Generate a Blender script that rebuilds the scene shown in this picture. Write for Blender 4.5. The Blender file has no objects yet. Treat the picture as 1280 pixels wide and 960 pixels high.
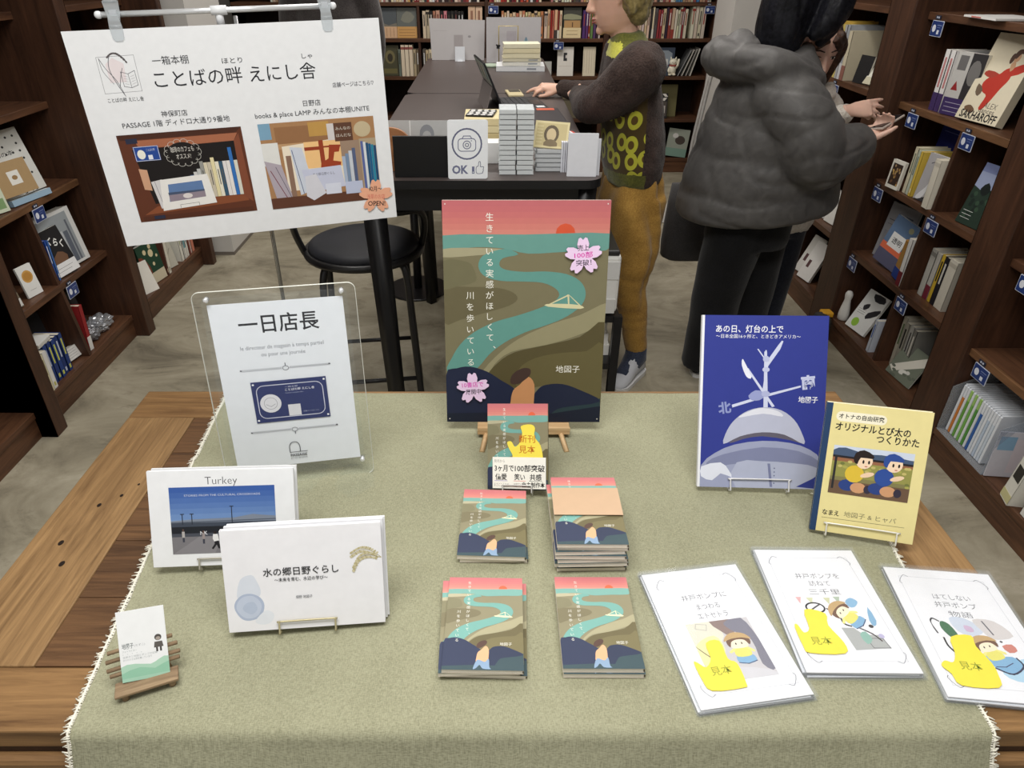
import bpy, bmesh, math, random
from mathutils import Vector, Matrix, Euler, noise
from mathutils.geometry import tessellate_polygon
SC = bpy.context.scene
COL = SC.collection
RNG = random.Random(7)
R = math.radians

# ---------------------------------------------------------------- camera
F_PX, CX_PX = 871.0, 615.0
cam_d = bpy.data.cameras.new('camera')
cam_d.sensor_fit = 'HORIZONTAL'
cam_d.sensor_width = 36.0
cam_d.lens = F_PX / 1280.0 * 36.0
cam_d.shift_x = (640.0 - CX_PX) / 1280.0
cam_d.clip_start = 0.02
cam = bpy.data.objects.new('camera', cam_d)
COL.objects.link(cam)
cam.location = (0, 0, 1.54)
cam.rotation_euler = (R(90) - math.atan2(534.0, F_PX), 0, 0)
SC.camera = cam

# ---------------------------------------------------------------- light
SC.view_settings.view_transform = 'Standard'
SC.view_settings.look = 'None'
SC.view_settings.exposure = 0.0
SC.view_settings.gamma = 1.0
SC.view_settings.use_curve_mapping = False
wd = bpy.data.worlds.new('room_ambient')
SC.world = wd
wd.use_nodes = True
wd.node_tree.nodes['Background'].inputs[0].default_value = (1.0, 0.985, 0.97, 1)
wd.node_tree.nodes['Background'].inputs[1].default_value = 0.5


def area(name, loc, size, size_y, power, col, rot=(0, 0, 0)):
    l = bpy.data.lights.new(name, 'AREA')
    l.shape = 'RECTANGLE'
    l.size, l.size_y, l.energy, l.color = size, size_y, power, col
    o = bpy.data.objects.new(name, l)
    o.location = loc
    o.rotation_euler = rot
    COL.objects.link(o)
    return o


area('ceiling_light_front', (-0.1, 0.35, 2.66), 1.5, 0.7, 44, (1, 0.985, 0.965))
area('ceiling_light_middle', (0.1, 2.6, 2.66), 1.6, 0.5, 10, (1, 0.97, 0.93))
area('shelf_fill_left', (-0.8, 2.5, 2.66), 0.3, 1.6, 14, (1, 0.97, 0.93))  # added fill light to brighten the left bookcases, not a known fixture
area('shelf_fill_right', (0.8, 2.5, 2.66), 0.3, 1.6, 14, (1, 0.97, 0.93))  # matching fill, added only to lift the right-hand shelves
area('ceiling_light_rear', (0.0, 4.7, 2.66), 1.8, 0.5, 33, (1, 0.95, 0.90))


# ---------------------------------------------------------------- materials
def lin(c):
    o = []
    for x in c[:3]:
        x = max(0.0, min(255.0, x)) / 255.0
        o.append(x / 12.92 if x <= 0.04045 else ((x + 0.055) / 1.055) ** 2.4)
    return (o[0], o[1], o[2], 1.0)


_mats = {}


def node_mat(name):
    m = bpy.data.materials.new(name)
    m.use_nodes = True
    return m, m.node_tree.nodes, m.node_tree.links, m.node_tree.nodes['Principled BSDF']


def S(c, rough=0.55, metal=0.0, var=0.05, scale=60.0, bump=0.0, spec=0.35, sheen=0.0):
    """a plain surface with a faint procedural mottling"""
    key = (tuple(c), rough, metal, var, scale, bump, spec, sheen)
    if key in _mats:
        return _mats[key]
    m, n, l, b = node_mat('surface_%d_%d_%d' % tuple(int(x) for x in c[:3]))
    b.inputs['Roughness'].default_value = rough
    b.inputs['Metallic'].default_value = metal
    b.inputs['Specular IOR Level'].default_value = spec
    if sheen:
        b.inputs['Sheen Weight'].default_value = sheen
    tc = n.new('ShaderNodeTexCoord')
    nz = n.new('ShaderNodeTexNoise')
    nz.inputs['Scale'].default_value = scale
    nz.inputs['Detail'].default_value = 3
    l.new(tc.outputs['Object'], nz.inputs['Vector'])
    mx = n.new('ShaderNodeMix')
    mx.data_type = 'RGBA'
    k = lin(c)
    mx.inputs[6].default_value = tuple(x * (1 - var) for x in k[:3]) + (1,)
    mx.inputs[7].default_value = tuple(min(1, x * (1 + var)) for x in k[:3]) + (1,)
    l.new(nz.outputs['Fac'], mx.inputs[0])
    l.new(mx.outputs[2], b.inputs['Base Color'])
    if bump:
        bp = n.new('ShaderNodeBump')
        bp.inputs['Strength'].default_value = bump
        bp.inputs['Distance'].default_value = 0.004
        l.new(nz.outputs['Fac'], bp.inputs['Height'])
        l.new(bp.outputs['Normal'], b.inputs['Normal'])
    _mats[key] = m
    return m


def wood(name, c1, c2, axis='x', scale=9.0, rough=0.5, bump=0.15, spec=0.3, stretch=14.0, fine=0.35):
    key = ('wood', name)
    if key in _mats:
        return _mats[key]
    m, n, l, b = node_mat(name)
    b.inputs['Roughness'].default_value = rough
    b.inputs['Specular IOR Level'].default_value = spec
    tc = n.new('ShaderNodeTexCoord')
    mp = n.new('ShaderNodeMapping')
    sc = {'x': (1, stretch, stretch), 'y': (stretch, 1, stretch), 'z': (stretch, stretch, 1)}[axis]
    mp.inputs['Scale'].default_value = sc
    l.new(tc.outputs['Object'], mp.inputs['Vector'])
    nz = n.new('ShaderNodeTexNoise')
    nz.inputs['Scale'].default_value = scale * 0.35
    nz.inputs['Detail'].default_value = 8
    nz.inputs['Roughness'].default_value = 0.65
    nz.inputs['Distortion'].default_value = 0.8
    l.new(mp.outputs['Vector'], nz.inputs['Vector'])
    n2 = n.new('ShaderNodeTexNoise')
    n2.inputs['Scale'].default_value = 2.6
    n2.inputs['Detail'].default_value = 3
    l.new(tc.outputs['Object'], n2.inputs['Vector'])
    ad = n.new('ShaderNodeMath')
    ad.operation = 'MULTIPLY_ADD'
    ad.inputs[1].default_value = fine
    l.new(n2.outputs['Fac'], ad.inputs[0])
    l.new(nz.outputs['Fac'], ad.inputs[2])
    cr = n.new('ShaderNodeValToRGB')
    cr.color_ramp.elements[0].position = 0.42
    cr.color_ramp.elements[1].position = 0.86
    cr.color_ramp.elements[0].color = lin(c1)
    cr.color_ramp.elements[1].color = lin(c2)
    l.new(ad.outputs[0], cr.inputs['Fac'])
    l.new(cr.outputs['Color'], b.inputs['Base Color'])
    bp = n.new('ShaderNodeBump')
    bp.inputs['Strength'].default_value = bump
    bp.inputs['Distance'].default_value = 0.002
    l.new(nz.outputs['Fac'], bp.inputs['Height'])
    l.new(bp.outputs['Normal'], b.inputs['Normal'])
    _mats[key] = m
    return m


def clear(name, tint=(255, 255, 255), amount=0.93, rough=0.03):
    """thin clear plastic: mostly see-through, with a mirror-like skin"""
    key = ('clear', name)
    if key in _mats:
        return _mats[key]
    m, n, l, b = node_mat(name)
    out = n['Material Output']
    tr = n.new('ShaderNodeBsdfTransparent')
    tr.inputs[0].default_value = lin(tint)
    b.inputs['Base Color'].default_value = lin((225, 228, 230))
    b.inputs['Roughness'].default_value = rough
    fr = n.new('ShaderNodeLayerWeight')
    fr.inputs[0].default_value = 0.25
    pw = n.new('ShaderNodeMath')
    pw.operation = 'POWER'
    pw.inputs[1].default_value = 3.0
    l.new(fr.outputs['Facing'], pw.inputs[0])
    mth = n.new('ShaderNodeMath')
    mth.operation = 'MULTIPLY_ADD'
    mth.use_clamp = True
    mth.inputs[1].default_value = 0.25
    mth.inputs[2].default_value = 1.0 - amount
    l.new(pw.outputs[0], mth.inputs[0])
    mx = n.new('ShaderNodeMixShader')
    l.new(mth.outputs[0], mx.inputs[0])
    l.new(tr.outputs[0], mx.inputs[1])
    l.new(b.outputs[0], mx.inputs[2])
    l.new(mx.outputs[0], out.inputs['Surface'])
    _mats[key] = m
    return m


WHITE = (236, 238, 240)
BLACK = (22, 22, 24)

# ---------------------------------------------------------------- mesh building


class MB:
    def __init__(s):
        s.v, s.f, s.m, s.mats, s.sm = [], [], [], [], []

    def mi(s, mat):
        if not isinstance(mat, bpy.types.Material):
            mat = S(mat)
        if mat not in s.mats:
            s.mats.append(mat)
        return s.mats.index(mat)

    def add(s, vs, fs, mat, smooth=False, M=None):
        b = len(s.v)
        for p in vs:
            p = Vector(p)
            s.v.append(tuple(M @ p) if M is not None else tuple(p))
        k = s.mi(mat)
        for f in fs:
            s.f.append([b + i for i in f])
            s.m.append(k)
            s.sm.append(smooth)

    def poly(s, pts, mat):
        pts = [Vector(p) for p in pts]
        if len(pts) <= 4 and len(pts) < 4:
            s.add(pts, [list(range(len(pts)))], mat)
            return
        tri = tessellate_polygon([pts])
        n0 = Vector((0, 0, 0))
        for i in range(len(pts)):
            n0 += pts[i].cross(pts[(i + 1) % len(pts)])
        fs = []
        for t in tri:
            a, b, c = (pts[i] for i in t)
            fs.append(list(t) if (b - a).cross(c - a).dot(n0) >= 0 else list(t)[::-1])
        s.add(pts, fs, mat)

    def box(s, c, d, mat, M=None, ch=0.0):
        x, y, z = (q / 2 for q in d)
        if ch <= 0:
            vs = [(c[0] + i * x, c[1] + j * y, c[2] + k * z) for i in (-1, 1) for j in (-1, 1) for k in (-1, 1)]
            fs = [(0, 1, 3, 2), (4, 6, 7, 5), (0, 4, 5, 1), (2, 3, 7, 6), (0, 2, 6, 4), (1, 5, 7, 3)]
            s.add(vs, fs, mat, False, M)
            return
        bm = bmesh.new()
        bmesh.ops.create_cube(bm, size=1.0)
        for v in bm.verts:
            v.co = Vector((v.co.x * d[0] + c[0], v.co.y * d[1] + c[1], v.co.z * d[2] + c[2]))
        bmesh.ops.bevel(bm, geom=bm.edges[:], offset=ch, segments=2, affect='EDGES', profile=0.5)
        s.bm(bm, mat, M=M)

    def bm(s, bm, mat, smooth=False, M=None):
        bm.verts.index_update()
        s.add([v.co.copy() for v in bm.verts], [[v.index for v in f.verts] for f in bm.faces], mat, smooth, M)
        bm.free()

    def prism(s, pts, y0, y1, mat, M=None, side=None):
        """outline in (x, z), extruded from y0 (front) to y1 (back)"""
        n = len(pts)
        tri = tessellate_polygon([[Vector((p[0], 0, p[1])) for p in pts]])
        ar = sum(pts[i][0] * pts[(i + 1) % n][1] - pts[(i + 1) % n][0] * pts[i][1] for i in range(n))
        fr, bk = [], []
        for t in tri:
            a, b, c = (pts[i] for i in t)
            cr = (b[0] - a[0]) * (c[1] - a[1]) - (b[1] - a[1]) * (c[0] - a[0])
            t = list(t) if cr > 0 else list(t)[::-1]
            fr.append(t)
            bk.append(t[::-1])
        s.add([(p[0], y0, p[1]) for p in pts], fr, mat, False, M)
        s.add([(p[0], y1, p[1]) for p in pts], bk, mat, False, M)
        vs = [(p[0], y0, p[1]) for p in pts] + [(p[0], y1, p[1]) for p in pts]
        fs = []
        for i in range(n):
            j = (i + 1) % n
            q = [i, n + i, n + j, j]
            fs.append(q if ar > 0 else q[::-1])
        s.add(vs, [f[::-1] for f in fs] if False else fs, side or mat, False, M)

    def loft(s, rings, mat, cap=True, smooth=True, close=True, M=None):
        n = len(rings[0])
        vs = [p for r in rings for p in r]
        fs = []
        for i in range(len(rings) - 1):
            for j in range(n if close else n - 1):
                k = (j + 1) % n
                fs.append([i * n + j, i * n + k, (i + 1) * n + k, (i + 1) * n + j])
        if cap:
            fs.append(list(range(n))[::-1])
            fs.append([(len(rings) - 1) * n + j for j in range(n)])
        s.add(vs, fs, mat, smooth, M)

    def tube(s, pts, r, mat, seg=8, flat=1.0, up=None, M=None, closed=False):
        pts = [Vector(p) for p in pts]
        rs = r if isinstance(r, (list, tuple)) else [r] * len(pts)
        rings = []
        prev = None
        for i, p in enumerate(pts):
            if closed:
                a, b = pts[i - 1], pts[(i + 1) % len(pts)]
            else:
                a, b = pts[max(0, i - 1)], pts[min(len(pts) - 1, i + 1)]
            t = (b - a).normalized()
            if prev is None:
                u = Vector(up) if up else (Vector((0, 0, 1)) if abs(t.z) < 0.9 else Vector((0, 1, 0)))
                u = (u - t * u.dot(t)).normalized()
            else:
                u = (prev - t * prev.dot(t)).normalized()
            prev = u
            w = t.cross(u)
            rr = rs[i]
            ra, rb = rr if isinstance(rr, (list, tuple)) else (rr * flat, rr)
            rings.append([p + u * (ra * math.cos(2 * math.pi * k / seg)) + w * (rb * math.sin(2 * math.pi * k / seg)) for k in range(seg)])
        if closed:
            rings.append(rings[0])
            s.loft(rings, mat, cap=False, M=M)
        else:
            s.loft(rings, mat, M=M)

    def disc(s, c, r, h, mat, seg=32, M=None, ch=0.0):
        """upright cylinder standing on c"""
        prof = [(r - ch, 0), (r, ch), (r, h - ch), (r - ch, h)] if ch else [(r, 0), (r, h)]
        rings = [[(c[0] + q * math.cos(2 * math.pi * k / seg), c[1] + q * math.sin(2 * math.pi * k / seg), c[2] + z) for k in range(seg)] for q, z in prof]
        s.loft(rings, mat, smooth=False, M=M)

    def ball(s, c, r, mat, seg=14, M=None):
        rx, ry, rz = r if isinstance(r, (list, tuple)) else (r, r, r)
        rings = []
        for i in range(1, seg):
            a = math.pi * i / seg
            rings.append([(c[0] + rx * math.sin(a) * math.cos(2 * math.pi * k / seg), c[1] + ry * math.sin(a) * math.sin(2 * math.pi * k / seg), c[2] - rz * math.cos(a)) for k in range(seg)])
        s.loft(rings, mat, M=M)

    def build(s, name, parent=None, loc=None, rot=None, M=None, label=None, recalc=False):
        me = bpy.data.meshes.new(name)
        me.from_pydata(s.v, [], s.f)
        for m in s.mats:
            me.materials.append(m)
        me.polygons.foreach_set('material_index', s.m)
        me.polygons.foreach_set('use_smooth', s.sm)
        me.update()
        if recalc:
            b = bmesh.new()
            b.from_mesh(me)
            bmesh.ops.recalc_face_normals(b, faces=b.faces[:])
            b.to_mesh(me)
            b.free()
        o = bpy.data.objects.new(name, me)
        COL.objects.link(o)
        if parent is not None:
            o.parent = parent
        if M is not None:
            o.matrix_basis = M
        if loc is not None:
            o.location = loc
        if rot is not None:
            o.rotation_euler = rot
        if label:
            o['label'] = label
        return o


def tag(o, label, cat, group=None, kind=None):
    o['label'] = label
    o['category'] = cat
    if group:
        o['group'] = group
    if kind:
        o['kind'] = kind
    return o


def thing(name, label, cat, M=None, loc=None, rot=None, group=None):
    o = bpy.data.objects.new(name, None)
    o.empty_display_size = 0.05
    COL.objects.link(o)
    if M is not None:
        o.matrix_basis = M
    if loc is not None:
        o.location = loc
    if rot is not None:
        o.rotation_euler = rot
    return tag(o, label, cat, group)


def struct(name, mb, **k):
    o = mb.build(name, **k)
    o['kind'] = 'structure'
    return o


def copy_tree(o, parent=None):
    c = o.copy()
    COL.objects.link(c)
    if parent is not None:
        c.parent = parent
    for ch in [x for x in bpy.data.objects if x.parent == o]:
        copy_tree(ch, c)
    return c


def pose(pos, rz=0.0, tilt=0.0, roll=0.0):
    """standing panel frame: x width, z up the panel, -y towards the reader"""
    return Matrix.Translation(pos) @ Matrix.Rotation(R(rz), 4, 'Z') @ Matrix.Rotation(R(tilt), 4, 'X') @ Matrix.Rotation(R(roll), 4, 'Y')


def rrect(w, h, r, cx=0.0, cz=0.0, seg=5):
    o = []
    for sx, sz, a0 in ((1, -1, -90), (1, 1, 0), (-1, 1, 90), (-1, -1, 180)):
        for k in range(seg + 1):
            a = R(a0 + 90.0 * k / seg)
            o.append((cx + sx * (w / 2 - r) + r * math.cos(a), cz + sz * (h / 2 - r) + r * math.sin(a)))
    return o


def spline(pts, closed=True, sub=4):
    n = len(pts)
    o = []
    for i in range(n if closed else n - 1):
        if closed:
            p0, p1, p2, p3 = (pts[(i + k) % n] for k in (-1, 0, 1, 2))
        else:
            p0, p1, p2, p3 = (pts[max(0, min(n - 1, i + k))] for k in (-1, 0, 1, 2))
        for q in range(sub):
            t = q / sub
            o.append(tuple(0.5 * (2 * b + (c - a) * t + (2 * a - 5 * b + 4 * c - d) * t * t + (3 * b - a - 3 * c + d) * t ** 3) for a, b, c, d in zip(p0, p1, p2, p3)))
    if not closed:
        o.append(tuple(pts[-1]))
    return o


# ---------------------------------------------------------------- lettering
_ts = bpy.data.scenes.new('lettering_desk')
_tc = bpy.data.curves.new('lettering', 'FONT')
_tc.resolution_u = 2
_to = bpy.data.objects.new('lettering', _tc)
_ts.collection.objects.link(_to)
_tcache = {}


def glyphs(s, bold=0.0):
    k = (s, bold)
    if k not in _tcache:
        _tc.body = s
        _tc.offset = bold
        vl = _ts.view_layers[0]
        vl.update()
        dg = vl.depsgraph
        dg.update()
        me = bpy.data.meshes.new_from_object(_to.evaluated_get(dg))
        vs = [(v.co.x, v.co.y) for v in me.vertices]
        fs = [list(p.vertices) for p in me.polygons]
        bpy.data.meshes.remove(me)
        _tcache[k] = (vs, fs)
    return _tcache[k]


class Art:
    """flat print on the front of a panel w x h whose face lies at y; (u, v) run 0..1 from the lower left corner"""

    def __init__(s, mb, w, h, y, eps=1.2e-5, M=None):
        s.mb, s.w, s.h, s.y, s.eps, s.k, s.M = mb, w, h, y, eps, 1, M

    def P(s, u, v):
        return ((u - 0.5) * s.w, s.y - s.k * s.eps, v * s.h)

    def poly(s, uv, col, smooth=0, clamp=True):
        if smooth:
            uv = spline(uv, True, smooth)
        if clamp:
            uv = [(min(1, max(0, a)), min(1, max(0, b))) for a, b in uv]
        q = []
        for p in uv:
            if not q or (abs(p[0] - q[-1][0]) + abs(p[1] - q[-1][1])) > 1e-5:
                q.append(p)
        if len(q) > 1 and abs(q[0][0] - q[-1][0]) + abs(q[0][1] - q[-1][1]) < 1e-5:
            q.pop()
        if len(q) < 3:
            return
        ar = sum(q[i][0] * q[(i + 1) % len(q)][1] - q[(i + 1) % len(q)][0] * q[i][1] for i in range(len(q)))
        if ar < 0:
            q = q[::-1]
        b = MB()
        b.poly([s.P(*p) for p in q], col)
        s.mb.add(b.v, b.f, b.mats[0], False, s.M)
        s.k += 1

    def rect(s, u0, v0, u1, v1, col):
        s.poly([(u0, v0), (u1, v0), (u1, v1), (u0, v1)], col)

    def ell(s, u, v, ru, rv, col, n=24, rot=0):
        c, d = math.cos(R(rot)), math.sin(R(rot))
        s.poly([(u + (ru * math.cos(a) * c * s.w - rv * math.sin(a) * d * s.h) / s.w, v + (ru * math.cos(a) * d * s.w + rv * math.sin(a) * c * s.h) / s.h) for a in (2 * math.pi * i / n for i in range(n))], col)

    def line(s, pts, wd, col, closed=False):
        n = len(pts)
        for i in range(n if closed else n - 1):
            a, b = pts[i], pts[(i + 1) % n]
            dx, dy = (b[0] - a[0]) * s.w, (b[1] - a[1]) * s.h
            L = math.hypot(dx, dy) or 1
            ox, oy = -dy / L * wd / 2, dx / L * wd / 2
            ex, ey = dx / L * wd / 2, dy / L * wd / 2
            q = [(a[0] * s.w - ex + ox, a[1] * s.h - ey + oy), (a[0] * s.w - ex - ox, a[1] * s.h - ey - oy), (b[0] * s.w + ex - ox, b[1] * s.h + ey - oy), (b[0] * s.w + ex + ox, b[1] * s.h + ey + oy)]
            k = s.k
            s.poly([(x / s.w, y / s.h) for x, y in q], col)
            s.k = k
        s.k += 1

    def ring(s, u, v, ru, rv, wd, col, n=28):
        s.line([(u + ru * math.cos(2 * math.pi * i / n), v + rv * math.sin(2 * math.pi * i / n)) for i in range(n)], wd, col, True)

    def text(s, u, v, size, body, col, al='l', bold=0.0, rot=0.0, width=None, sx=1.0):
        vs, fs = glyphs(body, bold)
        if not vs:
            return
        x0, x1 = min(p[0] for p in vs), max(p[0] for p in vs)
        kx = size * sx
        if width:
            kx = width * s.w / (x1 - x0)
        off = {'l': x0, 'c': (x0 + x1) / 2, 'r': x1}[al]
        c, d = math.cos(R(rot)), math.sin(R(rot))
        o = []
        for x, y in vs:
            X, Y = (x - off) * kx, y * size
            o.append(((u - 0.5) * s.w + X * c - Y * d, s.y - s.k * s.eps, v * s.h + X * d + Y * c))
        s.mb.add(o, fs, col if isinstance(col, bpy.types.Material) else S(col), False, s.M)
        s.k += 1

    def vtext(s, u, v0, v1, size, body, col, bold=0.0):
        """vertical writing from v0 (top) to v1 (bottom), u = middle of the column"""
        n = len(body)
        st = (v0 - v1) / n
        k = s.k
        for i, ch in enumerate(body):
            s.k = k
            v = v0 - st * (i + 0.5)
            du = 0.0
            if ch in '、。':
                du, v = 0.55 * size / s.w, v + 0.35 * size / s.h
            s.text(u + du, v - 0.36 * size / s.h, size, ch, col, 'c', bold)
        s.k = k + 1


def sakura(b, r, y0, y1, mat, n=5, M=None, cx=0.0, cz=0.0):
    pts = []
    for i in range(n):
        a0 = math.pi / 2 + 2 * math.pi * i / n
        for da, q in ((-36, 0.46), (-26, 0.72), (-14, 0.97), (-7, 1.0), (0, 0.86), (7, 1.0), (14, 0.97), (26, 0.72)):
            a = a0 + R(da)
            pts.append((cx + r * q * math.cos(a), cz + r * q * math.sin(a)))
    b.prism(pts, y0, y1, mat, M)


# ---------------------------------------------------------------- room shell
def floor_mat():
    m, n, l, b = node_mat('mottled_concrete')
    b.inputs['Roughness'].default_value = 0.55
    b.inputs['Specular IOR Level'].default_value = 0.25
    tc = n.new('ShaderNodeTexCoord')
    mp = n.new('ShaderNodeMapping')
    mp.inputs['Scale'].default_value = (1.0, 1.5, 1)
    l.new(tc.outputs['Object'], mp.inputs['Vector'])
    a = n.new('ShaderNodeTexNoise')
    a.inputs['Scale'].default_value = 2.2
    a.inputs['Detail'].default_value = 9
    a.inputs['Roughness'].default_value = 0.68
    a.inputs['Distortion'].default_value = 0.7
    l.new(mp.outputs['Vector'], a.inputs['Vector'])
    cr = n.new('ShaderNodeValToRGB')
    e = cr.color_ramp.elements
    e[0].position, e[0].color = 0.30, lin((114, 107, 92))
    e[1].position, e[1].color = 0.74, lin((198, 190, 171))
    k = e.new(0.47)
    k.color = lin((156, 148, 128))
    k = e.new(0.58)
    k.color = lin((172, 164, 144))
    l.new(a.outputs['Fac'], cr.inputs['Fac'])
    c2 = n.new('ShaderNodeTexNoise')
    c2.inputs['Scale'].default_value = 5.5
    c2.inputs['Detail'].default_value = 6
    c2.inputs['Roughness'].default_value = 0.75
    l.new(mp.outputs['Vector'], c2.inputs['Vector'])
    r2 = n.new('ShaderNodeValToRGB')
    r2.color_ramp.elements[0].position, r2.color_ramp.elements[0].color = 0.28, (0.42, 0.4, 0.38, 1)
    r2.color_ramp.elements[1].position, r2.color_ramp.elements[1].color = 0.44, (1, 1, 1, 1)
    l.new(c2.outputs['Fac'], r2.inputs['Fac'])
    mx = n.new('ShaderNodeMix')
    mx.data_type = 'RGBA'
    mx.blend_type = 'MULTIPLY'
    mx.inputs[0].default_value = 0.8
    l.new(cr.outputs['Color'], mx.inputs[6])
    l.new(r2.outputs['Color'], mx.inputs[7])
    l.new(mx.outputs[2], b.inputs['Base Color'])
    bp = n.new('ShaderNodeBump')
    bp.inputs['Strength'].default_value = 0.1
    l.new(a.outputs['Fac'], bp.inputs['Height'])
    l.new(bp.outputs['Normal'], b.inputs['Normal'])
    return m


b = MB()
b.box((0, 2.4, -0.05), (4.6, 8.0, 0.1), floor_mat())
struct('floor', b)
plaster = S((206, 203, 198), 0.8, var=0.03, scale=8)
b = MB()
b.box((0, 2.4, 2.75), (4.6, 8.0, 0.1), S((232, 230, 226), 0.85))
struct('ceiling', b)
for nm, c, d in (('wall_left', (-2.25, 2.4, 1.35), (0.1, 8.0, 2.7)), ('wall_right', (2.25, 2.4, 1.35), (0.1, 8.0, 2.7)), ('wall_back', (0, 6.45, 1.35), (4.6, 0.1, 2.7))):
    b = MB()
    b.box(c, d, plaster)
    struct(nm, b)
# two square columns in the shelf lines
b = MB()
b.box((-1.77, 4.27, 1.35), (0.42, 0.52, 2.7), plaster)
b.box((-1.77, 4.27, 0.01), (0.424, 0.524, 0.02), S((120, 112, 104)))
struct('column_left', b)
b = MB()
b.box((1.79, 5.36, 1.35), (0.42, 0.42, 2.7), plaster)
struct('column_right', b)
# ---------------------------------------------------------------- display table
T = 0.74
oak_y = wood('oak_along', (104, 77, 49), (164, 130, 88), 'y', 14, 0.5, 0.25, 0.3, 16, 0.3)
oak_x = wood('oak_across', (98, 70, 43), (156, 120, 78), 'x', 14, 0.5, 0.25, 0.3, 16, 0.3)
oak_d = wood('oak_dark_across', (62, 42, 27), (110, 79, 52), 'x', 12, 0.5, 0.25, 0.3, 18, 0.3)
oak_d2 = wood('oak_dark_across_two', (70, 48, 31), (120, 87, 57), 'x', 13, 0.5, 0.25, 0.3, 18, 0.3)
dark_wood = wood('dark_stained_wood', (34, 20, 14), (62, 40, 28), 'z', 8, 0.5, 0.1)
knot = S((30, 18, 10))
tb = thing('display_table', 'low wooden display table with oak plank top under the green cloth', 'table', loc=(0.0, 0.888, 0))
b = MB()
x0, x1, y0, y1 = -0.742, 0.742, -0.388, 0.388
th = 0.034
z = T - th / 2
b.box(((x0 + x1) / 2, y1 - 0.05, z), (x1 - x0, 0.1, th), oak_x, ch=0.003)
b.box(((x0 + x1) / 2, y0 + 0.045, z), (x1 - x0, 0.09, th), oak_x, ch=0.003)
for s in (-1, 1):
    b.box((s * (x1 - 0.068), (y0 + 0.09 + y1 - 0.1) / 2, z), (0.1345, y1 - y0 - 0.192, th), oak_y, ch=0.002)
n = 5
yy0, yy1 = y0 + 0.091, y1 - 0.101
for i in range(n):
    a, c = yy0 + (yy1 - yy0) * i / n, yy0 + (yy1 - yy0) * (i + 1) / n
    b.box((0, (a + c) / 2, z - 0.0008), (2 * (x1 - 0.136), c - a - 0.0012, th), oak_d if i % 2 else oak_d2, ch=0.0012)
for px_, py_, r_ in ((-0.672, 0.02, 0.005), (-0.645, 0.045, 0.004), (-0.69, -0.07, 0.006), (-0.665, -0.115, 0.006), (-0.60, 0.05, 0.003), (-0.628, 0.075, 0.003)):
    b.add([(px_ + r_ * math.cos(t) * 0.7, py_ + r_ * math.sin(t), T + 0.0004) for t in (2 * math.pi * k / 10 for k in range(10))], [list(range(10))], knot)
b.build('tabletop', tb)
b = MB()
b.box((0, y0 + 0.012, T - th - 0.006), (x1 - x0 - 0.02, 0.02, 0.011), dark_wood)
b.box((0, y0 + 0.006, T - th - 0.028), (x1 - x0 + 0.006, 0.034, 0.032), oak_x, ch=0.008)
b.box((0, y1 - 0.012, T - th - 0.028), (x1 - x0 - 0.01, 0.03, 0.03), oak_x, ch=0.004)
for s in (-1, 1):
    b.box((s * (x1 - 0.012), 0, T - th - 0.028), (0.03, y1 - y0 - 0.05, 0.03), oak_y, ch=0.004)
b.build('edge_moulding', tb)
b = MB()
for s in (-1, 1):
    b.box((s * (x1 - 0.08), 0, T - th - 0.1), (0.03, y1 - y0 - 0.16, 0.13), dark_wood)
    b.box((0, s * (y1 - 0.06), T - th - 0.1), (x1 - x0 - 0.15, 0.03, 0.13), dark_wood)
b.build('apron', tb)
for sx in (-1, 1):
    for sy in (-1, 1):
        b = MB()
        b.tube([(sx * (x1 - 0.085), sy * (y1 - 0.075), q) for q in (0, 0.05, 0.1, 0.35, 0.55, 0.7)], [0.026, 0.03, 0.026, 0.034, 0.038, 0.038], dark_wood, 10)
        b.build('leg', tb)


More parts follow.
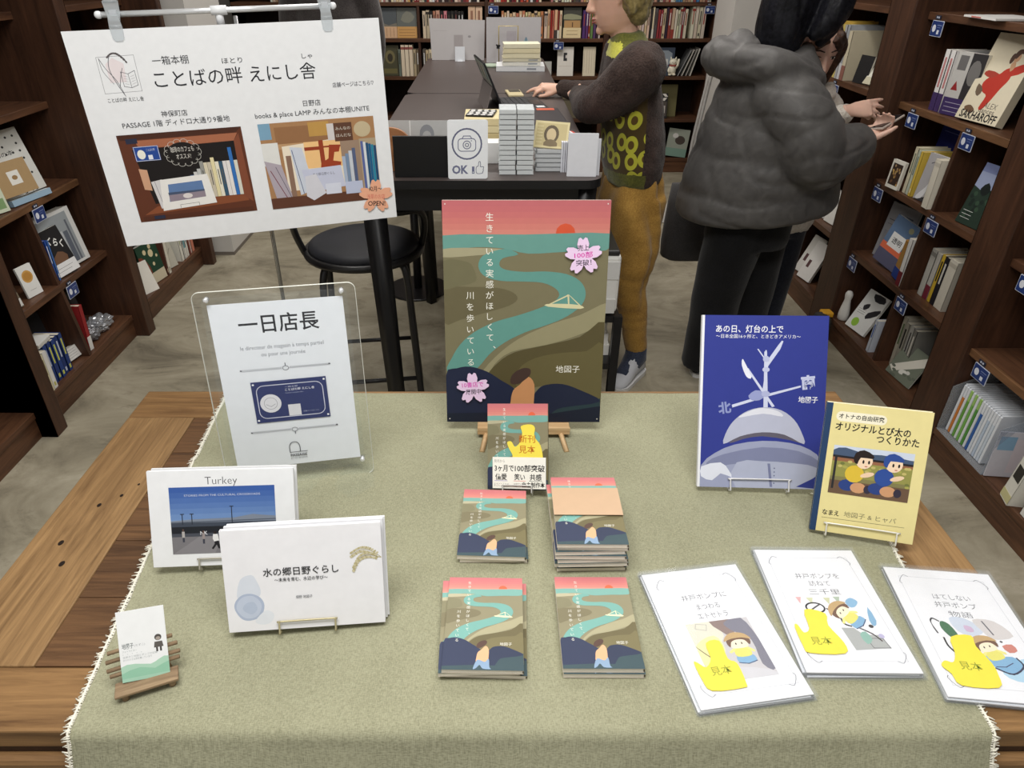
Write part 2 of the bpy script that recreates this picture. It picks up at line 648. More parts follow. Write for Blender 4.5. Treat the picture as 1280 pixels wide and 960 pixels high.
# ---------------------------------------------------------------- cloth with frayed edges
def cloth_mat():
    m, n, l, b = node_mat('sage_linen')
    b.inputs['Roughness'].default_value = 0.9
    b.inputs['Specular IOR Level'].default_value = 0.1
    b.inputs['Sheen Weight'].default_value = 0.15
    tc = n.new('ShaderNodeTexCoord')
    outs = []
    for sc in ((1500, 220, 1), (220, 1500, 1)):
        mp = n.new('ShaderNodeMapping')
        mp.inputs['Scale'].default_value = sc
        l.new(tc.outputs['Object'], mp.inputs['Vector'])
        z = n.new('ShaderNodeTexNoise')
        z.inputs['Scale'].default_value = 1
        z.inputs['Detail'].default_value = 2
        l.new(mp.outputs['Vector'], z.inputs['Vector'])
        outs.append(z)
    ad = n.new('ShaderNodeMath')
    l.new(outs[0].outputs['Fac'], ad.inputs[0])
    l.new(outs[1].outputs['Fac'], ad.inputs[1])
    z = n.new('ShaderNodeTexNoise')
    z.inputs['Scale'].default_value = 9
    z.inputs['Detail'].default_value = 5
    l.new(tc.outputs['Object'], z.inputs['Vector'])
    a2 = n.new('ShaderNodeMath')
    a2.operation = 'MULTIPLY_ADD'
    a2.inputs[1].default_value = 0.35
    l.new(z.outputs['Fac'], a2.inputs[0])
    l.new(ad.outputs[0], a2.inputs[2])
    cr = n.new('ShaderNodeValToRGB')
    cr.color_ramp.elements[0].position, cr.color_ramp.elements[0].color = 0.72, lin((131, 130, 105))
    cr.color_ramp.elements[1].position, cr.color_ramp.elements[1].color = 1.0, lin((166, 165, 138))
    cr.color_ramp.elements[1].position = 1.0
    dv = n.new('ShaderNodeMath')
    dv.operation = 'MULTIPLY'
    dv.inputs[1].default_value = 0.72
    l.new(a2.outputs[0], dv.inputs[0])
    l.new(dv.outputs[0], cr.inputs['Fac'])
    l.new(cr.outputs['Color'], b.inputs['Base Color'])
    bp = n.new('ShaderNodeBump')
    bp.inputs['Strength'].default_value = 0.35
    bp.inputs['Distance'].default_value = 0.001
    l.new(ad.outputs[0], bp.inputs['Height'])
    l.new(bp.outputs['Normal'], b.inputs['Normal'])
    cr.color_ramp.elements[0].position = 0.62
    cr.color_ramp.elements[1].position = 0.98
    return m


def interp(tab, t):
    for (a, va), (c, vc) in zip(tab, tab[1:]):
        if t <= c:
            k = (t - a) / (c - a)
            return va + (vc - va) * max(0, k)
    return tab[-1][1]


LEFT_E = [(0.0, -0.50), (0.45, -0.508), (0.51, -0.511), (0.78, -0.535), (1.0, -0.549), (1.27, -0.566)]
RIGHT_E = [(0.0, 0.60), (0.45, 0.604), (0.536, 0.606), (0.816, 0.633), (1.27, 0.655)]


def cloth_pt(x, t):
    """t runs from the back edge of the table to the lower hem of the front drop"""
    yb, yf, rad = 1.262, 0.505, 0.014
    w = 0.0012 * noise.noise(Vector((x * 6, t * 6, 1.7))) + 0.0008 * noise.noise(Vector((x * 15, t * 15, 4.7)))
    w += 0.0032 * math.exp(-((x - 0.045) / 0.005) ** 2) + 0.0024 * math.exp(-((t - 0.235) / 0.005) ** 2) + 0.0022 * math.exp(-((t - 0.46) / 0.006) ** 2)
    w += 0.0012 * math.exp(-((x + 0.30 - 0.02 * math.sin(t * 9)) / 0.012) ** 2)
    top = T + 0.0035
    L = yb - yf
    if t <= L:
        return Vector((x, yb - t, top + w))
    s = t - L
    if s < rad * 1.57:
        a = s / rad
        return Vector((x, yf - (rad + w) * math.sin(a), top - rad + (rad + w) * math.cos(a)))
    s -= rad * 1.57
    wave = 0.006 * math.sin(x * 16 + 0.8) * min(1, s / 0.12) + 0.004 * math.sin(x * 31) * min(1, s / 0.15)
    return Vector((x + 0.012 * math.sin(s * 12) * (x / 0.6), yf - rad - w * 2 - max(-0.003, wave) - 0.02 * min(1, s / 0.05), top - rad - s))


b = MB()
NX, NT, TT = 150, 130, 1.0
vs, fs = [], []
for j in range(NT + 1):
    t = TT * j / NT
    yq = 1.262 - t
    for i in range(NX + 1):
        l_, r_ = interp(LEFT_E, yq), interp(RIGHT_E, yq)
        l_ += 0.003 * noise.noise(Vector((t * 22, 3.1, 0)))
        vs.append(cloth_pt(l_ + (r_ - l_) * i / NX, t))
for j in range(NT):
    for i in range(NX):
        a = j * (NX + 1) + i
        fs.append([a, a + NX + 1, a + NX + 2, a + 1])
b.add(vs, fs, cloth_mat(), True)
cl = thing('tablecloth', 'sage green linen cloth with frayed white edges spread over the display table', 'tablecloth', loc=(0, 0.9, T))
Mi = Matrix.Translation((0, -0.9, -T))
b.build('fabric', cl, M=Mi)
fm = S((232, 229, 214), 0.9, var=0.08, scale=200)
for tab, sg in ((LEFT_E, -1), (RIGHT_E, 1)):
    b = MB()
    t = 0.0
    while t < TT - 0.01:
        yq = 1.262 - t
        x = interp(tab, yq) + 0.003 * noise.noise(Vector((t * 22, 3.1, 0))) * (1 if sg < 0 else 0)
        p = cloth_pt(x - sg * 0.0015, t)
        ln = 0.005 + 0.006 * RNG.random()
        q = cloth_pt(x + sg * ln, t + RNG.uniform(-0.006, 0.006))
        q.z -= 0.001 * RNG.random() - 0.0006
        mid = (p + q) / 2 + Vector((0, RNG.uniform(-0.002, 0.002), 0.0012))
        b.tube([p + Vector((0, 0, 0.0006)), mid, q], [0.0012, 0.0011, 0.0008], fm, 4)
        t += 0.0022 + 0.0014 * RNG.random()
    b.tube([cloth_pt(interp(tab, 1.262 - TT * k / 90) + sg * 0.002, TT * k / 90) + Vector((0, 0, 0.0008)) for k in range(90)], 0.0016, fm, 5)
    b.build('frayed_fringe', cl, M=Mi, label='white frayed thread fringe along the cut edges')
# ---------------------------------------------------------------- traced outlines of the printed pictures (0..1 on each sheet)
RIVER={
 'sea':[(-0.016,0.855),(0.494,0.859),(1.027,0.863),(1.009,0.801),(0.909,0.787),(0.743,0.786),(0.517,0.778),(0.376,0.799),(0.208,0.806),(-0.008,0.798)],
 'sand':[(-0.008,0.798),(0.208,0.803),(0.376,0.796),(0.331,0.78),(0.187,0.77),(-0.003,0.763)],
 'river':[(0.376,0.799),(0.259,0.777),(0.219,0.748),(0.217,0.711),(0.258,0.679),(0.352,0.661),(0.477,0.658),(0.603,0.653),(0.683,0.629),(0.71,0.6),(0.679,0.57),(0.585,0.539),(0.458,0.508),(0.31,0.477),(0.181,0.43),(0.094,0.374),(0.039,0.31),(0.008,0.249),(0.135,0.238),(0.211,0.27),(0.277,0.327),(0.374,0.383),(0.502,0.43),(0.63,0.462),(0.736,0.493),(0.819,0.532),(0.863,0.57),(0.871,0.616),(0.833,0.661),(0.748,0.691),(0.622,0.702),(0.497,0.7),(0.383,0.709),(0.341,0.729),(0.362,0.759),(0.455,0.775)],
 'hillA':[(-0.004,0.621),(0.164,0.634),(0.331,0.63),(0.425,0.61),(0.453,0.58),(0.394,0.549),(0.246,0.518),(0.097,0.487),(-0.001,0.472)],
 'hillA2':[(-0.001,0.747),(0.145,0.743),(0.186,0.711),(0.195,0.659),(0.08,0.636),(-0.006,0.629)],
 'bandL':[(0.222,0.23),(0.309,0.311),(0.46,0.399),(0.672,0.47),(0.841,0.509),(1.008,0.563),(0.997,0.478),(0.825,0.415),(0.633,0.372),(0.417,0.34),(0.309,0.279),(0.276,0.221)],
 'bandD':[(0.276,0.221),(0.331,0.287),(0.439,0.338),(0.633,0.371),(0.847,0.41),(0.997,0.478),(0.997,0.23),(0.998,0.097),(0.86,0.164),(0.749,0.184),(0.639,0.181),(0.463,0.164)],
 'bandM':[(0.463,0.164),(0.462,0.254),(0.57,0.311),(0.742,0.336),(0.894,0.344),(0.994,0.376),(0.999,0.114),(0.861,0.157),(0.749,0.184),(0.639,0.181)],
 'sun':[(0.678,0.861),(0.684,0.884),(0.706,0.899),(0.734,0.905),(0.765,0.9),(0.788,0.884),(0.795,0.861)],
 'strip':[(0.565,0.072),(0.686,0.097),(0.841,0.106),(0.996,0.117),(1.005,-0.005),(0.566,-0.005)],
 'hillL':[(-0.005,0.229),(0.07,0.262),(0.157,0.27),(0.265,0.246),(0.353,0.205),(0.441,0.164),(0.553,0.08),(0.6,-0.005),(-0.005,-0.005)],
 'hillR':[(0.542,0.097),(0.595,0.164),(0.65,0.184),(0.749,0.187),(0.861,0.159),(0.997,0.102),(0.754,0.072),(0.688,0.046),(0.6,-0.005),(0.533,-0.005)],
 'bottom':[(-0.003,0.043),(0.465,0.05),(0.688,0.043),(0.999,0.08),(1.005,-0.005),(-0.005,-0.005)],
 'hair':[(0.417,0.189),(0.418,0.222),(0.451,0.249),(0.501,0.264),(0.54,0.258),(0.539,0.23),(0.502,0.205),(0.463,0.187)],
 'body':[(0.474,0.184),(0.528,0.222),(0.568,0.184),(0.566,0.097),(0.565,0.06),(0.424,0.06),(0.417,0.105),(0.432,0.156)],
 'deck':[(0.635,0.559),(0.644,0.547),(0.844,0.537),(0.856,0.55),(0.775,0.559)],
 'c1':[(0.648,0.559),(0.765,0.601),(0.767,0.595),(0.661,0.558)],
 'c2':[(0.76,0.601),(0.771,0.601),(0.775,0.553),(0.767,0.553)],
 'c3':[(0.769,0.599),(0.775,0.598),(0.854,0.547),(0.844,0.546)],
 'T1':[(0.28,0.944)],
 'T1e':[(0.283,0.351)],
 'T2':[(0.163,0.61)],
 'T2e':[(0.157,0.286)],
 'A':[(0.703,0.246)],
 'Ae':[(0.867,0.247)],
 'f1':[(0.848,0.769)],
 'f2':[(0.173,0.169)],
}
LIGHT={
 't1':[(0.092,0.918)],
 't1e':[(0.638,0.922)],
 't2':[(0.094,0.882)],
 't2e':[(0.778,0.884)],
 'au':[(0.781,0.513)],
 'aue':[(0.939,0.508)],
 'dome':[(0.185,0.255),(0.215,0.339),(0.28,0.403),(0.38,0.452),(0.514,0.473),(0.65,0.456),(0.755,0.403),(0.817,0.333),(0.844,0.262),(0.682,0.315),(0.5,0.327),(0.32,0.301)],
 'dark':[(0.23,0.259),(0.34,0.341),(0.497,0.375),(0.657,0.354),(0.774,0.3),(0.821,0.266),(0.729,0.284),(0.501,0.304),(0.343,0.285)],
 'base':[(0.007,0.127),(0.119,0.201),(0.276,0.252),(0.503,0.277),(0.73,0.268),(0.892,0.231),(0.992,0.161),(1.0,0.0),(0.0,-0.0)],
 'base2':[(0.052,0.144),(0.188,0.194),(0.505,0.24),(0.802,0.221),(0.976,0.161),(0.968,0.12),(0.784,0.144),(0.51,0.152),(0.236,0.134),(0.077,0.104)],
 'rail':[(0.552,0.145),(0.574,0.145),(0.599,0.008),(0.578,0.008)],
 'shL':[(0.007,0.119),(0.167,0.146),(0.238,0.099),(0.263,0.059),(0.17,0.081),(0.102,0.039),(0.009,0.062)],
 'cor':[(0.793,0.012),(0.927,0.063),(0.988,0.097),(0.995,-0.0)],
 'pole':[(0.491,0.794),(0.513,0.794),(0.537,0.473),(0.501,0.472)],
 'ballA':[(0.482,0.756),(0.497,0.768),(0.519,0.768),(0.535,0.756),(0.53,0.738),(0.49,0.737)],
 'arm1':[(0.242,0.484),(0.532,0.551),(0.798,0.602),(0.798,0.591),(0.537,0.536),(0.248,0.468)],
 'arm2':[(0.344,0.7),(0.367,0.697),(0.593,0.479),(0.57,0.474)],
 'arm3':[(0.516,0.741),(0.604,0.834),(0.629,0.857),(0.642,0.854),(0.619,0.808),(0.527,0.71),(0.501,0.547),(0.483,0.544)],
 'tip2':[(0.315,0.749),(0.333,0.734),(0.396,0.647),(0.37,0.639),(0.342,0.661),(0.312,0.715)],
 'fork':[(0.432,0.808),(0.443,0.809),(0.492,0.763),(0.484,0.759)],
 'fork2':[(0.499,0.802),(0.51,0.802),(0.515,0.764),(0.501,0.764)],
 'north':[(0.141,0.471),(0.186,0.488),(0.242,0.497),(0.248,0.468),(0.222,0.441),(0.154,0.432)],
 'south':[(0.788,0.611),(0.828,0.638),(0.917,0.65),(0.925,0.597),(0.866,0.584),(0.799,0.58)],
 'blot':[(0.375,0.538),(0.43,0.57),(0.486,0.563),(0.51,0.54),(0.467,0.513),(0.404,0.512)],
}
SKY = [(196, 112, 116), (199, 114, 116), (203, 118, 117), (207, 124, 118), (211, 131, 121), (214, 139, 126)]
RCOL = dict(sea=(116, 165, 155), sand=(176, 170, 140), river=(110, 163, 153), hillA=(116, 109, 82), hillA2=(124, 120, 92), bandL=(160, 154, 122), bandD=(98, 90, 60), bandM=(112, 104, 70),
            sun=(220, 98, 66), strip=(52, 72, 78), hillL=(42, 50, 76), hillR=(40, 48, 72), bottom=(34, 42, 60), hair=(82, 64, 58), body=(214, 158, 112), deck=(226, 220, 178))


def river_art(a, full=False, pale=0, text=True, w=0.105):
    """sunset over a winding river, hills below, a bent figure and a little cable bridge"""
    c = {k: tuple(x + pale for x in v) for k, v in RCOL.items()}
    a.rect(0, 0, 1, 1, tuple(x + pale for x in (134, 128, 100)))
    for i in range(6):
        a.rect(0, 0.855 + 0.145 * i / 6, 1, 0.855 + 0.145 * (i + 1) / 6 + 0.0005, tuple(x + pale * 0.7 for x in SKY[5 - i]))
    a.poly(RIVER['sun'], c['sun'])
    for k in ('sea', 'sand', 'hillA', 'hillA2', 'bandL', 'bandD', 'bandM', 'river'):
        a.poly(RIVER[k], c[k], 3)
    lift = 0.0 if not full else 0.05
    for k in ('strip', 'hillL', 'hillR'):
        a.poly([(u, v + (lift if v > 0.02 else 0)) for u, v in RIVER[k]], c[k], 3 if k != 'strip' else 0)
    if full:
        a.poly([(0, 0.035), (0.4, 0.05), (0.7, 0.045), (1, 0.06), (1, 0), (0, 0)], c['strip'])
        sh = lambda k, dy: [(u - 0.0, v + dy) for u, v in RIVER[k]]
        a.poly(sh('body', 0.015), (232, 182, 140), 3)
        a.poly([(0.43, 0.10), (0.52, 0.08), (0.57, 0.11), (0.58, 0.03), (0.60, 0.012), (0.5, 0.015), (0.46, 0.05), (0.42, 0.02), (0.38, 0.012)], (142, 168, 196), 3)
        a.poly(sh('hair', 0.03), (92, 70, 62), 3)
    else:
        a.poly(RIVER['bottom'], c['bottom'])
        a.poly(RIVER['body'], c['body'], 3)
        a.poly(RIVER['hair'], c['hair'], 3)
    for k in ('c1', 'c2', 'c3'):
        a.poly(RIVER[k], c['deck'])
    a.poly(RIVER['deck'], c['deck'], 2)
    if text:
        sz = 0.052 * a.w
        a.vtext(0.282, 0.955, 0.335, sz, '生きている実感がほしくて、', (240, 238, 226))
        a.vtext(0.160, 0.622, 0.265, sz, '川を歩いている', (240, 238, 226))
        a.text(0.703, 0.245, sz, '地図子', (236, 234, 222))


def book(root, w, h, t, cover, edge=(228, 222, 208), spine='r', art=None, spine_col=None, back=None, ct=0.0008):
    """paperback standing in the panel frame: back at y=0, front cover at y=-t"""
    b = MB()
    b.box((0, -ct / 2, h / 2), (w, ct, h), back or cover)
    b.box((0, -t + ct / 2, h / 2), (w, ct, h), cover)
    sx = 1 if spine == 'r' else -1
    b.box((sx * (w / 2 - ct / 2), -t / 2, h / 2), (ct, t - 2 * ct, h), spine_col or cover)
    if art:
        art(Art(b, w, h, -t))
    b.build('cover', root)
    p = MB()
    g = 0.0008
    p.box((-sx * g / 2 - sx * 0.0004, -t / 2, h / 2), (w - 2 * ct - g, t - 2 * ct - 0.0002, h - 2 * g), edge)
    n = max(2, int(t / 0.0022))
    for i in range(1, n):
        y = -t + t * i / n
        dk = tuple(x - 12 for x in edge)
        p.box((-sx * (w / 2 - 0.0009), y, h / 2), (0.0003, 0.00025, h - 2 * g), dk)
        p.box((0, y, g), (w - 0.004, 0.00025, 0.0003), dk)
    p.build('pages', root)


# ---- hanging white sign with its clip stand -------------------------------------------------
sign = thing('sign_board', 'large white notice board with two shelf photos hanging from clips', 'sign', M=pose((-0.511, 1.537, 1.007), 16.33, 0.31, -1.15))
b = MB()
b.box((0, 0.002, 0.21), (0.594, 0.004, 0.42), WHITE)
a = Art(b, 0.594, 0.42, 0.0, 1.5e-5)
INK, GREY = (40, 42, 48), (98, 100, 106)
# ear-of-rice and open-book drawing
a.line([(0.078, 0.89), (0.191, 0.893), (0.189, 0.738), (0.075, 0.735)], 0.0008, (150, 150, 155), True)
a.poly([(0.10, 0.78), (0.15, 0.78), (0.155, 0.86), (0.125, 0.885), (0.10, 0.86)], (232, 222, 224))
a.line(spline([(0.135, 0.72), (0.118, 0.78), (0.108, 0.84), (0.118, 0.893), (0.14, 0.905), (0.16, 0.88), (0.163, 0.865)], False, 4), 0.0012, GREY)
a.line(spline([(0.133, 0.73), (0.12, 0.79), (0.098, 0.84), (0.085, 0.885)], False, 4), 0.001, GREY)
a.line(spline([(0.085, 0.885), (0.088, 0.83), (0.11, 0.775)], False, 4), 0.0008, GREY)
a.line(spline([(0.126, 0.76), (0.135, 0.80), (0.147, 0.84)], False, 4), 0.001, GREY)
for i in range(11):
    t = i / 10
    a.ell(0.112 + 0.052 * t, 0.885 + 0.022 * math.sin(3.0 * t + 0.2) - 0.018 * t * t, 0.0045, 0.004, (90, 84, 84), 8, 40 - 100 * t)
a.line([(0.139, 0.825), (0.16, 0.815), (0.182, 0.828), (0.182, 0.765), (0.161, 0.755), (0.139, 0.762)], 0.0008, GREY, True)
a.line([(0.16, 0.815), (0.161, 0.755)], 0.0008, GREY)
for i in range(4):
    a.line([(0.144, 0.807 - 0.011 * i), (0.156, 0.803 - 0.011 * i)], 0.0004, (160, 160, 164))
    a.line([(0.165, 0.803 - 0.011 * i), (0.178, 0.809 - 0.011 * i)], 0.0004, (160, 160, 164))
a.text(0.077, 0.697, 0.009, 'ことばの畔 えにし舎', INK, width=0.111)
a.text(0.243, 0.848, 0.017, '一箱本棚', INK, width=0.112)
a.text(0.234, 0.752, 0.034, 'ことばの畔', (30, 32, 38), width=0.281)
a.text(0.54, 0.752, 0.034, 'えにし舎', (30, 32, 38), width=0.223)
a.text(0.459, 0.837, 0.012, 'ほとり', INK, width=0.066)
a.text(0.722, 0.840, 0.011, 'しゃ', INK, width=0.036)
a.text(0.814, 0.700, 0.011, '店舗ページはこちら♡', (70, 72, 80), width=0.146)
a.text(0.229, 0.618, 0.013, '神保町店', INK, width=0.084)
a.text(0.099, 0.578, 0.0135, 'PASSAGE 1階 ディドロ大通り9番地', INK, width=0.347)
a.text(0.703, 0.622, 0.013, '日野店', INK, width=0.061)
a.text(0.532, 0.578, 0.0135, 'books & place LAMP みんなの本棚UNITE', INK, width=0.403)


def sub(a0, u0, v0, u1, v1):
    """a picture printed inside a sheet"""
    s = Art(a0.mb, a0.w * (u1 - u0), a0.h * (v1 - v0), a0.y, a0.eps)
    s.k = a0.k
    M = Matrix.Translation(((0.5 * (u0 + u1) - 0.5) * a0.w, 0, v0 * a0.h))
    s.M = M
    if a0.M is not None:
        s.M = a0.M @ M
    return s


# photo one: a brown box shelf with books
p = sub(a, 0.070, 0.118, 0.477, 0.547)
BR, BR2, BR3 = (96, 50, 30), (168, 104, 74), (72, 38, 24)
p.rect(0, 0, 1, 1, BR)
p.poly([(0, 1), (1, 1), (0.95, 0.94), (0.02, 0.94)], BR3)
p.poly([(0.13, 0.93), (0.96, 0.935), (0.92, 0.85), (0.15, 0.84)], BR2)
p.poly([(0.09, 0.83), (0.92, 0.85), (0.91, 0.28), (0.16, 0.2)], (20, 14, 14))
p.poly([(0.05, 0.08), (0.95, 0.14), (0.91, 0.28), (0.17, 0.17)], (136, 76, 46))
p.poly([(0.92, 0.85), (0.97, 0.93), (0.985, 0.12), (0.91, 0.2)], (130, 72, 48))
p.rect(0.03, 0, 0.97, 0.06, (84, 44, 28))
p.rect(0.06, 0.9, 0.15, 0.955, (40, 44, 66))
p.rect(0.10, 0.7, 0.30, 0.865, (36, 72, 150))
p.line([(0.105, 0.705), (0.295, 0.705), (0.295, 0.86), (0.105, 0.86)], 0.001, (210, 214, 226), True)
p.ell(0.155, 0.775, 0.032, 0.052, (238, 236, 224))
p.rect(0.205, 0.715, 0.24, 0.765, (232, 234, 240))
p.text(0.20, 0.81, 0.006, 'ことばの畔', (200, 206, 226), width=0.07)
for i in range(14):
    q = 2 * math.pi * i / 14
    p.ring(0.485 + 0.12 * math.cos(q), 0.76 + 0.115 * math.sin(q), 0.032, 0.042, 0.0007, (210, 208, 200), 10)
p.ell(0.485, 0.76, 0.125, 0.12, (22, 16, 16))
p.text(0.485, 0.775, 0.0125, '珈琲のカフェも', (226, 222, 214), 'c', width=0.19)
p.text(0.485, 0.695, 0.0125, 'オススメ!', (226, 222, 214), 'c', width=0.12)
p.poly([(0.10, 0.62), (0.165, 0.6), (0.165, 0.36), (0.105, 0.38)], (206, 160, 128))
p.poly([(0.17, 0.46), (0.26, 0.48), (0.28, 0.14), (0.2, 0.14)], (214, 212, 212))
p.line([(0.2, 0.46), (0.225, 0.16)], 0.0008, (120, 118, 124))
for i, c_ in enumerate(((70, 100, 140), (206, 206, 204), (190, 192, 190), (150, 150, 144), (216, 206, 180), (200, 190, 170), (228, 216, 170), (232, 226, 206), (54, 86, 110), (226, 222, 220), (230, 226, 222), (50, 112, 184), (216, 214, 200))):
    w_ = 0.032
    u_ = 0.5 + i * w_
    p.rect(u_, 0.22, u_ + w_ - 0.002, 0.5 + 0.13 * min(1, i / 4) + (0.05 if i in (3, 6, 11) else 0) + (0.1 if i == 11 else 0), c_)
    if i in (3, 5, 7, 8):
        p.rect(u_ + 0.011, 0.36, u_ + 0.019, 0.54, (90, 88, 84))
p.poly([(0.21, 0.11), (0.67, 0.15), (0.64, 0.5), (0.245, 0.475)], (236, 234, 230))
p.poly([(0.28, 0.21), (0.59, 0.235), (0.585, 0.43), (0.30, 0.415)], (96, 126, 172))
p.poly([(0.285, 0.21), (0.59, 0.235), (0.59, 0.31), (0.285, 0.30)], (146, 134, 146))
p.poly([(0.285, 0.29), (0.59, 0.305), (0.59, 0.325), (0.285, 0.32)], (70, 84, 110))
p.ell(0.44, 0.265, 0.04, 0.03, (224, 216, 214))
p.line([(0.36, 0.13), (0.36, 0.165), (0.52, 0.175), (0.52, 0.14)], 0.0007, (90, 86, 84))
p.rect(0.12, 0.02, 0.21, 0.062, (40, 44, 66))
# photo two: a pale shelf against an orange-lit window
p = sub(a, 0.534, 0.115, 0.946, 0.55)
p.rect(0, 0, 1, 1, (170, 128, 88))
p.rect(0.13, 0.74, 0.64, 0.95, (150, 108, 72))
p.rect(0, 0.82, 0.1, 1, (124, 164, 190))
p.rect(0.42, 0.82, 0.6, 0.98, (190, 148, 78))
p.rect(0.13, 0.70, 0.68, 0.76, (190, 150, 108))
p.poly([(0.17, 0.73), (0.68, 0.78), (0.68, 0.2), (0.17, 0.2)], (238, 226, 204))
p.rect(0.36, 0.45, 0.68, 0.76, (242, 196, 134))
for q in ((0.49, 0.42, 0.53, 0.77), (0.36, 0.66, 0.5, 0.70), (0.53, 0.68, 0.68, 0.70)):
    p.rect(*q, (150, 60, 32))
p.poly([(0.48, 0.43), (0.66, 0.44), (0.67, 0.50), (0.6, 0.52), (0.62, 0.62), (0.66, 0.62), (0.68, 0.70), (0.58, 0.71), (0.56, 0.55), (0.49, 0.5)], (158, 62, 32))
p.rect(0, 0.52, 0.14, 0.78, (226, 226, 222))
p.poly([(0, 0.58), (0.14, 0.52), (0.2, 0.1), (0.06, 0.06)], (176, 166, 176))
p.line([(0.04, 0.46), (0.16, 0.08)], 0.0016, (116, 44, 58))
p.line([(0.09, 0.5), (0.19, 0.1)], 0.0012, (90, 80, 96))
p.rect(0.19, 0.08, 0.235, 0.62, (140, 110, 92))
p.poly([(0.235, 0.72), (0.34, 0.70), (0.40, 0.2), (0.27, 0.14)], (206, 212, 224))
p.line([(0.25, 0.68), (0.30, 0.16)], 0.0014, (60, 78, 120))
p.rect(0.64, 0.74, 0.80, 0.95, (94, 62, 46))
p.text(0.72, 0.87, 0.008, 'みんなの', (222, 214, 200), 'c', width=0.13)
p.text(0.72, 0.79, 0.008, 'ほんだな', (222, 214, 200), 'c', width=0.13)
p.rect(0.58, 0.76, 0.64, 0.95, (212, 206, 204))
p.ell(0.89, 0.86, 0.075, 0.09, (196, 180, 146))
p.rect(0.68, 0.12, 0.85, 0.74, (156, 132, 112))
for i, c_ in enumerate(((170, 184, 206), (120, 142, 170), (200, 206, 214), (84, 96, 128))):
    p.rect(0.68 + 0.032 * i, 0.2, 0.71 + 0.032 * i, 0.56 + 0.03 * i, c_)
p.rect(0.85, 0.08, 1, 0.75, (176, 158, 130))
for i, c_ in enumerate(((90, 104, 160), (214, 220, 224), (26, 78, 118), (22, 92, 136), (38, 132, 160), (24, 70, 110))):
    p.rect(0.86 + 0.023 * i, 0.14, 0.882 + 0.023 * i, 0.72 - 0.012 * i, c_)
p.rect(0, 0, 1, 0.13, (96, 58, 42))
p.poly([(0.31, 0.44), (0.66, 0.46), (0.68, 0.2), (0.34, 0.16)], (200, 204, 224))
p.text(0.5, 0.36, 0.007, '水の郷日野ぐらし', (80, 82, 100), 'c', width=0.2)
p.poly([(0.33, 0.36), (0.43, 0.38), (0.5, 0.14), (0.38, 0.06), (0.32, 0.12)], (214, 214, 222))
p.rect(0.5, 0.12, 0.64, 0.25, (216, 220, 234))
p.rect(0.68, 0.1, 0.84, 0.25, (190, 198, 222))
b.build('poster_board', sign)
b = MB()
FL = Matrix.Translation((0.4245 * 0.594, 0, 0.130 * 0.42)) @ Matrix.Rotation(R(5), 4, 'Y')
sakura(b, 0.039, -0.0034, -0.0029, (238, 176, 144), M=FL)
s_ = Art(b, 0.08, 0.08, -0.0034, 1.5e-5, FL)
s_.text(0.5, 0.16, 0.0135, '12月〜', (60, 34, 30), 'c', 0.01, width=0.36)
s_.text(0.5, -0.06, 0.0125, '浅草のお店', (214, 104, 92), 'c', 0.0, width=0.52)
s_.text(0.52, -0.27, 0.0155, 'OPEN!', (50, 28, 26), 'c', 0.015, width=0.5)
b.build('flower_sticker', sign, label='salmon orange cherry blossom sticker with handwriting')

chrome = S((196, 198, 200), 0.22, 0.9, 0.02)
wplast = S((226, 228, 230), 0.4)
clip_m = clear('clear_clip_plastic', (236, 240, 242), 0.66, 0.1)
st = thing('sign_stand', 'slim metal floor stand with crossbar and clear clips holding the white notice board', 'sign stand', loc=(-0.512, 1.566, 0))
b = MB()
b.tube([(0, 0, 0.02), (0, 0, 0.75)], 0.0065, chrome, 10)
b.tube([(0, 0, 0.75), (0, 0, 1.44)], 0.0045, chrome, 10)
b.build('pole', st)
Mb = Matrix.Rotation(R(16.33), 4, 'Z') @ Matrix.Translation((0, -0.010, 0)) @ Matrix.Rotation(R(-1.15), 4, 'Y')
b = MB()
b.tube([(-0.216, 0, 1.451), (0.222, 0, 1.451)], 0.0052, S((222, 224, 226), 0.25, 0.5), 10, M=Mb)
for x in (-0.216, 0.222):
    b.ball((x, 0, 1.451), (0.0075, 0.007, 0.007), wplast, 8, M=Mb)
b.build('crossbar', st)
b = MB()
b.tube([(-0.014, 0, 1.451), (0.016, 0, 1.451)], 0.0085, wplast, 10, M=Mb)
b.tube([(0, 0.004, 1.425), (0, 0.004, 1.451)], 0.008, wplast, 10, M=Mb)
b.build('joint', st)
for x in (-0.188, 0.205):
    b = MB()
    b.prism([(x - 0.014, 1.474), (x + 0.014, 1.474), (x + 0.012, 1.452), (x + 0.009, 1.44), (x - 0.009, 1.44), (x - 0.012, 1.452)], -0.012, -0.009, clip_m, Mb)
    b.prism([(x - 0.009, 1.452), (x + 0.009, 1.452), (x + 0.0115, 1.43), (x + 0.010, 1.412), (x + 0.006, 1.407), (x - 0.006, 1.407), (x - 0.010, 1.412), (x - 0.0115, 1.43)], -0.0225, -0.0195, clip_m, Mb)
    b.tube([(x - 0.012, -0.011, 1.474), (x + 0.012, -0.011, 1.474)], 0.003, clip_m, 6, M=Mb)
    b.box((x, -0.006, 1.4535), (0.013, 0.016, 0.010), S((200, 204, 208), 0.3, 0.3), Mb)
    b.tube([(x - 0.01, -0.02, 1.432), (x + 0.01, -0.02, 1.432)], 0.003, clip_m, 6, M=Mb)
    b.build('clip', st, label='clear plastic bulldog clip')
b = MB()
for k in range(3):
    q = R(90 + 120 * k)
    b.tube([(0, 0, 0.05), (0.1 * math.cos(q), 0.1 * math.sin(q), 0.025), (0.2 * math.cos(q), 0.2 * math.sin(q), 0.006)], 0.006, chrome, 8)
b.tube([(0, 0, 0.02), (0, 0, 0.075)], 0.013, wplast, 10)
b.build('foot', st)

